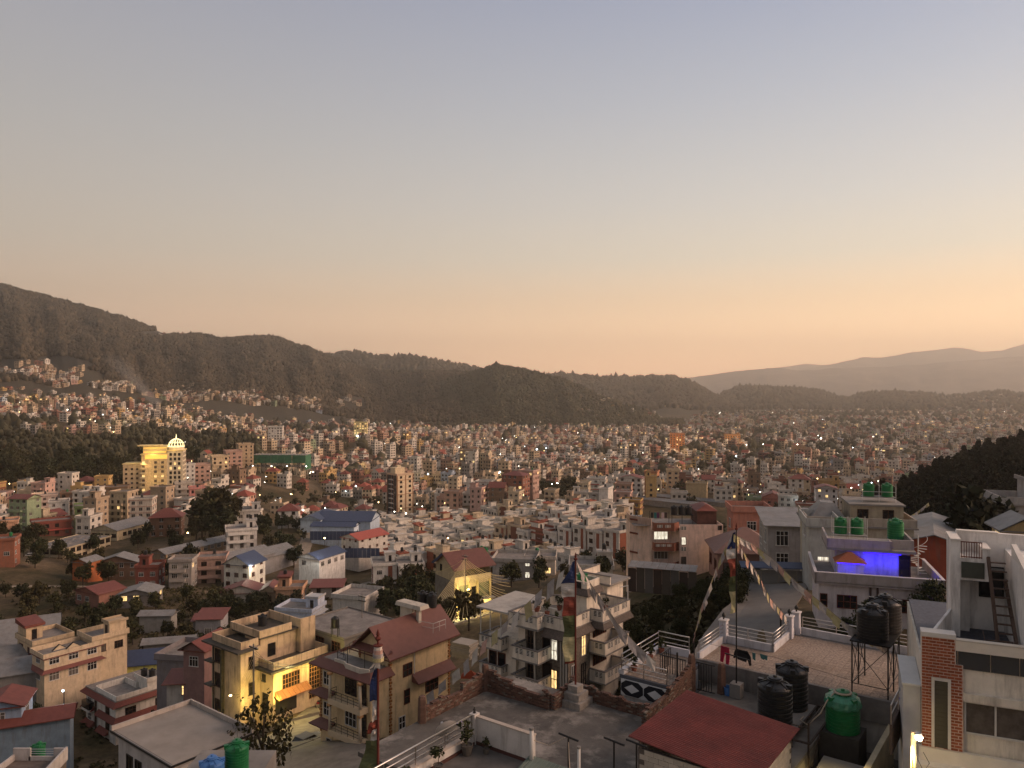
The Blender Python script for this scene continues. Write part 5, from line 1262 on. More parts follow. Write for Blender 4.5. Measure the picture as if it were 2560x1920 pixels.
def brick_wall(fr, label, p0, p1, z0, courses, top=None, th=.22, base=None, skipend=None):
    a, b = Vector(p0), Vector(p1); d = (b - a); L_ = d.length; d.normalize(); n = Vector((-d.y, d.x))
    t = thing('brick_wall', label, 'brick wall', fr.w(a.x, a.y, z0), fr.a + math.atan2(d.y, d.x), 'broken brick parapets of the grey roof')
    H = lambda u: courses if top is None else np.interp(u, [q[0] for q in top], [q[1] for q in top])
    mb = MB(); n_ = max(1, int(L_ / .24)); 
    for i in range(n_):
        u0, u1 = i * L_ / n_, (i + 1) * L_ / n_; h = int(H((u0 + u1) / 2 / L_)) * .075
        mb.box(u0, u1, -th / 2 + .02, th / 2 - .02, -.02, h - .02)
    mb.build('mortar_core', MORTAR, t)
    cnt = 0; rest_ = MB()
    for k in range(int(max(H(u) for u in np.linspace(0, 1, 30)))):
        off = .06 if k % 2 else .18; u = off
        while u < L_ - .05:
            if k < int(H(u / L_)) + (1 if rnd.random() < .25 else 0):
                for s_ in (-1, 1):
                    y = s_ * (th / 2 - .05); z = .037 + k * .075
                    if cnt < 290 and (s_ == fr_side(fr, label)):
                        o = put('brick', BRK, t, (u + rnd.uniform(-.006, .006), y + rnd.uniform(-.008, .008), z)); g = rnd.uniform(.6, 1.35)
                        colour(o, (0.105 * g, 0.058 * g, 0.043 * g) if rnd.random() < .85 else (.15 * g, .125 * g, .10 * g)); o.rotation_euler = (0, 0, rnd.uniform(-.03, .03)); cnt += 1
                    else: rest_.box(u - .11, u + .11, y - .05, y + .05, z - .031, z + .031)
            u += .236
    if rest_.f: rest_.build('brick', mat('brick_back', (0.11, 0.06, 0.045), var=.35, scale=6), t)['kind'] = 'stuff'
    return t
SIDE = {}
def fr_side(fr, label): return SIDE.get(label, -1)
def big_tank(loc, label, r, h, colk, ribs=9, lid=True, rz=0, name='water_tank', cloth=False):
    t = thing(name, label, 'water tank', loc, rz); m = {'k': BLACKP, 'g': GREENP, 'b': BLUEP}[colk]
    prof = [(0.01, 0), (r * .97, 0)]
    for i in range(ribs): z = h * i / ribs; dz = h / ribs; prof += [(r, z + dz * .1), (r, z + dz * .78), (r * .968, z + dz * .86), (r * .968, z + dz * .94)]
    prof += [(r * .985, h), (r * .86, h + r * .13), (r * .42, h + r * .30), (r * .41, h + r * .36)]
    MB().lathe(prof, 32).build('tank_body', m, t, smooth=False)
    for k in range(8):
        a = k * math.pi / 4; c, s_ = math.cos(a), math.sin(a)
        MB().beam((c * r * .93, s_ * r * .93, h + r * .09), (c * r * .44, s_ * r * .44, h + r * .32), r * .07, r * .08).build('shoulder_rib', m, t)
    for k in (0, 2, 4, 6):
        a = k * math.pi / 4 + .39; c, s_ = math.cos(a), math.sin(a); MB().box(-.12, .12, -.12, .1, -.05, .16).build('lifting_lug', m, t, (c * r * .86, s_ * r * .86, h + r * .05), a)
    if lid: MB().lathe([(r * .46, 0), (r * .46, .05), (r * .38, .07), (r * .38, .12), (r * .2, .14), (.01, .14)], 20).build('lid', m, t, (0, 0, h + r * .36)); MB().lathe([(r * .12, 0), (r * .1, .07), (.01, .08)], 10).build('lid_knob', m, t, (0, 0, h + r * .36 + .14))
    return t

# ================================================================== near right: grey roof, shed, yard, tiled terrace
F1 = Fr(9.6, 42, -36.5)
ZF, ZT = -16.0, -15.0
hs = F1.thing('flat_roof_house', 'house with weathered grey cement roof behind broken brick parapets', 'house', -27, -3, -12)
STAINED = mat('weathered_cement', (0.10, 0.09, 0.08), var=.35, scale=.9, stain=.95, stain_rgb=(0.30, 0.27, 0.24), bump=.25)
part(B(-7.9, 1.2, -16.5, -5.75, -27, ZF - .2), 'wall', mat('old_plaster', (.26, .23, .19), var=.25, stain=.5), hs)
part(B(-8.0, 1.3, -16.6, -5.7, ZF - .195, ZF).box(1.301, 8.6, -16.6, -7.35, ZF - .195, ZF), 'roof_slab', STAINED, hs)
part(B(1.201, 8.5, -16.5, -7.4, -27, ZF - .2), 'wall', MATS['old_plaster'], hs)
yd = F1.thing('yard_house', 'neighbouring roof yard with cement floor behind the red roofed shed', 'house', -27, 5, -6)
part(B(1.21, 7.6, -7.3, -.12, -27, ZF - .2), 'wall', MATS['old_plaster'], yd)
part(B(1.305, 7.7, -7.34, -.11, ZF - .195, ZF - .02), 'roof_slab', mat('yard_cement', (.15, .135, .12), var=.35, scale=.7, stain=.6, stain_rgb=(.07, .06, .052), bump=.25), yd)
SIDE.update({'left broken brick parapet of the grey roof': -1, 'long brick parapet at the back left of the grey roof': -1})
brick_wall(F1, 'left brick parapet stepping down along the grey roof', (-7.75, -12.6), (-7.75, -8.2), ZF, 14, [(0, 9), (.3, 11), (.31, 8), (.62, 9), (.63, 12), (1, 14)])
brick_wall(F1, 'back brick parapet of the grey roof before the tiered house', (-7.6, -8.0), (-3.7, -8.0), ZF, 14, [(0, 15), (.12, 15), (.13, 12), (.4, 12), (.41, 9), (.6, 9), (.62, 8), (.9, 8), (.91, 11), (1, 11)])
brick_wall(F1, 'short brick return wall beside the flagpole plinth', (-3.5, -8.0), (-3.5, -6.1), ZF, 12, [(0, 10), (.8, 12), (1, 15)])
brick_wall(F1, 'right back brick parapet of the grey roof', (-3.4, -6.0), (.95, -6.0), ZF, 11, [(0, 11), (.25, 10), (.26, 8), (.6, 8), (.62, 7), (.8, 8), (1, 9)])
brick_wall(F1, 'brick parapet climbing between grey roof and shed yard', (1.1, -7.4), (1.1, -2.2), ZF, 13, [(0, 12), (.5, 12), (.51, 15), (.75, 17), (1, 22)])
for (x, y, h, l) in ((-7.75, -12.8, 1.25, 'broken brick corner pillar at the left end of the grey roof'), (-7.7, -8.05, 1.35, 'brick corner pillar at the far corner of the grey roof'), (1.1, -2.0, 2.0, 'plastered gate pillar left of the yard'), (2.35, -1.1, 1.55, 'rough gate pillar right of the small gate')):
    t = F1.thing('pillar', l, 'pillar', ZF, x, y)
    MB().lathe([(.22, 0), (.22, h * .5), (.2, h * .9), (.15, h)], 5, wob=lambda j, i: 1 + .06 * math.sin(j * 3 + i)).build('shaft', BRICKM, t)
# flag pole plinth of three steps
t = F1.thing('plinth', 'stepped stone plinth carrying the tall prayer flag pole', 'plinth', ZF, -3.0, -6.75)
for k, (w_, h0, h1) in enumerate(((1.25, 0, .34), (.92, .342, .68), (.56, .682, 1.0))):
    MB().prism([(w_ / 2 * c, w_ / 2 * s_) for c, s_ in ((1, 1), (-1, 1), (-1, -1), (1, -1))], h0, h1).build('step', mat('plinth_stone', (.25, .225, .2), var=.3, scale=4, bump=.5), t)
# shed with red corrugated roof and block walls
sh = F1.thing('shed', 'concrete block shed with red corrugated roof at the bottom right', 'shed', ZF, 6, -10.4)
x0, x1, y0, y1 = 3.3, 8.15, -13.1, -7.6
zr = lambda x: -13.55 - (x - x0) * .085
nw = 66; X = np.linspace(0, 1, nw * 6 + 1)
for s_ in range(5):       # five sheets laid side by side
    a, b = y0 + (y1 - y0) * s_ / 5, y0 + (y1 - y0) * (s_ + 1) / 5 + .06; ys = np.linspace(a, b, 13 * 6); mb = MB()
    prof = [(y, .03 * math.cos((y - y0) * 2 * math.pi / .13) + .003 * s_) for y in ys]
    xs = (x0 - .02, (x0 + x1) / 2, x1)
    for i in range(len(prof) - 1):
        for j in range(2):
            mb.poly([(xs[j], prof[i][0], zr(xs[j]) + prof[i][1]), (xs[j + 1], prof[i][0], zr(xs[j + 1]) + prof[i][1]), (xs[j + 1], prof[i + 1][0], zr(xs[j + 1]) + prof[i + 1][1]), (xs[j], prof[i + 1][0], zr(xs[j]) + prof[i + 1][1])])
            mb.poly([(xs[j], prof[i + 1][0], zr(xs[j]) + prof[i + 1][1] - .006), (xs[j + 1], prof[i + 1][0], zr(xs[j + 1]) + prof[i + 1][1] - .006), (xs[j + 1], prof[i][0], zr(xs[j + 1]) + prof[i][1] - .006), (xs[j], prof[i][0], zr(xs[j]) + prof[i][1] - .006)])
    part(mb, 'roof_sheet', mat('red_corrugated', (0.21, 0.048, 0.036), rough=.5, var=.22, scale=.8, stain=.25, stain_rgb=(.12, .05, .04), spec=.4), sh)
BLK = MB().box(-.195, .195, -.09, .09, -.095, .095).mesh('block', mat('block_piece', objcol=True, var=.12, scale=5, bump=.2))
for (ax, ay, bx_, by, zt) in ((x0 + .35, y0 + .35, x1 - .3, y0 + .35, None), (x1 - .3, y0 + .45, x1 - .3, y1 - .4, None), (x0 + .35, y0 + .4, x0 + .35, y1 - .4, None)):
    a, b = Vector((ax, ay)), Vector((bx_, by)); d = (b - a); L_ = d.length; d.normalize(); ang = math.atan2(d.y, d.x)
    q0 = a; h = -14.1 - ZF
    part(run([tuple(a), tuple(b)], ZF, zr(max(ax, bx_)) - .06, .14), 'mortar_core', MORTAR, sh)
    for k in range(10):
        u = .2 + (.2 if k % 2 else 0)
        while u < L_ - .1:
            p = a + d * u; z = ZF + .1 + k * .2
            if z + .1 < zr(p.x) - .05:
                o = pput('block', BLK, sh, p.x, p.y, z, ang); g = rnd.uniform(.85, 1.1); colour(o, (.46 * g, .41 * g, .34 * g))
            u += .4
    if ax == x0 + .35 and bx_ != ax: pass
# tiled terrace house
tr = F1.thing('terrace_house', 'house with tiled roof terrace and pale parapets behind the black tanks', 'house', -24, 6, 3)
TW = (.52, .50, .50)
for (a, b, c, d) in ((.55, 3.5, .05, 3.8), (3.501, 11.6, .05, 7.9)):
    part(B(a, b, c, d, -24, ZT - .12), 'wall', WALL, tr, (.42, .39, .36)); part(B(a, b, c, d, ZT - .119, ZT - .02), 'roof_slab', CONC, tr)
TILEM = mat('mottled_tile', objcol=True, var=.5, scale=9, stain=.6, stain_rgb=(.12, .08, .055))
TILE = MB().hexa([(-.19, -.19, 0), (.19, -.19, 0), (.19, .19, 0), (-.19, .19, 0), (-.185, -.185, .02), (.185, -.185, .02), (.185, .185, .02), (-.185, .185, .02)]).mesh('tile', TILEM)
tl = []
for i in range(29):
    for j in range(20):
        x, y = .78 + i * .388, .28 + j * .388
        if (x < 3.45 and y > 3.5) or y > 7.6 or x > 11.4: continue
        tl.append((x, y))
tl.sort(key=lambda p: (F1.w(*p)).y)
rest_ = MB()
for k, (x, y) in enumerate(tl):
    g = rnd.uniform(.88, 1.1)
    if k < 300: colour(pput('tile', TILE, tr, x, y, ZT - .018), (.26 * g, .205 * g, .165 * g))
    else: rest_.box(x - .19, x + .19, y - .19, y + .19, ZT - .018, ZT + .002)
o = part(rest_, 'tile', TILEM, tr, (.26, .205, .165)); o['kind'] = 'stuff'
pp = [(.6, .15), (.6, 3.75), (3.45, 3.75), (3.45, 7.85), (11.55, 7.85)]
for seg in ([pp[0], pp[1]], [pp[1], pp[2]], [pp[2], pp[3]], [(3.9, 7.85), pp[4]]): part(run(seg, ZT, ZT + .42, .14), 'parapet', WALL, tr, (.45, .45, .48))
for seg in ([pp[0], pp[1]], [pp[1], pp[2]], [pp[2], (3.45, 6.6)], [(3.9, 7.85), pp[4]]): railing(tr, seg, ZT + .42, .62, 3, 1.8)
for (x, y) in (pp[1], (3.45, 6.75), (3.55, 7.8)):
    part(B(x - .2, x + .2, y - .2, y + .2, ZT, ZT + 1.25), 'pillar', WALL, tr, (.47, .47, .52)); part(B(x - .25, x + .25, y - .25, y + .25, ZT + 1.25, ZT + 1.33), 'pillar_cap', PLAIN, tr, (.5, .48, .48))
    part(MB().lathe([(.05, 0), (.05, .12), (.1, .16), (.12, .26), (.05, .36), (.01, .4)], 8, (x, y, ZT + 1.33)), 'pillar_lamp', BLACKM, tr)
part(run([(.3, 0), (11.0, 0)], ZF - .01, ZT + .12, .2), 'retaining_wall', mat('grey_render', (.17, .155, .145), var=.25, stain=.5, streak=True), tr)
# lower-left tiled terrace piece with diamond frieze
lt = F1.thing('terrace_house', 'lower house with tiled terrace and black and white diamond frieze', 'house', -24, -1.5, 2)
part(B(-1.95, .7, -3.85, .45, -24, ZT - .3), 'wall', WALL, lt, (.50, .50, .50)); part(B(-2.05, .75, -3.95, .5, ZT - .299, ZT - .12), 'roof_slab', PLAIN, lt, (.08, .085, .1))
for i in range(7):
    for j in range(11):
        if i == 6 and j > 7: continue
        g = rnd.uniform(.85, 1.1); colour(pput('tile', TILE, lt, -1.7 + i * .388, -3.65 + j * .388, ZT - .118), (.25 * g, .195 * g, .155 * g))
part(run([(-1.95, -3.8), (-1.95, .45)], ZT - .1, ZT + .12, .3), 'parapet', WALL, lt, (.5, .5, .53)); part(run([(-1.75, .45), (-.15, .45)], ZT - .1, ZT + .3, .14), 'parapet', WALL, lt, (.5, .5, .55))
railing(lt, [(.6, -3.9), (-1.95, -3.9)], ZT - .1, .75, 3, 1.6); railing(lt, [(-1.95, -3.9), (-1.95, .45)], ZT + .12, .8, 3, 1.8); railing(lt, [(-1.95, .45), (-.1, .45)], ZT + .2, .8, 3, 1.8)
WH = mat('frieze_white', (.55, .56, .57), var=.08); BK = mat('frieze_black', (.012, .014, .02), var=.1)
zc = ZT - .72
part(B(-1.95, .65, -3.98, -3.855, zc - .42, zc + .42), 'frieze', WH, lt)
FM = lambda: Matrix.Translation((1.5, -2 - 3.985, zc + 24)) @ Matrix.Rotation(math.pi / 2, 4, 'X')
for i in range(2):
    cx = -1.3 + i * 1.3
    part(MB().prism([(cx - .62, -.18), (cx - .36, -.38), (cx + .36, -.38), (cx + .62, -.18), (cx + .62, .18), (cx + .36, .38), (cx - .36, .38), (cx - .62, .18)], 0, .02), 'frieze_panel', BK, lt).matrix_local = FM()
    part(MB().prism([(cx - .42, 0), (cx, -.23), (cx + .42, 0), (cx, .23)], .021, .04), 'frieze_diamond', WH, lt).matrix_local = FM()
pane_win(lt, .0, -3.85, ZT - 2.6, .9, 1.2, 0, 'w', 0, 2, 1); pane_win(lt, -1.3, -3.85, ZT - 2.5, .7, 1.0, 0, 'w', 0, 1, 1)
# plants in pots on the lower terrace
def pot_plant(fr, label, x, y, z, s=1.0, potc=(.2, .07, .045), pool=None):
    t = fr.thing('potted_plant', label, 'potted plant', z, x, y); t.scale = (s, s, s)
    colour(MB().lathe([(.13, 0), (.19, .3), (.2, .32), (.17, .32), (.16, .28), (.01, .28)], 12).build('pot', PLAIN, t), potc)
    g = np.random.default_rng(int(abs(x * 100 + y * 37)) + 3); cl = [(g.uniform(-.15, .15), g.uniform(-.15, .15), g.uniform(.45, .95), .16) for _ in range(7)]
    V, F = leaf_cloud(g, cl, 16, 1, .075); me = bpy.data.meshes.new('foliage'); raw_mesh(me, V, F, 4); me.materials.append(LEAF); o = put('foliage', me, t); colour(o, (.045, .05, .02))
    MB().tube([(0, 0, .25), (.02, 0, .6), (0, .02, .9)], .015, 5).build('stem', BARK, t)
    return t
for (x, y, l) in ((-1.65, -1.2, 'potted plant against the rail of the diamond frieze terrace'), (-1.6, -3.2, 'potted plant at the front corner of the diamond frieze terrace'), (-1.6, .1, 'small pot at the back corner of the diamond frieze terrace')): pot_plant(F1, l, x, y, ZT - .1, .9)
gt = F1.thing('gate', 'small black iron gate between the two rough pillars', 'gate', ZF, 1.7, -1.6)
for k in range(6): part(B(1.3 + k * .14, 1.33 + k * .14, -1.62, -1.59, ZF + .1, ZF + 1.5), 'bar', BLACKM, gt)
part(B(1.2, 2.2, -1.63, -1.58, ZF + 1.5, ZF + 1.55).box(1.2, 2.2, -1.63, -1.58, ZF + .1, ZF + .14), 'gate_frame', BLACKM, gt)
sg = F1.thing('stair_gate', 'black iron railing around the stair beside the diamond frieze', 'railing', ZF, .4, -2.2)
for k in range(11): a = k / 10; part(B(-.5 + a * 1.4, -.47 + a * 1.4, -2.4, -2.37, ZF + .5, ZF + 1.75), 'bar', BLACKM, sg)
for k in range(6): part(B(-.5, -.47, -2.4 + k * .25, -2.37 + k * .25, ZF + .5, ZF + 1.75), 'bar', BLACKM, sg)
part(B(-.52, .95, -2.41, -2.36, ZF + 1.75, ZF + 1.8).box(-.52, -.46, -2.35, -1.1, ZF + 1.75, ZF + 1.8), 'top_rail', BLACKM, sg)
# tanks on their stand behind the shed, and the green tank
st = F1.thing('tank_stand', 'rusty angle iron stand under the two black tanks', 'tank stand', -17.4, 6.6, -3)
RUST = mat('rusty_iron', (.05, .035, .028), rough=.7, var=.3, scale=5)
for (x, y) in ((5.2, -4.9), (5.2, -.7), (7.0, -4.9), (7.0, -.7), (7.75, -4.9), (7.75, -.7)): part(B(x - .035, x + .035, y - .035, y + .035, ZF if x < 7.2 else -17.4, -15.6 if x < 7.5 else -14.75), 'leg', RUST, st)
part(B(5.1, 7.85, -5.0, -4.93, -15.68, -15.6).box(5.1, 7.85, -.7, -.63, -15.68, -15.6).box(5.1, 5.17, -4.93, -.7, -15.68, -15.6).box(7.78, 7.85, -4.93, -.7, -15.68, -15.6).box(6.95, 7.02, -4.93, -.7, -15.68, -15.6), 'frame', RUST, st)
part(B(5.17, 6.95, -4.92, -.71, -15.66, -15.61), 'platform', CONC, st)
part(MB().beam((7.75, -4.9, -14.78), (7.75, -.7, -14.78), .045), 'hand_rail', RUST, st)
part(MB().beam((7.0, -4.9, -15.0), (7.75, -4.9, -15.0), .04), 'hand_rail', RUST, st)
for a, b in (((7.75, -4.9, -17.3), (7.75, -2.8, -15.7)), ((7.75, -.7, -17.3), (7.75, -2.8, -15.7)), ((7.0, -4.9, -15.9), (7.75, -4.9, -17.2))): part(MB().beam(a, b, .035), 'brace', RUST, st)
big_tank(F1.w(6.0, -3.95, -15.6), 'front black water tank on the iron stand by the red shed', .77, 1.75, 'k', rz=.5)
big_tank(F1.w(6.05, -1.55, -15.6), 'rear black water tank half behind the front one', .74, 1.8, 'k', rz=.9)
gx, gy = 8.5, -2.1
gtk = big_tank(F1.w(gx, gy, -15.85), 'green water tank wrapped with plastic at its top, on a dark base', .74, 1.38, 'g', lid=True)
MB().lathe([(.745, 0), (.79, .12), (.75, .36), (.56, .5), (.33, .54)], 26, wob=lambda j, i: 1 + .05 * math.sin(j * 2.4 + i)).build('plastic_sheet', mat('green_sheet', (.06, .22, .14), rough=.35, var=.25, scale=4), gtk, (0, 0, 1.08))
MB().tube([(.36 * math.cos(a), .36 * math.sin(a), 1.72) for a in np.linspace(0, 6.283, 16)], .05, 6).build('lid_ring', mat('pale_hose', (.4, .33, .26), var=.1), gtk)
hose = F1.thing('hose', 'pale hose hanging from the green tank to the tank stand', 'hose', -17, 7.8, -3)
part(MB().tube([(8.2, -2.4, -14.15), (7.95, -2.7, -14.5), (7.75, -3.0, -15.0), (7.3, -3.4, -15.5), (6.9, -3.2, -15.45), (6.9, -2.6, -15.5)], .03, 6), 'pipe', MATS['pale_hose'], hose, smooth=True)
tb = F1.thing('masonry_block', 'dark masonry base under the green tank', 'masonry block', -17.4, gx, gy)
part(B(gx - .85, gx + .85, gy - .8, gy + .8, -17.4, -15.86), 'block', mat('dark_masonry', (.05, .045, .04), var=.3), tb)
ly = F1.thing('low_roof', 'dark lower roof with cement hump right of the shed', 'house', -27, 9, -5)
part(B(7.75, 10.5, -14, -.35, -27, -17.6), 'wall', MATS['old_plaster'], ly); part(B(7.71, 10.6, -14.1, -.3, -17.59, -17.4), 'roof_slab', mat('dark_cement', (.075, .066, .058), var=.35, stain=.5, stain_rgb=(.16, .145, .13)), ly)
part(MB().hexa([(7.9, -5.6, -17.4), (10.0, -5.6, -17.4), (10.0, -3.5, -17.4), (7.9, -3.5, -17.4), (8.1, -5.3, -16.6), (9.8, -5.3, -16.6), (9.8, -3.8, -16.5), (8.1, -3.8, -16.5)]), 'cement_hump', CONC, ly)
part(run([(10.3, -14), (10.3, -1.0)], -17.4, -15.6, .22), 'boundary_wall', mat('yellow_lit_plaster', (.42, .36, .25), var=.2, stain=.3), ly)
bk = F1.thing('bucket', 'blue plastic bucket on the cement yard floor', 'bucket', ZF, 2.7, -1.1)
MB().lathe([(.01, 0), (.17, 0), (.22, .42), (.235, .44), (.215, .44), (.16, .03), (.01, .03)], 18).build('pail', BLUEP, bk); MB().tube([(.21 * math.cos(a), .03, .43 + .12 * math.sin(a)) for a in np.linspace(0, math.pi, 9)], .008, 5).build('handle', FRAME, bk)
# second tank group on a tall stand at the terrace edge
st = F1.thing('tank_stand', 'tall black iron trestle on the tiled terrace carrying two black tanks', 'tank stand', ZT, 9.2, 1.8)
sx, sy = (8.35, 9.95), (.35, 1.7, 3.1); zp = -12.5
for x in sx:
    for y in sy: part(B(x - .03, x + .03, y - .03, y + .03, ZT, zp), 'leg', BLACKM, st)
for a, b in (((8.35, .35), (8.35, 1.7)), ((8.35, 1.7), (8.35, 3.1)), ((8.35, .35), (9.95, .35)), ((9.95, .35), (9.95, 1.7)), ((9.95, 1.7), (9.95, 3.1))):
    for z0, z1 in ((.5, 2.4), (2.4, .5)): part(MB().beam((*a, ZT + z0), (*b, ZT + z1), .026), 'brace', BLACKM, st)
    part(MB().beam((*a, ZT + .5), (*b, ZT + .5), .03), 'cross_bar', BLACKM, st)
part(B(8.25, 10.05, .3, 3.9, zp, zp + .07), 'platform', BLACKM, st)
big_tank(F1.w(9.1, 1.2, zp + .07), 'front black tank on the tall trestle with ribbed shoulder', .72, 1.3, 'k', rz=.2)
big_tank(F1.w(9.35, 2.95, zp + .07), 'rear black tank on the tall trestle', .74, 1.4, 'k', rz=.7)
# washing on a line
cl = F1.thing('clothes_line', 'clothes line with T shaped iron post ends above the tiled terrace', 'clothes line', ZF, 5, .8)
part(MB().tube([(.7, .3, ZT + .95), (2.2, .3, ZT + .9), (4.6, .32, ZT + .95), (8.3, .35, ZT + .6)], .008, 4), 'line', BLACKM, cl)
def garment(label, name, cat, outline, y, col, z, x):
    t = F1.thing(name, label, cat, z, x, y); mb = MB(); n = len(outline)
    mb.prism([(px_, pz_) for px_, pz_ in outline], -.02, .02); o = mb.build('cloth', mat('cloth_' + name, col, var=.25, scale=6, rough=.95), t)
    o.rotation_euler = (math.pi / 2, 0, 0)
    for v in o.data.vertices: v.co.z += .05 * math.sin(v.co.x * 9) + .04 * math.sin(v.co.y * 5)
    return t
garment('crimson trousers hanging on the line', 'trousers', 'trousers', [(-.24, 0), (.24, 0), (.27, -.5), (.24, -.95), (.08, -.95), (.05, -.42), (-.02, -.4), (-.1, -.86), (-.26, -.84), (-.27, -.4)], .42, (.30, .015, .045), ZT + .92, 1.95)
garment('black long sleeved top hanging on the line', 'shirt', 'shirt', [(-.32, 0), (.32, 0), (.46, -.3), (.52, -.72), (.42, -.75), (.3, -.4), (.26, -.58), (-.24, -.55), (-.26, -.3), (-.36, -.52), (-.44, -.5), (-.4, -.2)], .44, (.012, .012, .014), ZT + .92, 2.85)
garment('small teal cloth beside the black top', 'cloth', 'cloth', [(-.1, 0), (.1, 0), (.08, -.4), (-.08, -.35)], .46, (.06, .15, .15), ZT + .9, 3.5)
garment('small pink cloth at the end of the line', 'cloth', 'cloth', [(-.2, 0), (.22, 0), (.2, -.25), (.05, -.22), (0, -.28), (-.16, -.22)], .47, (.45, .16, .15), ZT + .9, 4.0)
# ================================================================== white terrace at the bottom edge
ZW = -14.3
wt_ = F1.thing('terrace_house', 'white terrace corner with steel rails at the bottom of the view', 'house', -26, -1, -18)
part(B(-2.3, .75, -26, -15.62, -26, ZW - .15), 'wall', WALL, wt_, (.5, .47, .44)); part(B(-2.28, .75, -26, -15.64, ZW - .149, ZW), 'terrace_floor', mat('dark_terrace', (.115, .105, .098), var=.25, scale=1.2, stain=.5, stain_rgb=(.06, .05, .045)), wt_)
part(B(-2.2, .72, -15.78, -15.62, ZW, -13.25), 'parapet', WALL, wt_, (.52, .49, .46)); part(B(-2.22, .75, -15.80, -15.6, -13.249, -13.2), 'coping', PLAIN, wt_, (.40, .34, .29))
part(B(-2.3, -2.02, -15.9, -15.58, ZW, -13.12), 'pillar', WALL, wt_, (.52, .49, .46)); part(MB().lathe([(.06, 0), (.06, .05), (.03, .08), (.07, .13), (.03, .18), (.01, .24)], 8, (-2.16, -15.74, -13.12)), 'pillar_lamp', BLACKM, wt_)
part(B(-2.26, -2.06, -26, -15.91, ZW, -13.88), 'parapet', WALL, wt_, (.52, .49, .46)); part(B(-2.28, -2.04, -26, -15.915, -13.879, -13.84), 'coping', PLAIN, wt_, (.40, .34, .29))
part(B(-2.05, -2.0, -26, -15.92, ZW + .001, ZW + .12).box(-2.0, .7, -15.83, -15.79, ZW + .001, ZW + .12), 'floor_edge', PLAIN, wt_, (.07, .03, .025))
railing(wt_, [(-2.16, -15.92), (-2.16, -25.5)], -13.84, .68, 3, 1.7, r=.026)
part(B(.75, .95, -17.2, -15.8, -26, ZW + .1).box(.951, 3.4, -17.2, -16.4, -26, ZW - .2), 'step_block', WALL, wt_, (.45, .42, .39))
gs = F1.thing('awning', 'faded green corrugated sheet awning beside the white pipe', 'awning', -14.5, 1.8, -16)
ys = np.linspace(.55, 2.9, 100); mb = MB()
for i in range(len(ys) - 1):
    a, b = ys[i], ys[i + 1]; za, zb = .02 * math.sin(a * 75), .02 * math.sin(b * 75)
    mb.poly([(a, -17.6, -14.45 + za), (b, -17.6, -14.45 + zb), (b, -15.75, -14.0 + zb), (a, -15.75, -14.0 + za)]); mb.poly([(a, -15.75, -14.01 + za), (b, -15.75, -14.01 + zb), (b, -17.6, -14.46 + zb), (a, -17.6, -14.46 + za)])
part(mb, 'sheet', mat('faded_green_sheet', (.12, .16, .135), rough=.5, var=.2), gs)
part(MB().beam((.6, -16.6, -14.35), (2.9, -16.6, -14.35), .06).beam((.6, -17.5, -14.55), (2.9, -17.5, -14.55), .06), 'batten', BLACKM, gs)
vp = F1.thing('vent_pipe', 'tall white vent pipe standing at the end of the white parapet', 'pipe', -14.4, .75, -15.9)
part(MB().tube([(.75, -15.92, -14.4), (.75, -15.92, -12.95)], .075, 14), 'pipe', FRAME, vp, smooth=True); part(MB().tube([(.75, -15.92, -12.95), (.75, -15.92, -12.86)], .09, 14), 'collar', CONC, vp)
vp = F1.thing('vent_pipe', 'shorter white pipe with capped top between the iron posts', 'pipe', -16, 2.5, -15.4)
part(MB().tube([(2.5, -15.4, -16), (2.5, -15.4, -13.35)], .06, 12), 'pipe', FRAME, vp, smooth=True); part(MB().tube([(2.5, -15.4, -13.35), (2.5, -15.4, -13.27)], .075, 12), 'cap', CONC, vp)
for i, (x, y, l) in enumerate(((2.08, -15.45, 'left one of the three black T shaped iron posts'), (3.6, -14.75, 'middle one of the three black T shaped iron posts'), (4.33, -14.4, 'right one of the three black T shaped iron posts'))):
    t = F1.thing('iron_post', l, 'post', -16, x, y)
    part(MB().tube([(x, y, -16), (x, y, -13.0)], .035, 8), 'upright', BLACKM, t); part(MB().tube([(x - .42, y, -13.0), (x + .42, y, -13.06)], .04, 8), 'cross_bar', BLACKM, t)
t = F1.thing('water_meter', 'small green pipe cluster with valve beside the middle iron post', 'pipe', -16, 3.5, -15.1)
part(MB().tube([(3.42, -15.1, -16), (3.42, -15.1, -14.2)], .03, 8), 'pipe', mat('dark_green_paint', (.015, .04, .03)), t); part(MB().tube([(3.55, -15.1, -16), (3.55, -15.1, -14.25)], .03, 8), 'pipe', MATS['dark_green_paint'], t); part(MB().tube([(3.25, -15.1, -14.18), (3.72, -15.1, -14.22)], .05, 8), 'valve', MATS['dark_green_paint'], t)
t = F1.thing('cable', 'loose pale cable looping over the green awning', 'cable', -16, 2.2, -15.3)
part(MB().tube([(.8, -15.85, -13.35), (1.3, -15.6, -13.5), (2.05, -15.4, -13.02), (2.2, -15.6, -13.6), (2.5, -16, -14.1), (3.0, -16.6, -14.3), (3.3, -17.2, -14.6)], .018, 5), 'wire', MATS['pale_hose'], t)
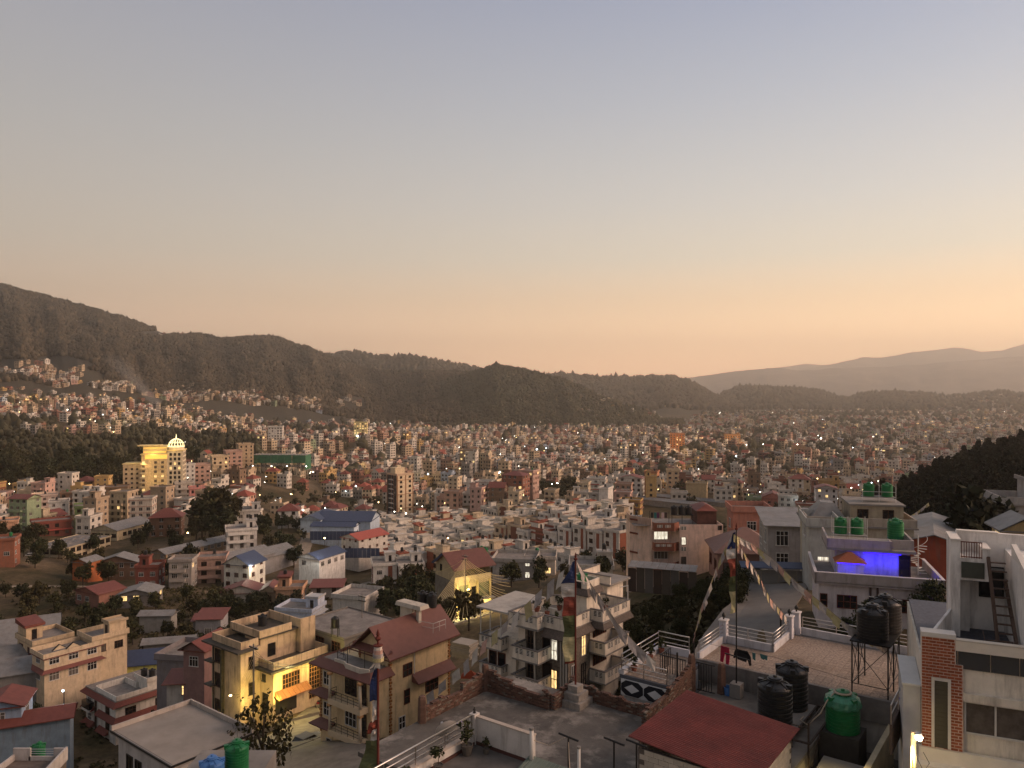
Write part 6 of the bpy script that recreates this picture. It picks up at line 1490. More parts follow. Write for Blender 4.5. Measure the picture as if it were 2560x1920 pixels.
# satellite dish
d_ = F1.thing('satellite_dish', 'grey satellite dish tilted on its arm behind the steel rails', 'satellite dish', -15, -3.0, -16.4)
mb = MB(); prof = [(.46 * q, .14 * q * q) for q in np.linspace(.02, 1, 7)]; mb.lathe(prof, 24); o = part(mb, 'reflector', mat('dish_grey', (.42, .39, .36), rough=.4), d_)
o.matrix_local = Matrix.Translation((0, 0, 1.15)) @ Matrix.Rotation(R(150), 4, 'Z') @ Matrix.Rotation(R(62), 4, 'Y')
part(MB().tube([(-3.0, -16.4, -15), (-3.0, -16.4, -13.9)], .03, 8), 'mast', STEEL, d_)
o = part(MB().tube([(0, 0, 0), (.05, .1, .45)], .012, 6).box(-.04, .14, .06, .14, .44, .53), 'feed_arm', STEEL, d_); o.matrix_local = Matrix.Translation((0, 0, 1.1)) @ Matrix.Rotation(R(150), 4, 'Z') @ Matrix.Rotation(R(62), 4, 'Y')
for (x, y, z, s_, l) in ((-1.75, -16.7, ZW, 1.25, 'dark leaved potted shrub against the low white parapet'), (-1.7, -18.4, ZW, 1.0, 'leafy plant in a pot at the bottom edge of the white terrace'), (-1.85, -20.1, ZW, .9, 'thin potted plant by the rail near the red pole'), (-1.2, -16.2, ZW, .7, 'low sprawling plant in the corner of the white terrace')): pot_plant(F1, l, x, y, z, s_, (.09, .08, .07))

# ================================================================== white house with brick column at the right edge
F2 = Fr(15.47, 29, -24)
w2 = F2.thing('white_house', 'white house with red brick column and iron stair at the right edge', 'house', -24, 3, 3)
CW = (.68, .62, .53)
part(B(1.14, 9, .28, .6, -24, -13.25).box(1.361, 9, .281, .6, -13.249, -11.75).box(0, 1.139, .101, .6, -24, -9.5), 'wall', WALL, w2, CW)
part(B(.02, 9, .601, 9, -24, -10.52), 'wall', WALL, w2, CW)
part(B(1.36, 9, -.02, .6, -11.748, -11.45).box(1.1, 9, .2, .6, -11.449, -10.62), 'wall_band', WALL, w2, CW)
part(B(1.12, 9, .02, .26, -9.92, -9.55), 'parapet_beam', PLAIN, w2, CW); part(B(1.125, 9, .0, .28, -9.549, -9.5), 'coping', PLAIN, w2, (.5, .46, .40))
for x in (1.2, 2.25, 3.15, 4.3): part(MB().tube([(x, .14, -10.62), (x, .14, -9.92)], .018, 8), 'baluster', STEEL, w2)
part(B(1.15, 8.9, .13, .145, -10.6, -9.94), 'glass_panel', mat('smoked_glass', (.05, .055, .06), rough=.08, var=0, spec=.6), w2)
part(B(.1, 9, .61, 9, -10.519, -10.4), 'terrace_floor', mat('blue_grey_tile', (.06, .065, .085), rough=.6, var=.5, scale=7), w2)
part(B(-.02, 1.13, -.02, .58, -9.5, -9.34), 'column_cap', PLAIN, w2, (.55, .53, .50))
part(B(0, 1.12, .0, .1, -13.65, -9.5).box(1.121, 1.36, .001, .1, -13.65, -10.45), 'mortar_core', mat('pale_mortar', (.55, .42, .35), var=.1), w2)
BR2 = MB().box(-.112, .112, -.012, .0, -.041, .041).mesh('brick', mat('red_brick_piece', objcol=True, var=.2, scale=10, bump=.3)); BR2h = MB().box(-.052, .052, -.012, .0, -.041, .041).mesh('brick', MATS['red_brick_piece'])
for k in range(36):
    z = -13.65 + .115 * k + .057
    wd = 1.36 if z < -10.45 else 1.12; x = .0 if k % 2 == 0 else -.12
    while x < wd - .03:
        a, b = max(x, 0.004), min(x + .24, wd - .004); c = (a + b) / 2; ln = b - a
        if ln > .06 and not (.355 < c < .9 and z < -11.05 and not (c - ln / 2 < .33 or c + ln / 2 > .93)):
            o = pput('brick', BR2 if ln > .17 else BR2h, w2, c, 0.0, z); g = rnd.uniform(.8, 1.18); colour(o, (.26 * g, .068 * g, .03 * g))
        x += .24
part(B(.32, .42, -.07, -.015, -13.6, -11.0).box(.86, .96, -.07, -.015, -13.6, -11.0).box(.421, .859, -.07, -.015, -11.1, -11.0), 'slot_frame', PLAIN, w2, (.58, .54, .48))
for k in range(15): part(B(.425, .855, -.04, -.016, -13.6 + k * .166, -13.6 + k * .166 + .158), 'slot_panel', PLAIN, w2, (.075, .066, .045))
part(B(-.3, 9, -.5, .28, -14.35, -14.15).box(-.1, 9, -.1, .1, -14.149, -13.655), 'ledge', PLAIN, w2, CW)
pane_win(w2, 2.42, .281, -13.02, 2.0, 1.22, 0, 'w', 3, 2, 1)
pane_win(w2, 4.9, .281, -13.02, 2.0, 1.22, 0, 'w', 0, 2, 1)
# stair block
WC = (.72, .69, .66)
part(B(1.32, 1.66, 3.6, 5.2, -10.4, -6.45), 'stair_block_wall', WALL, w2, WC); part(B(1.66, 2.72, 3.62, 5.2, -8.05, -7.15).box(2.45, 2.72, 3.621, 5.2, -7.149, -6.75), 'stair_block_wall', WALL, w2, WC)
part(B(1.661, 9, 5.05, 5.3, -10.4, -6.3), 'back_wall', WALL, w2, WC); part(B(1.665, 2.1, 4.5, 5.04, -10.39, -8.051), 'stair_block_wall', WALL, w2, WC)
part(B(3.42, 9, .9, 5.04, -10.4, -6.9), 'side_wall', WALL, w2, WC)
mb = MB(); mb.hexa([(3.415, .9, -6.899), (3.6, .9, -6.899), (3.6, 3.4, -6.899), (3.415, 3.4, -6.899), (3.415, .9, -6.88), (3.6, .9, -6.88), (3.6, 3.4, -6.4), (3.415, 3.4, -6.4)]); part(mb, 'stepped_parapet', PLAIN, w2, (.66, .62, .57))
part(B(1.3, 1.68, 3.55, 5.32, -6.449, -6.38).box(1.681, 3.2, 5.02, 5.32, -6.299, -6.25).box(2.42, 2.74, 3.58, 5.0, -6.749, -6.69), 'coping', PLAIN, w2, (.66, .62, .57))
for k in range(9): part(B(1.70 + k * .09, 1.725 + k * .09, 3.63, 3.66, -7.14, -6.5), 'stair_rail_bar', MATS.get('red_brown_frame', WOODF), w2)
part(B(1.68, 2.44, 3.625, 3.665, -6.51, -6.47).box(1.68, 2.44, 3.625, 3.665, -7.12, -7.08), 'stair_rail', MATS.get('red_brown_frame', WOODF), w2)
part(B(1.7, 2.52, 3.585, 3.615, -7.95, -7.3), 'shutter', mat('grey_green_shutter', (.07, .075, .06), var=.15), w2)
pane_win(w2, 2.95, 5.045, -9.0, .9, 1.3, 0, 'b', 0, 2, 1); part(B(2.0, 3.4, 4.93, 5.045, -7.9, -7.75), 'lintel', PLAIN, w2, (.3, .3, .3))
IR = mat('brown_iron', (.085, .055, .042), var=.2)
ir = F2.thing('iron_stair', 'steep brown iron stair leaning against the white stair block', 'stair', -10.4, 3, 2)
part(MB().beam((2.62, 3.4, -7.0), (2.72, 1.5, -10.35), .11, .16), 'stringer', IR, ir); part(MB().beam((3.22, 3.5, -7.9), (3.30, 1.0, -10.35), .11, .16), 'stringer', IR, ir)
for k in range(11):
    a = k / 10; p0 = Vector((2.62, 3.4, -7.2)).lerp(Vector((2.72, 1.5, -10.2)), a); p1 = Vector((3.22, 3.5, -7.5)).lerp(Vector((3.3, 1.2, -10.2)), a); p1.z = p0.z; p1.y = p0.y
    part(MB().beam(p0, p1, .16, .035), 'tread', IR, ir)
for k in range(8): part(MB().tube([(2.2 + k * .14, .75 + .02 * k, -10.4), (2.2 + k * .14, .75 + .02 * k, -9.6)], .012, 6), 'railing_bar', IR, ir)
part(MB().tube([(2.2, .75, -9.6), (3.2, .9, -9.6)], .018, 6), 'railing_top', IR, ir); part(MB().tube([(2.2, .75, -9.9), (2.2, 1.6, -9.5)], .015, 6), 'railing_top', IR, ir)
# wall toward the terrace, boundary gate below
part(MB().hexa([(.4, .62, -10.4), (.5, .62, -10.4), (1.35, 3.6, -10.4), (1.25, 3.6, -10.4), (.4, .62, -9.4), (.5, .62, -9.4), (1.35, 3.6, -9.3), (1.25, 3.6, -9.3)]), 'parapet', WALL, w2, WC)
part(B(-.62, -.02, .2, 3.4, -24, -11.5), 'side_wing', WALL, w2, (.42, .42, .42)); part(B(-.66, .0, .15, 3.5, -11.499, -11.43), 'coping', PLAIN, w2, (.5, .5, .5))
bw = F2.thing('balustrade', 'white balustrade with oval openings along the ramp beside the terrace', 'balustrade', -15, -1.6, .5)
Fa, Fb = Vector((-1.02, .4, 0)), Vector((-.36, 3.7, 0)); dr = (Fb - Fa).normalized(); nn = Vector((-dr.y, dr.x, 0))
part(run([Fa.xy, Fb.xy], -14.35, -13.2, .1), 'panel', mat('brown_panel', (.07, .05, .045)), bw)
for k in range(3):
    c = Fa.lerp(Fb, .18 + .32 * k) + nn * .053 + Vector((0, 0, -13.75)); mb = MB().poly([c + dr * (.36 * math.cos(q)) + Vector((0, 0, .42 * math.sin(q))) for q in np.linspace(0, 6.283, 14, endpoint=False)])
    part(mb, 'oval', PLAIN, bw, (.5, .47, .44))
railing(bw, [Fa.xy, Fb.xy], -13.2, .75, 2, 1.5)
# lamp pole with bundled cables
lp = F2.thing('street_lamp', 'concrete pole with glaring yellow lamp and bundled cables at the bottom right', 'street lamp', -17, -.42, -2.2)
part(MB().tube([(-.42, -2.2, -17), (-.42, -2.2, -12.3)], [.11, .08], 10), 'pole', mat('pole_concrete', (.3, .25, .2), var=.2), lp, smooth=True)
for k in range(7): part(MB().tube([(-.42 + .09 * math.cos(k), -2.2 + .09 * math.sin(k) - .03, -17), (-.42 + .12 * math.cos(k * 2), -2.25 + .1 * math.sin(k), -14.5), (-.4 + .05 * math.cos(k), -2.25, -12.35)], .014, 5), 'cable', mat('cable_mix%d' % (k % 3), ((.3, .28, .25), (.05, .05, .05), (.3, .09, .03))[k % 3]), lp)
part(MB().beam((-.42, -2.2, -12.35), (-.3, -2.55, -12.2), .04), 'arm', STEEL, lp)
part(MB().lathe([(.02, .09), (.1, .06), (.13, 0), (.12, -.01)], 12, (-.28, -2.6, -12.2)), 'lamp_hood', STEEL, lp)
o = part(MB().lathe([(.01, -.13), (.1, -.09), (.13, 0), (.08, .05), (.01, .06)], 12, (-.28, -2.72, -12.24)), 'bulb', emit('lamp_glare', (1, .78, .36), 60, sampling=False), lp, smooth=True)
q = F2.w(-.36, -2.78, -12.3); lamp_light((q.x, q.y, q.z), 160, (1, .72, .32), .09)
sp = lamp_light((q.x, q.y, q.z), 5200, (1, .74, .3), .12); sp.data = bpy.data.lights.new('lamp_spot', 'SPOT'); sp.data.energy = 7500; sp.data.color = (1, .74, .3); sp.data.spot_size = R(46); sp.data.spot_blend = .6; sp.data.shadow_soft_size = .1
sp.rotation_euler = (q - F1.w(10.3, -7.5, -16.4)).to_track_quat('Z', 'Y').to_euler()
o = part(MB().tube([(-.35, -2.2, -13.1), (-.1, -2.3, -13.6), (.1, -2.0, -13.4), (-.1, -2.1, -13.0)], .012, 5), 'drop_wire', BLACKM, lp)
dg = F2.thing('boundary_gate', 'diamond patterned metal gate beneath the lamp', 'gate', -18.5, -1.2, -.9)
part(B(-2.0, -.5, -.95, -.9, -18.5, -15.0), 'sheet', mat('dark_gate', (.06, .05, .04)), dg)
for i in range(3):
    for j in range(4):
        cx, cz = -1.75 + i * .5, -15.4 - j * .62; part(MB().beam((cx - .22, -.96, cz), (cx, -.96, cz + .27), .03).beam((cx, -.96, cz + .27), (cx + .22, -.96, cz), .03).beam((cx + .22, -.96, cz), (cx, -.96, cz - .27), .03).beam((cx, -.96, cz - .27), (cx - .22, -.96, cz), .03), 'diamond', mat('gate_cream', (.35, .3, .2)), dg)

# ================================================================== house with blue light and the roofs behind it
F3 = Fr(26.02, 66, -17.5)
lh = F3.thing('lavender_house', 'pale house with glowing blue light strip on its roof terrace', 'house', -25, 5, 4)
LC_ = (.46, .42, .43)
part(B(.35, 9.6, .5, 8, -25, -17.05), 'wall', WALL, lh, LC_)
part(B(.0, 10, .1, 8.4, -17.049, -16.95), 'roof_slab', DECK, lh)
part(run([(.08, 8.3), (.08, .18), (9.92, .18), (9.92, 8.3)], -17.15, -16.2, .16), 'parapet', WALL, lh, (.30, .265, .26)); part(run([(.08, 8.3), (.08, .18), (9.92, .18), (9.92, 8.3)], -16.2, -16.13, .24), 'coping', PLAIN, lh, (.5, .46, .46))
part(B(1.95, 8.0, 3.7, 8.2, -16.94, -14.75), 'upper_wall', WALL, lh, (.46, .42, .45)); part(B(1.2, 8.4, 3.0, 8.6, -14.749, -14.55), 'upper_slab', CONC, lh)
part(run([(1.3, 8.5), (1.3, 3.1), (6.4, 3.1), (6.4, 4.0), (8.3, 4.0), (8.3, 8.5)], -14.549, -13.75, .16), 'upper_parapet', WALL, lh, (.33, .29, .285))
part(B(2.0, 4.1, 1.9, 3.69, -16.94, -15.55), 'kiosk', WALL, lh, (.5, .46, .48))
part(MB().hexa([(1.75, 1.6, -15.56), (4.35, 1.6, -15.56), (4.35, 3.69, -15.56), (1.75, 3.69, -15.56), (2.9, 2.7, -14.8), (3.2, 2.7, -14.8), (3.2, 2.9, -14.8), (2.9, 2.9, -14.8)]), 'kiosk_roof', mat('terracotta', (.27, .09, .05), var=.2, scale=8), lh)
BL = emit('blue_led', (.02, .005, 1.0), 5.0)
part(B(1.95, 4.15, 1.86, 1.895, -15.66, -15.6).box(4.3, 7.3, 3.62, 3.66, -15.0, -14.95).box(.3, 4.5, .28, .31, -16.3, -16.24).box(.17, .2, .5, 3.5, -16.3, -16.25), 'led_strip', BL, lh)
for (x, y, z, e) in ((5.0, 2.9, -15.5, 110), (3.0, 1.3, -15.9, 30), (6.6, 3.0, -15.6, 90), (1.4, .9, -16.4, 35)):
    q = F3.w(x, y, z); lamp_light((q.x, q.y, q.z), e * .8, (.004, .0, 1.0), .12)
pput('door', win_mesh(.8, 1.9, 0, 'd', 1, 0, False), lh, 7.6, 3.7, -16.94)
for (x, w_, n_) in ((2.6, 1.6, 3), (6.9, 1.6, 3), (.75, .6, 1)): pane_win(lh, x, .5, -19.2, w_, 1.15, 0, 'r', 0, n_, 2)
part(B(4.35, 4.5, .32, .49, -25, -17.06).box(4.9, 5.05, .32, .49, -25, -17.06), 'drain_pipe', mat('brown_pipe', (.05, .032, .028)), lh)
part(B(.2, .22, 0, .02, 0, 0.01), 'scupper', CONC, lh)
ss = F3.thing('spiral_stair', 'white iron spiral stair at the right of the upper storey', 'stair', -16.95, 8.9, 5)
part(MB().tube([(8.9, 5, -16.95), (8.9, 5, -13.3)], .05, 8), 'centre_pole', FRAME, ss)
for k in range(13):
    a = k * .52; part(MB().beam((8.9, 5, -16.75 + k * .2), (8.9 + .7 * math.cos(a), 5 + .7 * math.sin(a), -16.75 + k * .2), .2, .03), 'tread', FRAME, ss)
part(MB().tube([(8.9 + .72 * math.cos(k * .26), 5 + .72 * math.sin(k * .26), -16.0 + k * .1) for k in range(26)], .02, 5), 'hand_rail', FRAME, ss)
for (x, y, r_, h_, z, l) in ((2.6, 5.6, .55, 1.15, -13.7, 'left green tank on the roof of the pale house'), (4.0, 5.7, .55, 1.15, -13.7, 'second green tank on the roof of the pale house'), (7.4, 7.0, .7, 1.5, -14.2, 'large green tank at the right end of the pale house roof')):
    big_tank(F3.w(x, y, z), l, r_, h_, 'g', ribs=7)
st = F3.thing('tank_stand', 'white pipe cage around the two green tanks of the pale house', 'tank stand', -14.55, 3.3, 5.6)
for x in (1.9, 3.3, 4.75):
    for y in (4.9, 6.3): part(MB().tube([(x, y, -14.55), (x, y, -12.2)], .03, 6), 'post', FRAME, st)
for z in (-13.72, -13.0): part(MB().tube([(1.9, 4.9, z), (4.75, 4.9, z)], .025, 6), 'rail', FRAME, st)
part(B(1.9, 4.75, 4.9, 6.3, -13.78, -13.71), 'platform', CONC, st)
F3b = Fr(34, 88, -14)
bh = F3b.thing('house', 'beige house with grey hip roof and rooftop tanks behind the pale house', 'house', -28, 5, 4)
part(B(0, 11, 0, 8, -28, -16.2), 'wall', WALL, bh, (.36, .32, .25)); part(B(-.4, 11.4, -.4, 8.4, -16.199, -16), 'roof_slab', CONC, bh); part(run([(-.2, 8), (-.2, -.2), (11.2, -.2), (11.2, 8)], -15.999, -15.1, .15), 'parapet', WALL, bh, (.34, .30, .25))
part(MB().hexa([(.2, 1.5, -16), (4.6, 1.5, -16), (4.6, 7.5, -16), (.2, 7.5, -16), (1.8, 3.5, -14), (3.2, 3.5, -14), (3.2, 5.5, -14), (1.8, 5.5, -14)]), 'hip_roof', GREYTIN, bh)
part(B(4.8, 10.4, 2, 7.8, -15.99, -14.0), 'upper_wall', WALL, bh, (.33, .28, .2)); part(B(4.6, 10.6, 1.8, 8, -13.999, -13.8), 'upper_slab', CONC, bh)
for x in (6.1, 8.8): pane_win(bh, x, 2, -15.5, 1.2, 1.1, 0, 'd', 0, 2, 1)
for x in (2, 5.2, 8.6): pane_win(bh, x, 0, -18.9, 1.4, 1.3, 0, 'd', 2 if x < 3 else 0, 2, 2)
for (x, l) in ((7.2, 'left green tank on the hip roofed house'), (9.2, 'right green tank on the hip roofed house')): big_tank(F3b.w(x, 4.5, -13.2), l, .62, 1.25, 'g', ribs=7)
st = F3b.thing('tank_stand', 'white pipe stand under the highest green tanks', 'tank stand', -13.8, 8.2, 4.5)
for x in (6.4, 8.2, 10): part(MB().tube([(x, 3.8, -13.8), (x, 3.8, -11.6)], .03, 6), 'post', FRAME, st)
part(B(6.4, 10, 3.8, 5.3, -13.28, -13.21), 'platform', CONC, st); part(MB().tube([(6.4, 3.8, -12.6), (10, 3.8, -12.6)], .025, 6), 'rail', FRAME, st)
q = F3b.w(1.5, -.4, 0); lamp_light((q.x, q.y, -18), 120, (.8, 1, .7), .2)
# curved shed behind, glass hall, pink roofed house and gate
cs = thing('shed', 'long grey roofed shed with rust red walls behind the white house', 'shed', tuple(P(2335, 1440, 84)), R(-28))
colour(MB().box(-5, 5, 0, 16, -6, 3.0).build('wall', WALL, cs), (.28, .065, .035)); mb = MB()
for i in range(10):
    a0, a1 = -5.4 + 1.08 * i, -5.4 + 1.08 * (i + 1); f_ = lambda a: 4.6 - abs(a) * .30
    mb.hexa([(a0, -.5, f_(a0) - .1), (a1, -.5, f_(a1) - .1), (a1, 16.5, f_(a1) - .1), (a0, 16.5, f_(a0) - .1), (a0, -.5, f_(a0)), (a1, -.5, f_(a1)), (a1, 16.5, f_(a1)), (a0, 16.5, f_(a0))])
mb.build('roof', GREYTIN, cs); colour(MB().poly([(-5, -.002, 3), (5, -.002, 3), (0, -.002, 4.5)]).build('gable_wall', WALL, cs), (.28, .065, .035))
spec_house('pavilion', 'glass fronted hall with white butterfly roof left of the blue lit house', 1978, 1420, 108, w=7.5, d=8, n=2.2, rot=-10, col=(.30, .28, .27), cat='building', roof='shed', rcol='grey', win=(1.5, 1.9), frame='w', lit=0)
spec_house('house', 'dusky pink house with broad hip roof behind the second prayer flag', 1862, 1432, 118, w=9.5, d=9, n=1.4, rot=-6, col=(.30, .17, .14), roof='hip', rcol='pinkish', lit=.1)
spec_house('house', 'salmon upper storey above the broad pinkish roof', 1870, 1418, 132, w=6, d=6, n=3.3, rot=-6, col=(.42, .19, .14), lit=0)
spec_house('house', 'house with lit green windows left behind the pale house', 2048, 1425, 88, w=3, d=6, n=1.8, rot=-14, col=(.38, .38, .36), lit=.4, lc='w', win=(1.1, 1.2), frame='w', tower=0)
spec_house('house', 'grey house with dark niche at the right edge under the pines', 2555, 1352, 96, w=6, d=6, n=1.6, rot=-16, col=(.36, .34, .33), tower=1, win=(.6, 1.1))
spec_house('house', 'small house with lit yellow gable at the right edge', 2548, 1384, 82, w=4, d=4, n=1, rot=-16, col=(.42, .32, .16), roof='gable', rcol='grey', lit=1)
gq = thing('driveway_gate', 'wide pale metal gate closing the driveway below the pink roof', 'gate', tuple(P(1948, 1474, 92)), R(-6))
for k in range(4): colour(MB().box(-4.1 + k * 2.05, -2.1 + k * 2.05, 0, .06, 0, 2.3).build('panel', PLAIN, gq), (.26, .25, .23))
colour(MB().box(-4.4, -4.12, -.1, .2, 0, 2.7).box(4.12, 4.4, -.1, .2, 0, 2.7).build('post', PLAIN, gq), (.3, .29, .27)); MB().hexa([(-4.6, -1.0, 2.7), (4.6, -1.0, 2.7), (4.6, .6, 3.1), (-4.6, .6, 3.1), (-4.6, -1.0, 2.8), (4.6, -1.0, 2.8), (4.6, .6, 3.2), (-4.6, .6, 3.2)]).build('canopy', BLUETIN, gq)
for (px, Y, s_, l) in ((2440, 92, 1.05, 'large dark spreading tree behind the white house'), (2390, 100, .85, 'dark tree left of the large spreading one'), (2500, 98, .9, 'dark tree right of the large spreading one')): 
    x = (px - 1280) / 1920 * Y; tree('tree', l, (x, Y, -24), s_, c=(.016, .018, .009))
for (px, Y, s_, l) in ((2175, 60, .55, 'leafy shrub before the window of the pale house'), (2225, 52, .5, 'thin tree right of the tall trestle tanks'), (2120, 60, .4, 'small shrub at the foot of the pale house'), (2330, 62, .7, 'dark palm like shrub in the gap beside the white house')): tree_px('shrub', l, px, Y, s_, pool=NEART, c=(.03, .035, .014))

# ================================================================== pink apartment house with red brown balconies
F4 = Fr(27.34, 125, 0)
pk = F4.thing('apartment_house', 'pink apartment house with red brown balconies and blank right wall', 'building', -40, 0, 4)
PC = (.64, .46, .385); RB = (.20, .075, .048)
part(MB().prism([(7, 0), (7, 9), (-7.4, 9), (-7.3, 5.2), (-4.3, 2.0), (-.9, 1.9), (-.05, 1.0), (-.05, 0)], -40, -23.5), 'wall', WALL, pk, PC)
part(B(-.05, 7, -.001, .11, -23.499, -22.9).box(6.89, 7, .111, 9, -23.499, -22.9), 'parapet', WALL, pk, PC); part(run([(-7.3, 8.9), (-7.25, 5.2), (-4.3, 2.05)], -23.499, -22.3, .12), 'parapet', WALL, pk, (.42, .29, .23))
part(B(-7.2, 6.9, 2.1, 8.9, -23.498, -23.45), 'roof_deck', DECK, pk)
bal = [(-4.25, 1.0), (-4.2, -.1), (-1.0, -.15), (-.06, .75)]
for k, zt in enumerate((-22.6, -25.85, -29.05)):
    part(run(bal, zt - 1.3, zt, .12), 'balcony_wall', PLAIN, pk, RB); part(MB().prism([*bal, (-.06, 1.9), (-4.25, 1.9)], zt - 1.42, zt - 1.301), 'balcony_floor', PLAIN, pk, (.36, .25, .2))
    if k == 0:
        for u in (-3.3, -2.0): pput('vent_grille', grille_mesh(.9, .45), pk, u, -.18, zt - .75)
    else:
        pane_win(pk, -2.75, 1.93, zt + .15, 2.3, 1.65, 0, 'w', 2 if k == 1 else 3, 4, 1)
        for u in (-3.6, -2.7, -1.8): pput('vent_grille', grille_mesh(.7, .4), pk, u, -.18, zt - .6)
    part(MB().beam((-.9, 1.85, zt - 1.2), (-.1, 1.1, zt - 1.2), .1), 'trim', PLAIN, pk, RB)
for z in (-26.2, -29.4):
    pane_win(pk, .6, -.001, z, .8, 1.3, 0, 'd', 2 if z > -27 else 3, 1, 1); pput('vent_grille', grille_mesh(.85, .6), pk, .6, -.002, z - .95)
    pane_win(pk, -5.7, 3.6, z + .3, 1.2, 1.4, -.78, 'w', 3, 2, 1)
pput('vent_grille', grille_mesh(.85, .55), pk, .6, -.002, -23.75); pput('window', win_mesh(.5, .6, 0, 'b', 1, 0, False), pk, 6.5, -.001, -23.7)
for z in (-22.7, -25.0, -28.2, -31.3): part(run([(-7.3, 5.15), (-6.3, 4.05)], z - .3, z, .16), 'stripe', PLAIN, pk, (.16, .055, .04))
part(MB().hexa([(3.6, 3.2, -23.4), (6.8, 3.2, -23.4), (6.8, 8, -23.4), (3.6, 8, -23.4), (3.6, 3.2, -21.2), (6.8, 3.2, -21.2), (6.8, 8, -21.0), (3.6, 8, -21.0)]), 'roof_room', mat('dark_brick_room', (.10, .045, .035), var=.3), pk); part(MB().hexa([(3.3, 2.9, -21.19), (7.0, 2.9, -21.19), (7.0, 8.2, -21.0), (3.3, 8.2, -21.0), (5.2, 4.0, -20.2), (5.4, 4.0, -20.2), (5.4, 7, -20.2), (5.2, 7, -20.2)]), 'roof_room_roof', REDTIN, pk)
for k, x in enumerate((-.1, 1.15, 2.3)): big_tank(F4.w(x, 4.0, -21.9), ('left', 'middle', 'right')[k] + ' black tank on the pink apartment house', .55, 1.2, 'k', ribs=6)
st = F4.thing('tank_stand', 'black stand under the tanks of the pink apartment house', 'tank stand', -23.45, 1, 4)
for x in (-.6, 1.1, 2.9): part(B(x - .04, x + .04, 3.4, 3.48, -23.45, -21.97), 'leg', BLACKM, st)
part(B(-.7, 3.0, 3.4, 4.6, -21.98, -21.91), 'platform', BLACKM, st)
ln = F4.thing('clothes_line', 'washing line along the roof of the pink apartment house', 'clothes line', -23.45, -2, 3)
part(MB().tube([(-4.4, 3, -21.3), (-1.2, 3, -21.5)], .015, 4), 'line', BLACKM, ln); part(B(-4.45, -4.38, 2.97, 3.03, -23.45, -21.2).box(-1.23, -1.16, 2.97, 3.03, -23.45, -21.2), 'post', BLACKM, ln)
for k, (x, c, l) in enumerate(((-4.0, (.02, .02, .02), 'dark cloth at the left end of the roof washing line'), (-3.45, (.03, .13, .13), 'teal cloth on the roof washing line'), (-3.0, (.1, .03, .08), 'dark plum cloth on the roof washing line'), (-2.2, (.4, .3, .3), 'pale pink cloth on the roof washing line'), (-1.7, (.03, .02, .02), 'black cloth at the right end of the roof washing line'))):
    t = F4.thing('cloth', l, 'cloth', -22.4, x, 3); part(MB().box(x - .22, x + .22, 2.98, 3.02, -22.3 - .1 * (k % 2), -21.42), 'fabric', mat('wash%d' % k, c, var=.2), t)
tp = thing('tin_wall', 'patched tin and timber wall with corrugated roof below the pink apartment house', 'wall', tuple(P(1655, 1452, 112)), R(-20))
for k in range(8): colour(MB().box(-5 + k * 1.25, -3.8 + k * 1.25, 0, .08, -2, 1.5 + .1 * (k % 3)).build('board', PLAIN, tp), [(.05, .035, .03), (.075, .06, .05), (.10, .09, .085)][k % 3])
for k in range(9): MB().hexa([(-5 + k * 1.1, -.3, 1.7), (-3.95 + k * 1.1, -.3, 1.7), (-3.95 + k * 1.1, 2.6, 2.0), (-5 + k * 1.1, 2.6, 2.0), (-5 + k * 1.1, -.3, 1.76), (-3.95 + k * 1.1, -.3, 1.76), (-3.95 + k * 1.1, 2.6, 2.06), (-5 + k * 1.1, 2.6, 2.06)]).build('roof_sheet', GREYTIN, tp)

# ================================================================== tiered house with balconies behind the grey roof
F5 = Fr(4.63, 70, -38)
th_ = F5.thing('tiered_house', 'tiered house with stone cladding, vented balconies and rooftop planters', 'house', -36, -2, 4)
STONE = mat('stone_cladding', (.15, .125, .10), var=.55, scale=5, stain=.5, stain_rgb=(.26, .23, .19), bump=.8, bscale=6)
TC = (.68, .60, .50)
part(MB().prism([(.6, 0), (.6, 3.7), (-3.9, 3.7), (-4.3, 0)], -36, -22.5), 'stone_wall', STONE, th_)
part(B(-4.5, .45, 3.701, 9.2, -36, -22.5).box(-5.1, -4.301, .0, 3.7, -36, -22.5), 'wall', WALL, th_, TC)
part(B(-8.6, -5.101, -.4, 5.5, -36, -24.3), 'wall', WALL, th_, TC)
part(B(-5.2, .65, -.2, 9.3, -22.499, -22.35), 'roof_slab', DECK, th_)
balcony_run(th_, [(-5.1, 4), (-5.05, -1.4), (-1.85, -1.4), (-1.85, -.35), (.55, -.35), (.62, 3.4)], -21.25, 1.15, TC, [(1, (.25, .72)), (2, (.5,)), (3, (.3,)), (4, (.8,))], slab=(-5.1, -1.8, -1.45, -.1, -22.6, -22.4))
part(skirt([(-1.8, -.36), (.6, -.36), (.6, 3.6)], -23.05, -22.45, .6), 'tile_skirt', mat('brown_tile', (.10, .08, .068), var=.3, scale=6), th_)
part(B(-2.6, .35, 3.5, 5.9, -22.34, -19.7), 'stair_tower', WALL, th_, TC); part(skirt([(-2.6, 3.5), (.35, 3.5), (.35, 5.9)], -19.9, -19.4, .45), 'tile_skirt', MATS['brown_tile'], th_)
part(run([(-2.5, 3.6), (.25, 3.6), (.25, 5.8), (-2.5, 5.8)], -19.6, -18.75, .14), 'tower_parapet', WALL, th_, TC); part(B(-2.5, .3, 3.6, 5.8, -19.65, -19.55), 'tower_slab', DECK, th_)
pput('window', win_mesh(.5, .45, 0, 'b', 1, 0, False), th_, -.6, 3.52, -19.35)
big_tank(F5.w(-1.0, 4.8, -19.55), 'dark green tank on the tower of the tiered house', .5, 1.0, 'g', ribs=6)
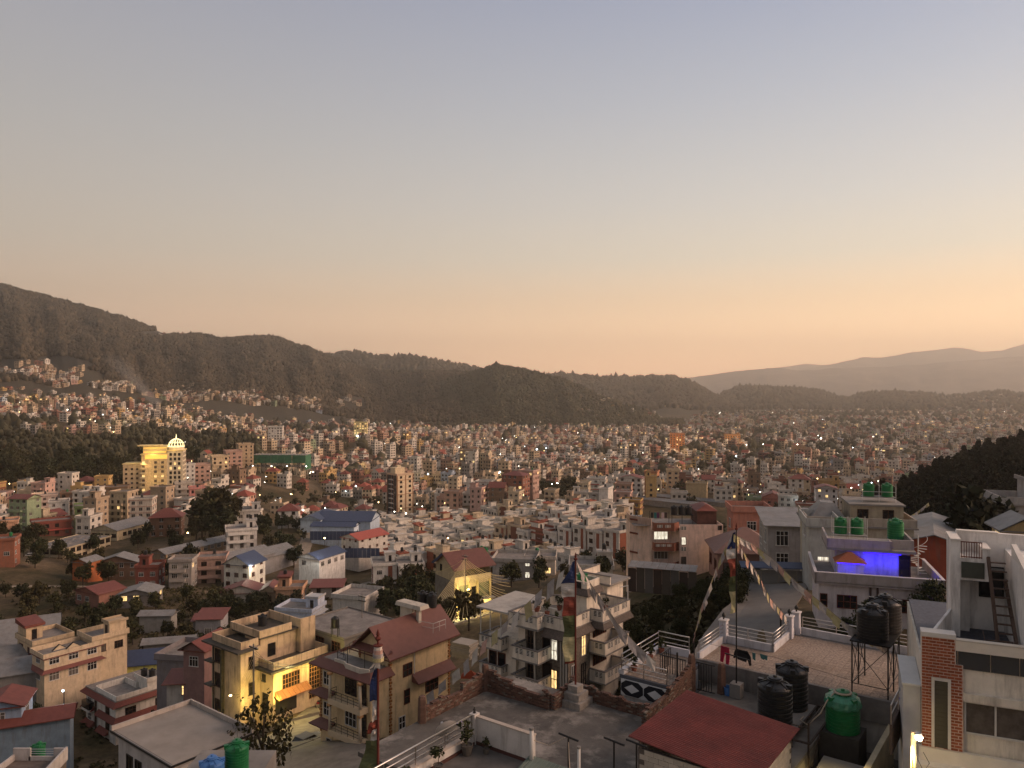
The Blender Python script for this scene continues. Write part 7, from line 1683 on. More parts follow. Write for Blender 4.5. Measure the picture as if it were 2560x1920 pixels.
balcony_run(th_, [(.4, 4.15), (1.65, 4.2), (1.75, 9.1), (-1.5, 9.1)], -21.3, 1.1, TC, [(0, (.6,)), (1, (.2, .5, .8)), (2, (.3,))], slab=(.45, 1.8, 4.1, 9.2, -22.7, -22.4))
part(skirt([(.46, 4.1), (1.7, 4.15), (1.8, 9.2)], -22.95, -22.45, .4), 'tile_skirt', MATS['brown_tile'], th_)
for k, zt in enumerate((-24.1, -26.78)):
    balcony_run(th_, [(.6, 3.65), (2.25, 3.65), (2.3, 7.9), (.5, 7.9)], zt, 1.15, TC, [(0, (.62,)), (1, (.2, .5, .8)), (2, (.4,))], slab=(.451, 2.35, 3.6, 7.95, zt - 1.3, zt - 1.15))
    balcony_run(th_, [(-4.25, -.02), (-4.25, -2.0), (-1.35, -2.0), (-1.35, -.02)], zt, 1.15, TC, [(1, (.28, .72)), (2, (.5,))], slab=(-4.3, -1.3, -2.05, -.01, zt - 1.3, zt - 1.15))
    balcony_run(th_, [(-8.75, 1.5), (-8.75, -1.35), (-6.15, -1.35), (-6.15, -.4)], zt, 1.15, TC, [(1, (.25, .72)), (2, (.5,))], slab=(-8.8, -6.1, -1.4, -.41, zt - 1.3, zt - 1.15))
    pane_win(th_, .46, 5.6, zt - .1, 2.4, 1.55, math.pi / 2, 'r', 0, 6, 2)
    pput('door', win_mesh(.9, 2.1, 0, 'd', 1, 0, False), th_, -1.75, .0, zt - 1.1); pane_win(th_, -3.6, .0, zt - .9, .75, 1.9, 0, 'd', 0, 2, 3)
    part(B(-3.2, -3.05, -.12, .0, zt - 1.1, zt + 1.3), 'post', PLAIN, th_, TC)
    if k == 0: pass
    pput('door', win_mesh(.8, 2.0, 0, 'r', 1, 0, False), th_, -7.9, -.4, zt - 3.8); pput('door', win_mesh(.8, 2.0, 0, 'r', 1, 0, False), th_, -6.8, -.4, zt - 3.8)
pane_win(th_, -.95, .0, -25.35, .8, 2.6, 0, 'w', 2, 2, 3); pane_win(th_, -.95, .0, -28.0, .75, 1.75, 0, 'd', 1, 2, 2)
pane_win(th_, .6, 2.5, -25.3, .75, 2.5, math.pi / 2, 'w', 1, 2, 3); pane_win(th_, .6, 2.5, -28.2, .75, 2.2, math.pi / 2, 'b', 3, 2, 3); pane_win(th_, .6, .75, -26.9, .6, 1.2, math.pi / 2, 'w', 0, 2, 1)
part(B(-.25, -.12, -.1, .0, -36, -22.6).box(.05, .18, -.1, .0, -36, -22.6).box(.35, .48, -.1, .0, -36, -22.6), 'pilaster', PLAIN, th_, (.4, .37, .33))
part(MB().hexa([(-9.0, -1.6, -21.62), (-5.15, -1.6, -21.62), (-5.15, 4.6, -21.5), (-9.0, 4.6, -21.5), (-9.0, -1.6, -21.45), (-5.15, -1.6, -21.45), (-5.15, 4.6, -21.3), (-9.0, 4.6, -21.3)]), 'canopy_roof', mat('pale_sheet', (.40, .37, .33), var=.15, stain=.3), th_)
for (x, y) in ((-8.7, -1.3), (-7.5, -1.3), (-6.2, -1.3), (-8.7, 3)): part(MB().tube([(x, y, -25.2), (x, y, -21.6)], .05, 8), 'canopy_post', FRAME, th_)
part(B(-5.05, -3.0, 1.0, 1.35, -22.34, -21.7).box(-4.6, -1.5, 3.0, 3.3, -22.34, -21.75), 'planter', WALL, th_, TC)
balcony_run(th_, [(-5.0, 5.2), (-1.0, 9.0)], -21.2, 1.0, TC, [(0, (.15, .38, .62, .85))])
part(B(-3.6, -.9, 9.3, 12.5, -36, -20.4), 'rear_wall', WALL, th_, TC); part(B(-4.2, -.3, 8.9, 13, -20.399, -20.2), 'rear_slab', CONC, th_)
balcony_run(th_, [(-4.1, 13), (-4.1, 9.0), (-.4, 9.0)], -19.35, .85, TC, [])
pput('window', win_mesh(.5, 1.0, 0, 'b', 1, 0, False), th_, -3.0, 9.3, -21.9)
part(MB().hexa([(-7.2, 7.0, -25), (-6.1, 7, -25), (-3.7, 11, -21.2), (-4.8, 11, -21.2), (-7.2, 7.0, -24.2), (-6.1, 7, -24.2), (-3.7, 11, -20.4), (-4.8, 11, -20.4)]), 'outer_stair', WALL, th_, TC)
for i, (x, y, z, s_, l) in enumerate(((-3.8, 1.2, -21.75, 1.3, 'bushy planter on the roof of the tiered house'), (-2.6, 1.2, -21.9, 1.1, 'second bushy planter on the roof of the tiered house'), (-.8, .3, -22.35, 1.1, 'rooftop plant behind the front parapet of the tiered house'), (-2.5, 3.1, -21.8, 1.2, 'low hedge planter at the back of the tiered roof'), (-3.4, -1.5, -25.2, .9, 'climbing plant over the upper left balcony'), (.0, 7.5, -22.3, 1.0, 'plant at the right terrace of the tiered house'))): pot_plant(F5, l, x, y, z, s_ * 1.2)
lpole = F5.thing('street_lamp', 'unlit lamp bracket on the right terrace corner of the tiered house', 'street lamp', -21.3, 1.7, 8.9)
part(MB().tube([(1.7, 8.9, -21.3), (1.7, 8.9, -19.9)], .05, 8), 'pole', FRAME, lpole); part(MB().tube([(1.7, 8.9, -19.95), (1.2, 8.3, -20.05)], .04, 6), 'arm', FRAME, lpole)
# ================================================================== cream house with red roofs
F6 = Fr(-12.07, 76, -38)
ch = F6.thing('cream_house', 'tall cream house with red tin roofs, columned balconies and orange corner quoins', 'house', -40, -3, 3)
CC = (.60, .46, .27); RT = mat('red_roof_paint', (.135, .056, .045), rough=.55, var=.15)
part(B(-4.5, 0, 0, 8.6, -40, -26.6), 'wall', WALL, ch, CC)
part(B(-7.6, -.02, -2.5, -.003, -40, -28.2).box(-7.599, -4.503, 0, 6.5, -40, -28.2), 'wall', WALL, ch, CC)
for f in ((((-5.1, -.75, -27.0), (.75, -.75, -27.0), (.0, 2.0, -24.2), (-4.3, 2.0, -24.2))), (((.75, -.75, -27.0), (.75, 9.4, -27.0), (0, 6.8, -24.6), (.0, 2.0, -24.2)))): pass
rf = MB()
A = [(-5.2, -.8, -27.0), (.8, -.8, -27.0), (.8, 9.5, -27.0), (-5.2, 9.5, -27.0)]; r0, r1 = (-2.2, -.8, -24.3), (-2.2, 9.5, -24.3)
for f in ((A[1], A[2], r1, r0), (A[3], A[0], r0, r1)): rf.poly(f); rf.poly([(p[0], p[1], p[2] - .14) for p in f[::-1]])
for i in range(4): a, b = A[i], A[(i + 1) % 4]; rf.poly([(a[0], a[1], a[2] - .14), (b[0], b[1], b[2] - .14), b, a])
rf.poly([(-5.2, -.8, -27.0), (-5.2, -.8, -27.14), (-2.2, -.8, -24.44), (-2.2, -.8, -24.3)]).poly([(.8, -.8, -27.14), (.8, -.8, -27.0), (-2.2, -.8, -24.3), (-2.2, -.8, -24.44)])
part(rf, 'roof', RT, ch); part(MB().poly([(-4.5, -.003, -26.6), (0, -.003, -26.6), (-2.2, -.003, -24.7)]).poly([(-4.5, 8.6, -26.6), (-2.2, 8.6, -24.7), (0, 8.6, -26.6)]), 'gable_wall', WALL, ch, CC)
part(skirt([(-5.0, -.05), (.4, -.05)], -26.75, -26.35, .8), 'gable_eave', RT, ch)
part(skirt([(-7.62, 6), (-7.62, -2.52), (-.0, -2.52), (-.0, -.1)], -28.5, -27.85, .85), 'skirt_roof', RT, ch)
part(B(-7.7, -.0, -2.6, -.1, -28.199, -28.05), 'terrace_slab', DECK, ch)
part(run([(-5.3, -2.5), (-3.9, -2.5), (-3.3, -2.75), (-1.2, -2.8), (-.3, -2.5)], -28.1, -27.6, .14), 'curved_parapet', WALL, ch, (.5, .45, .38))
railing(ch, [(-7.2, 2.5), (-5.2, -2.3), (-3.9, -2.4)], -28.0, 1.0, 2, 1.4, m=BLACKM)
for (x, y) in ((-5.2, -2.3), (-1.0, -2.4), (-3.3, -2.6)): part(MB().tube([(x, y, -28), (x, y, -26.0)], .035, 6), 'iron_rod', BLACKM, ch)
QO = mat('orange_quoin', (.26, .11, .035), var=.2)
qm = MB().box(-.16, .16, -.16, .16, 0, .22).mesh('quoin', QO); qn = MB().box(-.11, .11, -.11, .11, 0, .20).mesh('quoin', QO)
for k in range(31): pput('quoin', qm if k % 2 else qn, ch, -.06, .06, -36.0 + k * .3)
for k in range(6): pput('quoin', qm if k % 2 else qn, ch, -4.45, .06, -28 + k * .24)
for k in range(24): pput('quoin', qm if k % 2 else qn, ch, -.06, 8.55, -34.5 + k * .3)
for k in range(24): pput('quoin', qm if k % 2 else qn, ch, -7.55, -2.45, -35.5 + k * .3)
for z in (-31.2, -34.3):       # columned balconies on the left near face
    part(B(-5.1, -.3, -3.6, -2.503, z - .55, z), 'balcony_floor', PLAIN, ch, (.55, .44, .3)); railing(ch, [(-5.0, -2.6), (-5.0, -3.5), (-.4, -3.5), (-.4, -2.6)], z, .85, 3, 1.0, m=BLACKM)
    for x in (-4.95, -.45):
        part(MB().tube([(x, -3.45, z), (x, -3.45, z + 2.35)], [.16, .13], 12), 'column', PLAIN, ch, (.55, .47, .36), smooth=True); part(B(x - .22, x + .22, -3.67, -3.23, z + 2.35, z + 2.55), 'capital', PLAIN, ch, (.4, .22, .1))
    pane_win(ch, -2.9, -2.503, z + .5, 1.7, 1.6, 0, 'b' if z > -32 else 'w', 0, 3, 2); pput('door', win_mesh(.85, 2.1, 0, 'd', 1, 0, False), ch, -1.1, -2.503, z + .05)
    pane_win(ch, -6.6, -2.503, z + .6, 1.0, 1.4, 0, 'w', 0, 2, 2)
    part(skirt([(-7.62, -.5), (-7.62, -2.52), (-5.3, -2.52)], z - .3, z + .25, .85), 'skirt_roof', RT, ch)
pane_win(ch, -2.9, -2.503, -37.1, 1.5, 1.5, 0, 'w', 3, 3, 2); pane_win(ch, -6.3, -2.503, -36.6, .8, .7, 0, 'w', 0, 1, 1)
part(B(-1.2, -.1, -2.6, -2.503, -39, -36.5), 'garage_door', BLACKM, ch)
for (y, z, w_, h_, fr_, l) in ((2.4, -29.6, 1.3, 1.3, 'r', 0), (5.9, -32.2, 1.9, 1.4, 'r', 0), (2.3, -32.4, .8, 1.5, 'r', 0), (1.6, -34.7, .9, 1.3, 'w', 0), (1.6, -37.4, .9, 1.1, 'w', 1)): pane_win(ch, .0, y, z, w_, h_, math.pi / 2, fr_, l, max(1, round(w_ / .6)), 2)
part(skirt([(.0, 3.0), (.0, 8.7)], -30.4, -29.6, 1.0), 'skirt_roof', RT, ch)
part(B(.003, .07, 3.3, 3.37, -30, -27.1), 'down_pipe', FRAME, ch)
part(B(-4.0, -2.2, 5.2, 5.6, -26, -23.7).box(-1.6, -1.2, 5.2, 5.6, -26, -23.7), 'rooftop_post', WALL, ch, (.5, .45, .38)); part(MB().hexa([(-4.4, 4.8, -23.699), (-.6, 4.8, -23.699), (-.6, 6.2, -23.699), (-4.4, 6.2, -23.699), (-4.3, 4.9, -23.3), (-.7, 4.9, -23.3), (-.7, 6.1, -23.3), (-4.3, 6.1, -23.3)]), 'rooftop_slab', WALL, ch, (.48, .43, .36))
railing(ch, [(-1.2, 5.4), (.5, 5.6), (.5, 7.5)], -26.0, 1.0, 2, 1.2, m=FRAME)
for k, (x, y) in enumerate(((-3.6, 8.2), (-2.4, 8.4))): big_tank(F6.w(x, y, -24.4), ('left' if k == 0 else 'right') + ' black tank behind the red roof of the cream house', .55, 1.3, 'k', ribs=6)
lad = F6.thing('ladder', 'ladder fixed on the cream wall beside the corner', 'ladder', -36, -1.0, -.06)
part(B(-1.2, -1.15, -.12, -.05, -36, -28).box(-.8, -.75, -.12, -.05, -36, -28), 'side_rail', BLACKM, lad)
for k in range(22): part(B(-1.15, -.8, -.1, -.07, -35.8 + k * .35, -35.76 + k * .35), 'rung', FRAME, lad)

# ================================================================== yellow lit house by the road
F7 = Fr((683 - 1280) / 1920 * 94, 94, -38)
yh = F7.thing('yellow_house', 'weathered cream house glowing yellow above the road with tall carved windows', 'house', -47, -4, 3)
YC = (.50, .37, .24); DRK = mat('mossy_slab', (.07, .06, .05), var=.35, stain=.4)
GR = mat('grimy_plaster', (.50, .37, .245), var=.2, scale=.6, stain=.75, stain_rgb=(.09, .075, .06), streak=True)
part(B(-5.5, 0, 0, 8.2, -47, -35.2), 'wall', GR, yh); part(B(-9.0, -2.6, -2.8, -.003, -47, -32.6).box(-8.999, -5.503, 0, 5, -47, -32.6), 'wing_wall', GR, yh)
part(B(-6.2, .9, -.9, 8.6, -35.199, -34.95), 'roof_slab', DRK, yh); part(B(-9.9, -1.75, -3.7, -.9, -32.599, -32.4).box(-9.9, -5.4, -.899, 5.3, -32.6, -32.4), 'wing_slab', DRK, yh)
part(run([(-2.6, -.2), (.3, -.2), (.3, 8.0), (-3, 8.0)], -34.949, -34.0, .16), 'parapet', GR, yh); part(run([(-8.9, 4.9), (-8.9, -2.7), (-2.7, -2.7), (-2.7, -.4)], -32.399, -31.5, .16), 'wing_parapet', GR, yh)
for z in (-35.0, -38.0): part(B(-9.7, -8.0, -3.5, -2.81, z, z + .16).box(-9.7, -9.01, -2.809, 2, z, z + .16), 'sun_shade', DRK, yh)
part(B(-6.5, -3.1, .3, 5.6, -34.94, -31.9), 'penthouse', GR, yh); part(B(-9.3, -2.7, -.1, 5.9, -31.899, -31.7), 'penthouse_slab', DRK, yh)
part(run([(-9.2, 5.7), (-9.2, 0.0), (-2.8, 0.0), (-2.8, 4.6)], -31.699, -30.8, .16), 'penthouse_parapet', GR, yh); part(run([(-9.2, 5.8), (-2.4, 5.8), (-2.4, 8.0)], -34.9, -30.6, .16), 'rear_parapet', GR, yh)
pput('window', win_mesh(1.0, 1.5, 0, 'b', 1, 0, False), yh, -3.1, 1.9, -34.4, math.pi / 2)
for z in (-34.9, -37.9, -41.2): pput('window', win_mesh(1.1, 1.6, 0, 'd', 2, .7, True), yh, -7.6, -2.8, z)
for z in (-35.0, -38.2): pput('window', win_mesh(.7, 1.4, 0, 'd', 1, .7, True), yh, -2.6, -1.3, z, math.pi / 2)
pane_win(yh, .0, 2.6, -37.9, 2.6, 1.9, math.pi / 2, 'o', 0, 6, 3)
pane_win(yh, .0, 6.5, -40.3, 2.4, 5.0, math.pi / 2, 'o', 0, 6, 9)
part(MB().lathe([(.55, -.02), (.55, .02)], 20, (0, 0, 0)), 'fanlight', LITC, yh).matrix_local = Matrix.Translation((4.01, 3.5, 11.4)) @ Matrix.Rotation(math.pi / 2, 4, 'Y') @ Matrix.Scale(.6, 4, (1, 0, 0))
pput('door', win_mesh(1.0, 2.2, 0, 'b', 1, 0, False), yh, -1.6, .0, -40.5); pput('window', win_mesh(.6, .8, 0, 'b', 1, 0, True), yh, -1.9, 0, -36.8)
part(B(.0, .05, .3, 3.4, -40.7, -38.2), 'garage_shade_panel', mat('opening_shade_paint', (.02, .017, .014)), yh)  # no hole here: the garage's inner shade is a dark panel's colour
cn = MB(); TLM = mat('canopy_tile', (.30, .13, .06), var=.3, scale=9)
part(skirt([(.0, .2), (.0, 5.0)], -38.5, -37.8, 1.1), 'tiled_canopy', TLM, yh)
for k in range(7): part(MB().tube([(-.0, .5 + k * .7, -37.78), (1.05, .5 + k * .7, -38.45)], .05, 6), 'tile_ridge', TLM, yh)
part(B(-6.3, -6.1, -3.3, -2.805, -47, -33).box(-8.6, -8.45, -2.95, -2.805, -47, -33), 'drain_pipe', DRK, yh)
big_tank(F7.w(-7.0, 3.2, -31.7), 'rusty black tank on the penthouse of the yellow lit house', .55, 1.2, 'k', ribs=6)
for (x, y, z, e) in ((1.6, 1.2, -36.2, 520), (.9, -.2, -38.3, 260), (1.4, 5.5, -36.0, 260)):
    q = F7.w(x, y, z); lamp_light((q.x, q.y, q.z), e, (1, .74, .16), .15)
sl = F7.thing('street_lamp', 'small white lamp on a bracket at the corner of the yellow lit house', 'street lamp', -41, -3.4, -3.4)
part(MB().beam((-2.7, -2.7, -37.8), (-3.3, -3.6, -37.7), .05), 'bracket', BLACKM, sl); part(MB().lathe([(.01, -.14), (.16, -.08), (.17, 0), (.01, .08)], 10, (-3.35, -3.7, -37.75)), 'bulb', LAMPY, sl)
q = P(745, 1700, 90); lamp_light((q.x, q.y, q.z), 900, (1, .8, .32), .3)  # light added to yellow the road, no lamp fixture built for it
q = F7.w(-1.2, -3.6, -38.2); lamp_light((q.x, q.y, q.z), 420, (1, .74, .2), .15)
bw = F7.thing('boundary_wall', 'curved grey boundary wall along the road before the yellow lit house', 'wall', -43, 3, 1)
wp = [(.5, -3.2), (1.8, -2.6), (3.2, -.6), (3.8, 2.2), (4.2, 5.0), (4.4, 8.0)]; wz = [-41.7, -40.7, -40.2, -40.1, -40.5, -39.9]
for i in range(5):
    a, b = Vector(wp[i]), Vector(wp[i + 1]); d = (b - a).normalized(); n = Vector((-d.y, d.x)) * .1; part(MB().hexa([(*(a - n), -44), (*(b - n), -44), (*(b + n), -44), (*(a + n), -44), (*(a - n), wz[i]), (*(b - n), wz[i + 1]), (*(b + n), wz[i + 1]), (*(a + n), wz[i])]), 'wall_panel', mat('grey_wall', (.16, .135, .11), var=.2), bw)
mc = F7.thing('motorbike', 'motorbike parked beneath the tall carved window', 'motorbike', -41.2, 1.5, 6.3, turn=70)
for x in (-.65, .65):
    MB().tube([(x + .3 * math.cos(a), 0, .3 + .3 * math.sin(a)) for a in np.linspace(0, 6.283, 17)], .055, 6).build('wheel', BLACKP, mc)
MB().hexa([(-.75, -.12, .5), (.5, -.14, .45), (.5, .14, .45), (-.75, .12, .5), (-.8, -.1, .78), (.35, -.12, .82), (.35, .12, .82), (-.8, .1, .78)]).build('body', mat('red_fairing', (.2, .02, .02), rough=.35), mc); MB().hexa([(-.7, -.13, .781), (.1, -.13, .80), (.1, .13, .80), (-.7, .13, .781), (-.65, -.1, .9), (.05, -.1, .88), (.05, .1, .88), (-.65, .1, .9)]).build('saddle', BLACKP, mc)
MB().tube([(.65, 0, .3), (.45, 0, 1.0)], .035, 6).build('fork', STEEL, mc); MB().tube([(.42, -.35, 1.08), (.45, 0, 1.0), (.42, .35, 1.08)], .02, 6).build('handlebar', BLACKM, mc); MB().lathe([(.09, 0), (.1, .08), (.01, .1)], 10).build('headlight', GLASS, mc, (.52, 0, .9))
# garden fence and gate of the cream house, barrier post
gt = F6.thing('driveway_gate', 'black iron gate with arched bars beside the cream house', 'gate', -40, -9, -2.5)
for k in range(12): part(B(-10.5 + k * .24, -10.46 + k * .24, -2.3, -2.26, -39.6, -37.4 + .5 * math.sin(k / 11 * 3.1)), 'bar', BLACKM, gt)
part(B(-10.6, -7.7, -2.31, -2.25, -39.4, -39.3).box(-10.6, -7.7, -2.25, -2.22, -39.6, -38.0), 'gate_frame', BLACKM, gt)
fw = F6.thing('garden_wall', 'low cream wall with mesh fence along the road below the cream house', 'wall', -42, -5, -6)
for i in range(5):
    x = -10.5 + i * 2.1; part(B(x, x + 2.09, -6.6, -6.4, -44, -39.0 - i * .12), 'wall_panel', WALL, fw, (.42, .36, .26)); part(MB().tube([(x, -6.5, -39), (x, -6.5, -37.9 - i * .12)], .03, 6), 'fence_post', BLACKM, fw)
# utility pole and its wires
def pole(label, loc, h, arms=1, r=.11):
    t = thing('utility_pole', label, 'utility pole', loc, R(-38)); MB().tube([(0, 0, -2), (0, 0, h)], [r, r * .7], 9).build('shaft', mat('pole_grey', (.16, .145, .125), var=.2), t)
    for k in range(arms): MB().box(-.75, .75, -.05, .05, h - .45 - k * .6, h - .35 - k * .6).build('cross_arm', BLACKM, t)
    for k in range(4): MB().lathe([(.03, 0), (.05, .05), (.02, .12)], 6, (-.6 + k * .4, 0, h - .34)).build('insulator', FRAME, t)
    return t
up = P(634, 1895, 76); pole('grey utility pole before the yellow lit house', (up.x, up.y, up.z), 11.3)
up2 = P(1163, 1540, 143); pole('utility pole tangled with cables before the red roofed house', (up2.x, up2.y, up2.z), 11.5, 2)
up3 = P(905, 1600, 108); pole('thin utility pole on the flat roof behind the cream house', (up3.x, up3.y, up3.z), 6.5, 2, .07)
def wire(label, a, b, sag, r=.02, col=None, name='cable', group=None, n=14):
    a, b = Vector(a), Vector(b); pts = [a.lerp(b, t_) - Vector((0, 0, sag * 4 * t_ * (1 - t_))) for t_ in np.linspace(0, 1, n)]
    t = MB().tube([p - a for p in pts], r, 4).build(name, col or BLACKM, None, a); tag(t, label, 'cable', group); return t
top1 = Vector((up.x, up.y, up.z + 10.9)); top2 = Vector((up2.x, up2.y, up2.z + 10.8))
GW = mat('lit_cable', (.6, .48, .24), rough=.6)  # lamplight on the cables put into their bright yellowish colour
for k in range(6): e_ = F7.w(.5, 2 + k * 1.2, -36.0 + .35 * (k % 3)); wire('thin cable from the utility pole to the yellow lit house', top1 - Vector((0, 0, .4 * k)), e_, .5, .018, group='cables of the pole by the yellow house')
for k in range(5): e_ = P(545 - 8 * k, 1800 + 12 * k, 92); wire('cable fanning down left from the utility pole', top1 - Vector((0, 0, .5 + .5 * k)), e_, .8, .018, GW, group='cables fanning left from the pole')
for k in range(16): e_ = P(960 + 14 * k, 1645 - 7 * k, 112); wire('lit cable fanning from the tangled pole across the road', top2 - Vector((0, 0, .25 * k)), e_, 1.2, .028, GW, group='cables fanning from the tangled pole')
for k in range(10): e_ = P(1262 + 5 * (k % 4), 1440 + 9 * k, 148); wire('lit cable from the tangled pole to the right', top2 - Vector((0, 0, .3 * k)), e_, .9, .035, GW, group='cables right of the tangled pole')
for k in range(5): e_ = P(1080 + 40 * k, 1432 + 2 * k, 150); wire('cable from the tangled pole to the red roofed house', top2 - Vector((0, 0, .2 * k)), e_, .5, .02, GW, group='cables to the red roofed house')

# ================================================================== red roofed house draped with cables
F8 = Fr((1137 - 1280) / 1920 * 150, 150, -56)
wh = F8.thing('house', 'red gable roofed house with open top floor, lit yellow and draped with cables', 'house', -52, -3, 4)
part(B(-8, 0, 0, 8.4, -52, -38.6), 'wall', WALL, wh, (.44, .36, .22)); part(B(-8.003, -.3, -.005, .0, -52, -38.7), 'side_render', mat('grey_stained', (.15, .135, .12), var=.3, stain=.5), wh)
part(run([(-7.9, .1), (-.1, .1), (-.1, 8.3)], -38.599, -37.9, .18), 'parapet', WALL, wh, (.46, .38, .24))
rf = MB(); A = [(-8.6, -.7, -36.3), (.9, -.7, -36.3), (.9, 9.1, -36.3), (-8.6, 9.1, -36.3)]; r0, r1 = (-4, -.7, -33.6), (-4, 9.1, -33.6)
for f in ((A[1], A[2], r1, r0), (A[3], A[0], r0, r1)): rf.poly(f); rf.poly([(p[0], p[1], p[2] - .12) for p in f[::-1]])
part(rf, 'roof', RT, wh); part(MB().poly([(-7.8, .0, -38.6), (-.2, .0, -38.6), (-.2, .0, -36.5), (-4, 0, -34.0), (-7.8, 0, -36.5)]), 'gable_wall', WALL, wh, (.36, .30, .2)); part(MB().poly([(-8.5, -.72, -36.4), (-7.5, -.72, -36.4), (-3.6, -.72, -33.9), (-4.2, -.72, -33.7)]), 'barge_board', BLUETIN, wh)
for k in range(8): part(B(-.16, -.08, .3 + k * 1.1, .38 + k * 1.1, -38, -36.3), 'mullion', BLACKM, wh)
pane_win(wh, -5.5, -.006, -37.6, .8, 1.4, 0, 'b', 0, 1, 1); part(B(-.4, -.2, .4, 8, -37.9, -36.35), 'screen', mat('dark_screen', (.03, .025, .02)), wh)
pput('door', win_mesh(.9, 2.2, 0, 'd', 1, 0, False), wh, 0, 4.3, -42.4, math.pi / 2)
for y in (.4, 3.2, 5.2, 8.1): part(B(.0, .3, y - .15, y + .15, -46, -39), 'pillar', PLAIN, wh, (.5, .40, .2))
part(B(.0, 1.4, .2, 8.6, -42.7, -42.5), 'landing', CONC, wh); railing(wh, [(1.3, 5.3), (1.3, 8.4)], -42.5, 1.0, 3, 1.0, m=BLACKM)
for k in range(7): part(B(.05, 1.4, 4.9 - k * .3, 5.2 - k * .3, -45.5, -42.75 - k * .35), 'stair_step', CONC, wh)
for y0_, y1_ in ((1, 3), (5.4, 7.9)): part(B(.01, .05, y0_, y1_, -42.4, -39.6), 'shutter', mat('green_shutter', (.15, .16, .09), var=.15), wh)
for (x, y, z, e) in ((3.4, .8, -40.2, 1500), (2.8, -.5, -44.0, 1500), (1.2, 6.8, -43.2, 450)): q = F8.w(x, y, z); lamp_light((q.x, q.y, q.z), e, (1, .76, .26), .2)
sl = F8.thing('street_lamp', 'yellow lamp on the tangled utility pole', 'street lamp', -46, 3.2, 1.2); part(MB().lathe([(.01, -.2), (.26, -.1), (.26, 0), (.01, .15)], 10, (3.2, 1.2, -39.6)), 'bulb', LAMPY, sl); part(MB().beam((2.6, 1.6, -39.3), (3.2, 1.2, -39.4), .06), 'arm', STEEL, sl)
for k, x in enumerate((-6.5, -5.2)): big_tank(F8.w(x, 10.2, -35.6), ('left' if k == 0 else 'right') + ' green tank behind the red gable roof', .6, 1.3, 'g', ribs=6)
for (px, Y, s_, l) in ((1108, 128, .62, 'bushy tree lit from behind at the road bend'), (1172, 126, .6, 'second bushy tree at the road bend'), (1060, 92, .45, 'shrub right of the cream house'), (1080, 64, .55, 'bare twiggy bush between cream house and grey roof'), (1050, 62, .5, 'twiggy bush left of the broken brick wall'), (1105, 70, .45, 'low bush behind the left brick wall')): tree_px('shrub' if s_ < .6 else 'tree', l, px, Y, s_, pool=NEART if Y < 100 else MIDT, c=(.055, .046, .022))
dp = thing('board_stack', 'stack of pale boards in the yard behind the cream house', 'stack', tuple(P(1162, 1640, 92)), R(-30))
for k in range(9): colour(MB().box(-1.3 + .1 * math.sin(k), 1.3 + .1 * math.sin(k * 2), -1 + .08 * math.cos(k), 1 + .1 * math.cos(k * 3), k * .2, k * .2 + .16).build('board', PLAIN, dp), (.3, .27, .23))
tr_ = thing('tarp', 'crumpled orange tarp on the dark ground', 'tarp', tuple(P(1172, 1692, 80)), 0); MB().hexa([(-.9, -.5, 0), (.9, -.6, 0), (1, .6, 0), (-.8, .7, 0), (-.4, -.2, .55), (.3, -.3, .8), (.4, .2, .5), (-.3, .3, .7)]).build('sheet', mat('orange_tarp', (.32, .06, .025), var=.2), tr_)

# ================================================================== white house with red skirts, grey roof, corner terrace, cream group
F9 = Fr((289 - 1280) / 1920 * 134, 134, -38)
rs_ = F9.thing('white_house', 'white three storey house with red tiled skirts and stepped roof terrace', 'house', -72, -5, 5)
WS = (.56, .52, .47); TS = mat('red_skirt', (.155, .05, .04), var=.2, scale=5)
part(B(-11.5, 0, 0, 10.8, -72, -55.6), 'wall', WALL, rs_, WS); part(B(-11.6, .1, -.1, 10.9, -55.599, -55.4), 'roof_slab', DECK, rs_)
for z, segs in ((-56.3, [(-11.5, 9), (-11.5, 0), (0, 0), (0, 10.8)]), (-59.1, [(-6.5, 0), (0, 0), (0, 10.8)]), (-59.1, [(-11.5, 6), (-11.5, 0), (-8.2, 0)]), (-61.9, [(-6.3, 0), (-2.6, 0)]), (-61.9, [(-11.5, 6), (-11.5, 0), (-8.2, 0)])): part(skirt(segs, z, z + .75, .8), 'skirt_roof', TS, rs_)
part(run([(-7.5, .1), (.0, .1), (.0, 10.7), (-4, 10.7)], -55.399, -54.6, .14), 'parapet', WALL, rs_, WS); part(run([(-7.5, .1), (-7.5, 5.2), (-3.2, 5.2), (-3.2, 7.5)], -55.399, -54.4, .14), 'parapet', WALL, rs_, WS)
part(B(-4.2, .0, 5.6, 9.5, -55.39, -53.7), 'roof_room', WALL, rs_, WS); part(run([(-4.4, 5.4), (.2, 5.4), (.2, 9.7), (-4.4, 9.7)], -53.7, -53.0, .14), 'parapet', WALL, rs_, WS); part(B(-4.3, .1, 5.5, 9.6, -53.69, -53.6), 'roof_slab', DECK, rs_)
for k, (x, y) in enumerate(((-3.2, 6.6), (-1.8, 7.4))): big_tank(F9.w(x, y, -53.6), ('left' if k == 0 else 'right') + ' black tank on the red skirted white house', .55, 1.1, 'k', ribs=6)
part(B(-7.8, -6.9, -.12, -.003, -64, -56.9), 'stair_strip', PLAIN, rs_, (.5, .47, .42))
for k in range(12):
    for x in (-7.55, -7.15): pput('window', win_mesh(.26, .42, 0, 'd', 1, 0, False), rs_, x, -.125, -63.7 + k * .56)
for z in (-58.4, -61.2, -64.0):
    for x in (-10, -3): pane_win(rs_, x, 0, z, 1.5, 1.3, 0, 'w' if x < -5 else 'd', 0, 3, 2)
    for y in (2.6, 8): pane_win(rs_, 0, y, z, 1.9, 1.3, math.pi / 2, 'd', 0, 3, 2)
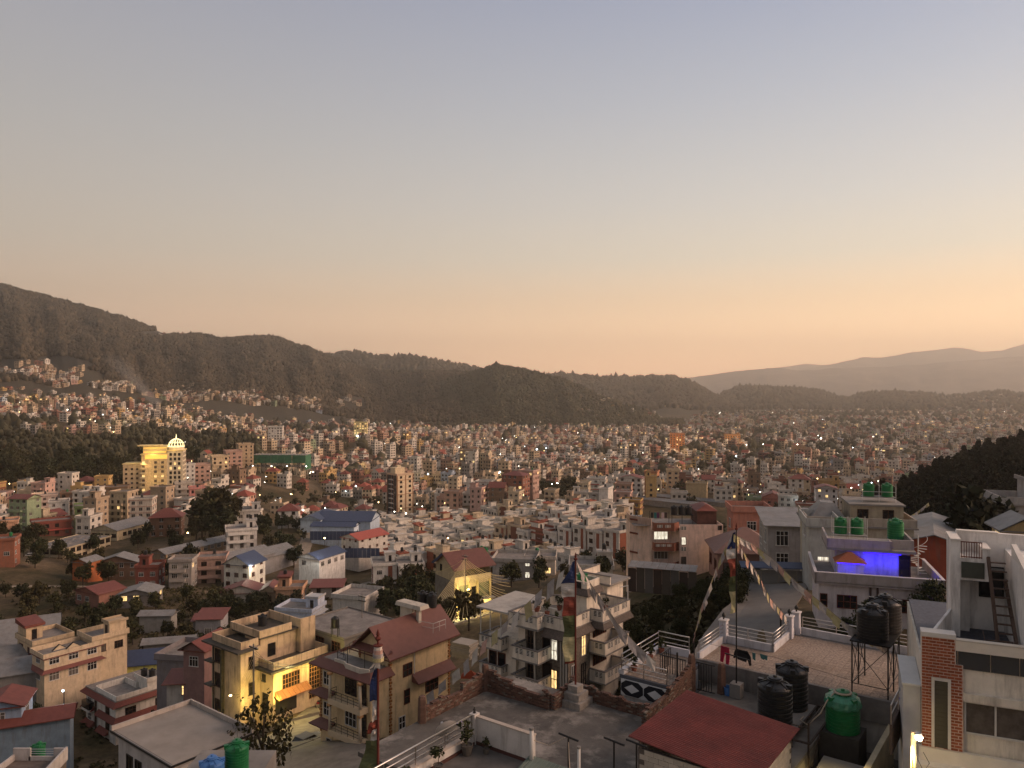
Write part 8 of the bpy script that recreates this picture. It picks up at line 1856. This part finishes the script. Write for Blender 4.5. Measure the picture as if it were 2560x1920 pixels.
part(B(-11.3, -8.3, -.9, -.004, -58.9, -57.6), 'glazed_balcony', GLASS, rs_); part(B(-11.35, -8.25, -.95, -.003, -59.3, -58.91), 'balcony_floor', WALL, rs_, WS)
F10 = Fr(0, 0, -38)
gr = F10.thing('grey_roofed_house', 'pale house with broad bare grey roof at the lower left', 'house', -44, -59, 32)
part(B(-63.2, -54.7, 29.3, 35.3, -44, -28.25), 'wall', WALL, gr, (.42, .40, .39)); part(B(-63.7, -54.2, 28.9, 35.8, -28.249, -28.0), 'roof_slab', PLAIN, gr, (.28, .26, .245))
part(B(-63.5, -54.4, 29.1, 35.6, -27.999, -27.97), 'roof_deck', mat('bare_cement', (.25, .225, .2), var=.15, scale=.5, stain=.55, stain_rgb=(.20, .175, .15)), gr); part(run([(-63.6, 29.0), (-63.6, 35.7), (-54.3, 35.7)], -27.97, -27.6, .16), 'kerb', WALL, gr, (.36, .32, .29)); part(B(-63.72, -54.18, 28.85, 28.95, -28.1, -27.95).box(-54.24, -54.15, 28.95, 35.8, -28.1, -27.95), 'edge_trim', BLACKM, gr)
for x in (-61.3, -59.9, -56.5): pane_win(gr, x, 29.3, -31.0, 1.0, 1.6, 0, 'b', 0, 2, 1)
pane_win(gr, -54.7, 32, -31, 1.2, 1.6, math.pi / 2, 'b', 0, 2, 1)
q = P(592, 1925, 44); big_tank((q.x, q.y, q.z), 'green water tank with pale lid at the bottom left', .66, 1.35, 'g'); q2 = P(530, 1965, 43); big_tank((q2.x, q2.y, q2.z), 'blue water tank cut by the bottom edge', .66, 1.3, 'b')
lb = thing('house', 'low roof under the green and blue tanks at the bottom edge', 'house', (q.x, q.y, -34)); MB().box(-3, 1.5, -2.5, 2.5, 0, 34 + q.z - .05).build('wall', CONC, lb)
def wpoly(pts, z): return [G(px, py, z) for px, py in pts]
ct = thing('terrace_house', 'corner roof terrace with white parapets and two green tanks at the left bottom', 'house', (0, 0, -52))
c_ = [tuple(G(px, py, -36)[:2]) for px, py in ((166, 1870), (36, 1870), (-60, 1940), (60, 2010), (100, 1940))]
def crun(pts, z0, z1, name, col): colour(run([tuple(p) for p in pts], z0, z1, .18).build(name, WALL, ct, (0, 0, 52)), col)
crun([c_[0], c_[4], c_[3]], -37.2, -35.9, 'parapet', (.46, .42, .40)); a_, b_ = Vector(c_[1]), Vector(c_[0]); crun([a_, a_.lerp(b_, .3)], -37.2, -36, 'parapet', (.46, .42, .40)); crun([a_.lerp(b_, .78), b_], -37.2, -36, 'parapet', (.46, .42, .40)); crun([a_.lerp(b_, .3), a_.lerp(b_, .78)], -37.2, -36.8, 'parapet', (.46, .42, .40)); crun([a_, Vector(c_[2])], -37.2, -36.6, 'parapet', (.46, .42, .40))
for k in range(3): MB().tube([(*a_.lerp(b_, .3), -36.55 + k * .22), (*a_.lerp(b_, .78), -36.55 + k * .22)], .03, 6).build('rail', STEEL, ct, (0, 0, 52))
MB().prism([tuple(p) for p in c_], -52, -37.2).build('wall', mat('terrace_brown', (.13, .105, .09), var=.3), ct, (0, 0, 52))
for (px, py, l) in ((78, 1905, 'left green tank on the corner terrace'), (98, 1893, 'right green tank on the corner terrace')): p = P(px, py, 77); big_tank((p.x, p.y, p.z), l, .55, 1.2, 'g', ribs=6)
st = thing('tank_stand', 'pale post stand below the two green corner tanks', 'tank stand', tuple(P(88, 1925, 77)))
for x in (-.8, -.2, .6): MB().box(x - .05, x + .05, -.4, -.3, -1, 1.2).build('leg', FRAME, st)
# cream group
spec_house('cream_house', 'cream block with green left side and red roofed rooftop room', 112, 1668, 154, w=7, d=8, n=2.0, rot=-38 + 90, col=(.50, .38, .25), tower=1, tcol='red', tanks=False, nowin=0, lit=0)
spec_house('cream_house', 'cream gabled front house with white bay windows below the cream block', 168, 1690, 146, w=5.5, d=10, n=1.7, rot=-38, col=(.54, .42, .29), tower=0, win=(1.6, 1.4), frame='w', lit=0, band=(.16, .06, .05))
spec_house('cream_house', 'tall cream house with grey stair shaft right of the gabled front', 258, 1665, 152, w=6, d=6.5, n=2.1, rot=-38, col=(.52, .40, .27), tower=1, win=(1.5, 1.3), frame='d', lit=0)
gb = P(150, 1622, 143)
for k in range(2):
    t = thing('gable', ('left' if k == 0 else 'right') + ' small pointed gable over the bay windows', 'gable', (gb.x + k * 1.9, gb.y - .2 + k * 1.2, gb.z), R(52)); colour(MB().prism([(-1.1, 0), (1.1, 0), (0, .8)], -.1, .1).build('pediment', PLAIN, t), (.55, .44, .3)); t.children[0].rotation_euler = (math.pi / 2, 0, 0)
    MB().beam((-1.3, 0, -.05), (0, 0, .95), .4, .08).beam((0, 0, .95), (1.3, 0, -.05), .4, .08).build('gable_roof', mat('dark_slate', (.03, .028, .026)), t)
spec_house('shed', 'blue walled long shed with red tin roof at the lower left', 88, 1842, 118, w=9.8, d=5, n=1.15, rot=24, col=(.20, .27, .34), cat='shed', roof='gable', rcol='red', rax='x', nowin=1)
for i, (px, py, Y, w_, d_2) in enumerate(((62, 1580, 185, 9, 14), (15, 1604, 172, 9, 13), (22, 1632, 162, 9, 12), (30, 1660, 152, 10, 12), (45, 1690, 145, 9, 9))): spec_house('greenhouse', ['farthest', 'second', 'third', 'fourth', 'nearest'][i] + ' grey sheeted tunnel shed at the left edge', px, py, Y, w=w_, d=d_2, n=.7, rot=-62, col=(.2, .19, .18), cat='shed', roof='gable', rcol='grey', nowin=1)
spec_house('shed', 'low tin roofed sty beside the grassy field', 425, 1618, 168, w=10, d=3.5, n=.6, rot=14, col=(.2, .19, .18), cat='shed', roof='gable', rcol='grey', rax='x', nowin=1)
spec_house('shed', 'distant pale tin roof at the edge of the grassy field', 396, 1548, 200, w=8, d=4, n=.6, rot=3, col=(.25, .24, .22), cat='shed', roof='gable', rcol='grey', rax='x', nowin=1)
spec_house('house', 'flat grey roof with black tank behind the yellow lit house', 866, 1668, 106, w=10, d=9, n=2, rot=-38, col=(.17, .155, .14), tower=0, lit=0, parapet=.2)
q = P(838, 1590, 100); small_tank((q.x, q.y, q.z), 'black tank on a stand over the flat grey roof', 'k', .55, 1.1, 1.2)
spec_house('house', 'white windowless gable building above the dark trees', 895, 1566, 186, w=8.5, d=9, n=2.6, rot=-18, col=(.48, .45, .42), tower=0, nowin=1)
# front tree and weeds
for (px, Y, s_, z_, l) in ((660, 62, 1.2, 1.35, 'tall loose leaved tree before the lit road'), (715, 58, .6, 1.1, 'lower leafy bush right of the tall loose tree'), (600, 64, .5, 1.1, 'leafy bush left of the tall loose tree')): tree_px('tree', l, px, Y, s_, pool=LOOSET, c=(.035, .032, .013), sz=z_)
for (px, Y, s_, l) in ((120, 128, .9, 'bushy tree left of the red skirted house'), (75, 135, .8, 'shrub beside the blue shed'), (20, 130, .8, 'dark bush at the left edge above the shed'), (250, 150, .55, 'bush before the cream gabled front'), (395, 118, 1.0, 'leafy tree right of the red skirted house'), (440, 110, .8, 'dark bush below the grey block house'), (60, 108, .7, 'bush before the blue shed'), (150, 104, .8, 'hedge like bush between shed and skirted house'), (230, 90, .6, 'weedy bush by the corner terrace')): tree_px('shrub', l, px, Y, s_, pool=NEART, c=rnd.choice(DARKG))
for (x, Y) in scatter(1570, 1800, 78, 112, 30, 2.6): tree('shrub', 'wild shrub on the overgrown plot right of the tiered house', (x, Y, ground(x, Y)), rnd.uniform(.22, .5), NEART, c=rnd.choice(((.04, .042, .016), (.06, .052, .024), (.034, .038, .015))), group='shrubs of the overgrown plot')
for (x, Y) in scatter(1800, 1850, 80, 100, 6, 2): tree('shrub', 'tall shrub beside the driveway', (x, Y, ground(x, Y)), rnd.uniform(.5, .8), NEART, c=(.03, .033, .013), group='tall shrubs beside the driveway')
gp = []
for _ in range(16000):
    z_ = rnd.random()
    if z_ < .45: px, Y = rnd.uniform(1540, 1850), rnd.uniform(62, 116)
    elif z_ < .8: px, Y = rnd.uniform(-40, 560), rnd.uniform(100, 250)
    else: px, Y = rnd.uniform(540, 900), rnd.uniform(150, 260)
    x = (px - 1280) / 1920 * Y
    if float(fbm(x / 9, Y / 9)) > -.06: gp.append((x, Y, ground(x, Y) + .1))
g_ = np.random.default_rng(5)
blades = [leaf_cloud(g_, [(0, 0, .15, .3)], 9, 1, .22) for _ in range(4)]
blades = [(v, np.concatenate([f[:, [0, 1, 2]], f[:, [0, 2, 3]]])) for v, f in blades]
o = merged('grass', blades, gp, nrng.uniform(.7, 1.7, len(gp)), foliage('weeds', (.05, .045, .02), .5), label='dry weeds and grass over the open ground')

# ================================================================== prayer flags
FLAG = {'b': (.035, .05, .13), 'w': (.50, .46, .42), 'r': (.20, .05, .035), 'g': (.09, .10, .045), 'y': (.44, .39, .22), 'p': (.46, .29, .24), 's': (.34, .31, .30)}
def fm_(c): return mat('flag_' + c, FLAG[c], var=.2, scale=3, rough=.95)
def cloth(pts0, pts1, name, m, par=None, th=.012):     # ribbon between two edges, given thickness
    mb = MB(); n = len(pts0); a = [Vector(p) for p in pts0]; b = [Vector(p) for p in pts1]
    for i in range(n - 1):
        nrm = (a[i + 1] - a[i]).cross(b[i] - a[i]); nrm = nrm.normalized() * th if nrm.length > 1e-9 else Vector((0, th, 0))
        mb.poly([a[i], a[i + 1], b[i + 1], b[i]]); mb.poly([b[i] - nrm, b[i + 1] - nrm, a[i + 1] - nrm, a[i] - nrm])
    return mb.build(name, m, par)
def flag_pole(label, base, z0, z1, r, segs, width, lab2, skew=0.0, side=-1, red=True):
    x, y = base; t = thing('flag_pole', label, 'flag pole', (x, y, z0)); MB().tube([(0, 0, 0), (.0, 0, z1 - z0)], [r, r * .7], 9).build('pole', mat('flag_pole_red', (.10, .022, .016), var=.2) if red else BLACKM, t)
    MB().lathe([(r * 1.5, 0), (r * 2.2, .06), (r * .8, .14), (r * 1.2, .2), (.01, .38)], 8, (0, 0, z1 - z0)).build('finial', MATS.get('flag_pole_red', BLACKM), t)
    f = thing('prayer_flag', lab2, 'flag', (x, y, z0))
    for k, (c, za, zb, wa, wb) in enumerate(segs):
        n = 9; P0, P1 = [], []
        for i in range(n):
            u = i / (n - 1); z = za + (zb - za) * u - z0; wv = wa + (wb - wa) * u
            P0.append((side * .04, .03, z)); P1.append((side * (.05 + wv + .05 * math.sin(z * 4.1)), .12 * math.sin(z * 2.7 + 1) + .05, z - .06 + skew * u))
        mid = [((p[0] + q[0]) / 2, (p[1] + q[1]) / 2 + .10 * math.sin(i * .9 + k), (p[2] + q[2]) / 2) for i, (p, q) in enumerate(zip(P0, P1))]
        cloth(P0, mid, 'panel', fm_(c), f); cloth(mid, P1, 'panel', fm_(c), f)
    return t
b1 = F1.w(-3.0, -6.75); zz = lambda py, Y: -(py - 960) / 1920 * Y
Y1 = b1.y
flag_pole('tall red prayer flag pole on the stepped plinth', (b1.x, b1.y), -15.0, zz(1400, Y1), .05, [('b', zz(1402, Y1), zz(1458, Y1), .12, .62), ('w', zz(1458, Y1), zz(1492, Y1), .62, .64), ('r', zz(1492, Y1), zz(1538, Y1), .6, .58), ('g', zz(1538, Y1), zz(1592, Y1), .55, .56), ('y', zz(1592, Y1), zz(1650, Y1), .56, .54), ('r', zz(1650, Y1), zz(1656, Y1), .54, .54)], .6, 'long vertical prayer flag in five colour bands before the tiered house')
t = F1.thing('block', 'mossy cement block at the foot of the second flag pole', 'block', ZF, 3.1, -1.05); part(B(2.85, 3.4, -1.3, -.75, ZF, -15.3), 'block_body', CONC, t)
b2 = F1.w(3.12, -1.05); Y2 = b2.y
flag_pole('slender dark prayer flag pole in the shed yard', (b2.x, b2.y), -15.3, zz(1325, Y2), .04, [('b', zz(1330, Y2), zz(1372, Y2), .1, .42), ('w', zz(1372, Y2), zz(1396, Y2), .42, .40), ('r', zz(1396, Y2), zz(1440, Y2), .38, .3), ('g', zz(1440, Y2), zz(1478, Y2), .26, .24), ('y', zz(1478, Y2), zz(1530, Y2), .26, .26)], .4, 'narrow vertical prayer flag on the slender pole', red=False)
t = F1.thing('cross_arm', 'T shaped iron clothes arm fixed on the slender flag pole', 'post', -15, 3.12, -1.05); part(MB().beam((2.5, -1.05, -13.9), (3.8, -1.05, -14.0), .05), 'bar', BLACKM, t)
Y3 = 27.0; b3 = P(945, 1900, Y3); z3 = lambda py: zz(py, Y3)
flag_pole('near red flag pole with dark spear tip at the bottom centre left', (b3.x, b3.y), -15.5, z3(1600), .055, [('b', z3(1672), z3(1752), .12, .3), ('w', z3(1752), z3(1800), .22, .12), ('r', z3(1800), z3(1832), .2, .3), ('w', z3(1822), z3(1850), .1, .26), ('g', z3(1850), z3(1925), .4, .62)], .3, 'drooping prayer flag on the near red pole, blue above and green below')
t = thing('prayer_drum', 'patterned cloth drum under the spear tip of the near flag pole', 'flag', (b3.x, b3.y, z3(1652)))
for k, c in enumerate('yspw'): MB().lathe([(.2 - .02 * k, k * .13), (.205 - .02 * k, k * .13 + .125)], 14, (0, 0, 0), wob=lambda j, i: 1 + .05 * math.sin(j * 2.2)).build('cloth_band', fm_(c), t)
MB().lathe([(.16, .52), (.18, .56), (.03, .58)], 12).build('crown', MATS['flag_pole_red'], t)
for k in range(3): cloth([(-.1 + .05 * k, -.05, 0), (-.16 + .04 * k, -.08, -.2)], [(-.02 + .05 * k, -.05, 0), (-.3 + .2 * k, -.12, -.25)], 'tassel', fm_('w'), t)
def flag_string(label, name_, pts, n, size, cols, droop=.5, flags=True):
    q = [Vector(p) for p in pts]; L_ = [0]
    for i in range(len(q) - 1): L_.append(L_[-1] + (q[i + 1] - q[i]).length)
    def at(u):
        s_ = u * L_[-1]
        for i in range(len(q) - 1):
            if s_ <= L_[i + 1] + 1e-6: return q[i].lerp(q[i + 1], (s_ - L_[i]) / max(1e-6, L_[i + 1] - L_[i]))
        return q[-1]
    t = thing('prayer_flag_string', label, 'prayer flags', q[0]); MB().tube([p - q[0] for p in (at(i / 24) for i in range(25))], .012, 4).build('cord', mat('cord', (.2, .17, .13)), t)
    for i in range(n):
        u0 = (i + .08) / n; u1 = min(1, u0 + size / L_[-1]); a, b = at(u0) - q[0], at(u1) - q[0]; h = size * rnd.uniform(.8, 1.1); w_ = Vector((rnd.uniform(-.25, .25), rnd.uniform(-.25, .25), -1)).normalized() * h
        m0 = (a + b) / 2 + w_ * .5 + Vector((rnd.uniform(-.05, .05), rnd.uniform(-.08, .08), 0)); c = fm_(cols[i % len(cols)])
        cloth([a, a + w_ * .5, a + w_ + Vector((.03, 0, .02))], [(a + b) / 2, m0, (a + b) / 2 + w_ * .95], 'flag', c, t); cloth([(a + b) / 2, m0, (a + b) / 2 + w_ * .95], [b, b + w_ * .5 + Vector((0, .06, 0)), b + w_], 'flag', c, t)
PP = lambda px, py, Y: P(px, py, Y)
flag_string('long string of faded flags from the tall pole down to the left bushes', 's', [PP(1440, 1402, Y1), PP(1385, 1445, 41), PP(1300, 1525, 44), PP(1200, 1612, 48), PP(1150, 1668, 50), PP(1100, 1710, 51), PP(1055, 1748, 52)], 14, .85, 'swssywsypw')
flag_string('string of grey flags from the tall pole down to the right terrace corner', 's', [PP(1441, 1402, Y1), PP(1472, 1452, 39.5), PP(1505, 1500, 39.3), PP(1545, 1560, 39), PP(1590, 1610, 38.8), PP(1640, 1655, 38.6)], 11, .62, 'sswsswss')
flag_string('string of small flags from the slender pole to the dark post at its left', 's', [PP(1832, 1335, Y2), PP(1800, 1395, 40), PP(1776, 1460, 40), PP(1752, 1520, 40), PP(1736, 1588, 40)], 16, .4, 'spysypsyws')
flag_string('string of small flags from the slender pole to the black terrace post', 's', [PP(1834, 1335, Y2), PP(1862, 1385, 41), PP(1895, 1435, 42), PP(1925, 1495, 43), PP(1968, 1545, 44.5)], 17, .42, 'wypsypwsyp')
flag_string('long string of flags from the slender pole to the tall trestle tanks', 's', [PP(1834, 1335, Y2), PP(1885, 1362, 40), PP(1935, 1400, 39.6), PP(1990, 1455, 39), PP(2045, 1500, 38.6), PP(2110, 1556, 38.2), PP(2170, 1590, 38), PP(2225, 1618, 37.8)], 22, .46, 'ywspywspyswpysy')
flag_string('short flag string above the long shed roof far right', 's', [PP(2322, 1256, 110), PP(2295, 1278, 110), PP(2265, 1297, 110)], 8, .5, 'ywsyw'); flag_string('vertical flag string on the pine slope', 's', [PP(2484, 1228, 130), PP(2482, 1250, 130), PP(2478, 1275, 130)], 4, .7, 'wsw')
t = thing('post', 'dark iron post where the flags end above the diamond frieze terrace', 'post', tuple(P(1735, 1660, 40))); MB().tube([(0, 0, -1.5), (0, 0, 1.55)], .045, 8).build('shaft', BLACKM, t)
t = thing('post', 'dark iron post behind the small gate', 'post', tuple(P(1693, 1720, 39))); MB().tube([(0, 0, -1), (0, 0, 1.8)], .05, 8).build('shaft', BLACKM, t)
t = thing('post', 'black pointed post beside the white terrace pillars', 'post', tuple(P(1952, 1580, 45))); MB().tube([(0, 0, -1), (0, 0, 1.0), (0, 0, 1.4)], [.06, .06, .01], 8).build('shaft', BLACKM, t)

def car(label, px, py, Y, rot, c):
    t = thing('parked_car', label, 'car', tuple(P(px, py, Y)), R(rot), 'parked cars')
    colour(MB().prism([(-2, .45), (-2, .8), (-1.7, .92), (1.1, .95), (1.95, .75), (2, .4)], -.82, .82).build('body', PLAIN, t), c); t.children[0].rotation_euler = (math.pi / 2, 0, 0)
    o = MB().hexa([(-1.6, -.78, .93), (.9, -.78, .93), (.9, .78, .93), (-1.6, .78, .93), (-1.2, -.66, 1.42), (.3, -.66, 1.42), (.3, .66, 1.42), (-1.2, .66, 1.42)]).build('glazed_cabin', GLASS, t); colour(MB().box(-1.2, .3, -.67, .67, 1.421, 1.46).build('car_roof', PLAIN, t), c)
    for x in (-1.25, 1.25):
        for y in (-.8, .8): MB().tube([(x, y - .1, .32), (x, y + .1, .32)], .32, 12).build('wheel', BLACKP, t)
    for y in (-.6, .6): MB().box(1.9, 2.01, y - .15, y + .15, .6, .74).build('headlight', FRAME, t)
car('white car parked by the road before the roadside houses', 1064, 1462, 250, 8, (.6, .58, .55)); car('pale car standing in the school yard', 78, 1392, 298, 30, (.5, .48, .46)); car('grey car on the lit road below the cream house', 770, 1868, 82, 55, (.2, .19, .18)); car('dark car on the lane left of the blue factory', 770, 1322, 345, 80, (.06, .05, .05))
# ================================================================== town lamps and smoke
LMP = [(655, 1345, 330, LAMPW), (812, 1345, 290, LAMPY), (1015, 1283, 430, LAMPW), (1070, 1185, 560, LAMPC), (758, 1275, 360, LAMPW), (905, 1298, 345, LAMPC), (1393, 1208, 520, LAMPW), (1406, 1228, 500, LAMPW), (1444, 1208, 530, LAMPY), (1467, 1270, 410, LAMPC), (1509, 1238, 470, LAMPW), (1648, 1212, 520, LAMPW), (1638, 1232, 490, LAMPW), (1690, 1255, 440, LAMPY), (1992, 1255, 430, LAMPC), (2135, 1208, 590, LAMPW), (2158, 1225, 560, LAMPY), (1342, 1123, 760, LAMPC), (893, 1090, 1010, LAMPC), (700, 1098, 900, LAMPW), (160, 1725, 128, LAMPC), (540, 1190, 600, LAMPY), (262, 1246, 440, LAMPW), (200, 1232, 450, LAMPW), (305, 1206, 520, LAMPW), (615, 1163, 650, LAMPW), (1840, 1140, 820, LAMPC), (2052, 1096, 1150, LAMPW), (1120, 1345, 330, LAMPY), (1250, 1180, 600, LAMPW), (1000, 1340, 350, LAMPW), (1240, 1375, 290, LAMPY), (1600, 1372, 290, LAMPW), (700, 1330, 320, LAMPY), (560, 1270, 400, LAMPW), (470, 1332, 330, LAMPY), (390, 1260, 420, LAMPY), (1540, 1345, 300, LAMPW), (890, 1215, 540, LAMPW), (1820, 1205, 540, LAMPY)]
for i, (px, py, Y, m) in enumerate(LMP):
    p = P(px, py, Y); gz = min(ground(p.x, p.y), p.z - 3)
    t = thing('street_lamp', '', 'street lamp', (p.x, p.y, gz), 0, 'street lamps burning in the town'); dx = min(LANDMARK, key=lambda l: (l[0] - px) ** 2 + (l[1] - py) ** 2)
    t['label'] = ('white' if m in (LAMPW, LAMPC) else 'yellow') + ' burning street lamp ' + ('left of' if px < dx[0] else 'right of') + ' the ' + dx[2] + ('' if i % 2 else ', low down') if False else ('white' if m is LAMPW else 'bluish white' if m is LAMPC else 'yellow') + f' street lamp burning ' + ('above' if py < dx[1] - 12 else 'below' if py > dx[1] + 12 else 'left of' if px < dx[0] else 'right of') + ' the ' + dx[2]
    MB().tube([(0, 0, -1), (0, 0, p.z - gz)], .09, 6).build('pole', BLACKM, t); r_ = .0008 * Y + .08; bulb(t, (0, -.3, p.z - gz), r_, m)
    if Y < 700 or i < 20: lamp_light((p.x, p.y - 1.0, p.z + .4), 35 * (Y / 100) ** 1.25, {LAMPW: (1, .9, .7), LAMPC: (.85, .95, 1)}.get(m, (1, .7, .3)), .3)
vs, fs, ms = ico(0, 0, 1)[0], ico(0, 0, 1)[1], None
for col, mt_, cnt, nm in ((0, LAMPW, 330, 'white'), (1, LAMPY, 210, 'yellow'), (2, LAMPC, 90, 'bluish')):
    pts = []
    while len(pts) < cnt:
        Y = math.exp(rnd.uniform(math.log(420), math.log(2900))); px = rnd.uniform(-20, 2580)
        if Y > city_edge(px): continue
        x = (px - 1280) / 1920 * Y; pts.append((x, Y, ground(x, Y) + rnd.uniform(4, 9)))
    pts = np.array(pts); s_ = (.10 + .00034 * pts[:, 1]) * nrng.uniform(.6, 1.5, cnt)
    merged('distant_lamp', [(vs, fs)], pts, s_, mt_, label=f'{nm} lamps burning far off among the houses')
for (px, Y, e, c) in ((60, 1150, 9000, (1, .7, .3)), (300, 1000, 9000, (1, .75, .4)), (640, 760, 7000, (1, .85, .5)), (720, 1100, 9000, (1, .7, .35)), (900, 780, 6000, (1, .75, .4)), (1180, 900, 8000, (1, .7, .35)), (1480, 900, 8000, (1, .8, .5)), (1690, 980, 12000, (1, .55, .2)), (1830, 1110, 12000, (1, .55, .2)), (2050, 1000, 8000, (1, .8, .5)), (1300, 620, 4000, (1, .75, .4)), (1050, 640, 4000, (1, .72, .35)), (800, 560, 3000, (1, .7, .35)), (1620, 640, 4000, (1, .75, .4)), (180, 800, 5000, (1, .7, .3)), (480, 1200, 10000, (1, .7, .35)), (100, 430, 1800, (1, .7, .35)), (520, 470, 1800, (1, .75, .4)), (1130, 400, 1300, (1, .8, .55)), (1340, 420, 1300, (1, .78, .5)), (1000, 380, 1300, (1, .8, .55)), (1230, 330, 900, (1, .8, .55)), (1460, 370, 1000, (1, .8, .55)), (1080, 300, 800, (1, .8, .55)), (1880, 620, 3000, (1, .72, .35)), (40, 330, 900, (1, .7, .35))):
    x = (px - 1280) / 1920 * Y; lamp_light((x, Y - 8, ground(x, Y) + 17), e, c, 1.0)  # added lights without fixtures, high over the roofs, for patches of glow
p = P(160, 1722, 127); lamp_light((p.x, p.y - .5, p.z + .5), 260, (.85, .95, 1), .12)
sm = bpy.data.materials.new('smoke'); sm.use_nodes = True; n_ = sm.node_tree.nodes; l_ = sm.node_tree.links; n_.remove(n_['Principled BSDF'])
sv = n_.new('ShaderNodeVolumePrincipled'); l_.new(sv.outputs[0], n_['Material Output'].inputs['Volume']); sv.inputs['Color'].default_value = (.9, .86, .82, 1); sv.inputs['Anisotropy'].default_value = .4
tcn = n_.new('ShaderNodeTexCoord'); nz = n_.new('ShaderNodeTexNoise'); nz.inputs['Scale'].default_value = 2.2; nz.inputs['Detail'].default_value = 3; l_.new(tcn.outputs['Generated'], nz.inputs['Vector'])
sx_ = n_.new('ShaderNodeSeparateXYZ'); l_.new(tcn.outputs['Generated'], sx_.inputs[0])
def mm(op, a, b): 
    q = n_.new('ShaderNodeMath'); q.operation = op
    for i, v in enumerate((a, b)):
        if isinstance(v, (int, float)): q.inputs[i].default_value = v
        else: l_.new(v, q.inputs[i])
    return q.outputs[0]
dx_ = mm('SUBTRACT', sx_.outputs[0], mm('SUBTRACT', .93, mm('MULTIPLY', sx_.outputs[2], .75))); wd_ = mm('ADD', .05, mm('MULTIPLY', sx_.outputs[2], .22))
core = mm('MAXIMUM', mm('SUBTRACT', 1.0, mm('ABSOLUTE', mm('DIVIDE', dx_, wd_), 0)), 0); fade = mm('MAXIMUM', mm('SUBTRACT', 1.0, sx_.outputs[2]), 0)
l_.new(mm('MULTIPLY', mm('MULTIPLY', core, fade), mm('MULTIPLY', nz.outputs['Fac'], .04)), sv.inputs['Density'])
p0 = P(225, 1010, 1330); tag(MB().box(0, 115, 0, 40, 0, 90).build('smoke', sm, None, p0), 'pale smoke drifting up left from a fire at the hill foot', kind='stuff')
# ------------------------------------------------------------------ evening haze
hm = bpy.data.materials.new('haze'); hm.use_nodes = True
ht = hm.node_tree; ht.nodes.remove(ht.nodes['Principled BSDF'])
hv = ht.nodes.new('ShaderNodeVolumePrincipled'); ht.links.new(hv.outputs[0], ht.nodes['Material Output'].inputs['Volume'])
hv.inputs['Color'].default_value = (1.0, 0.95, 0.89, 1); hv.inputs['Density'].default_value = 1.35e-4; hv.inputs['Anisotropy'].default_value = 0.85
tag(MB().box(-12800, 12800, -12800, 12900, -126, 720).build('haze', hm), 'thin warm evening haze over the whole valley', kind='stuff')
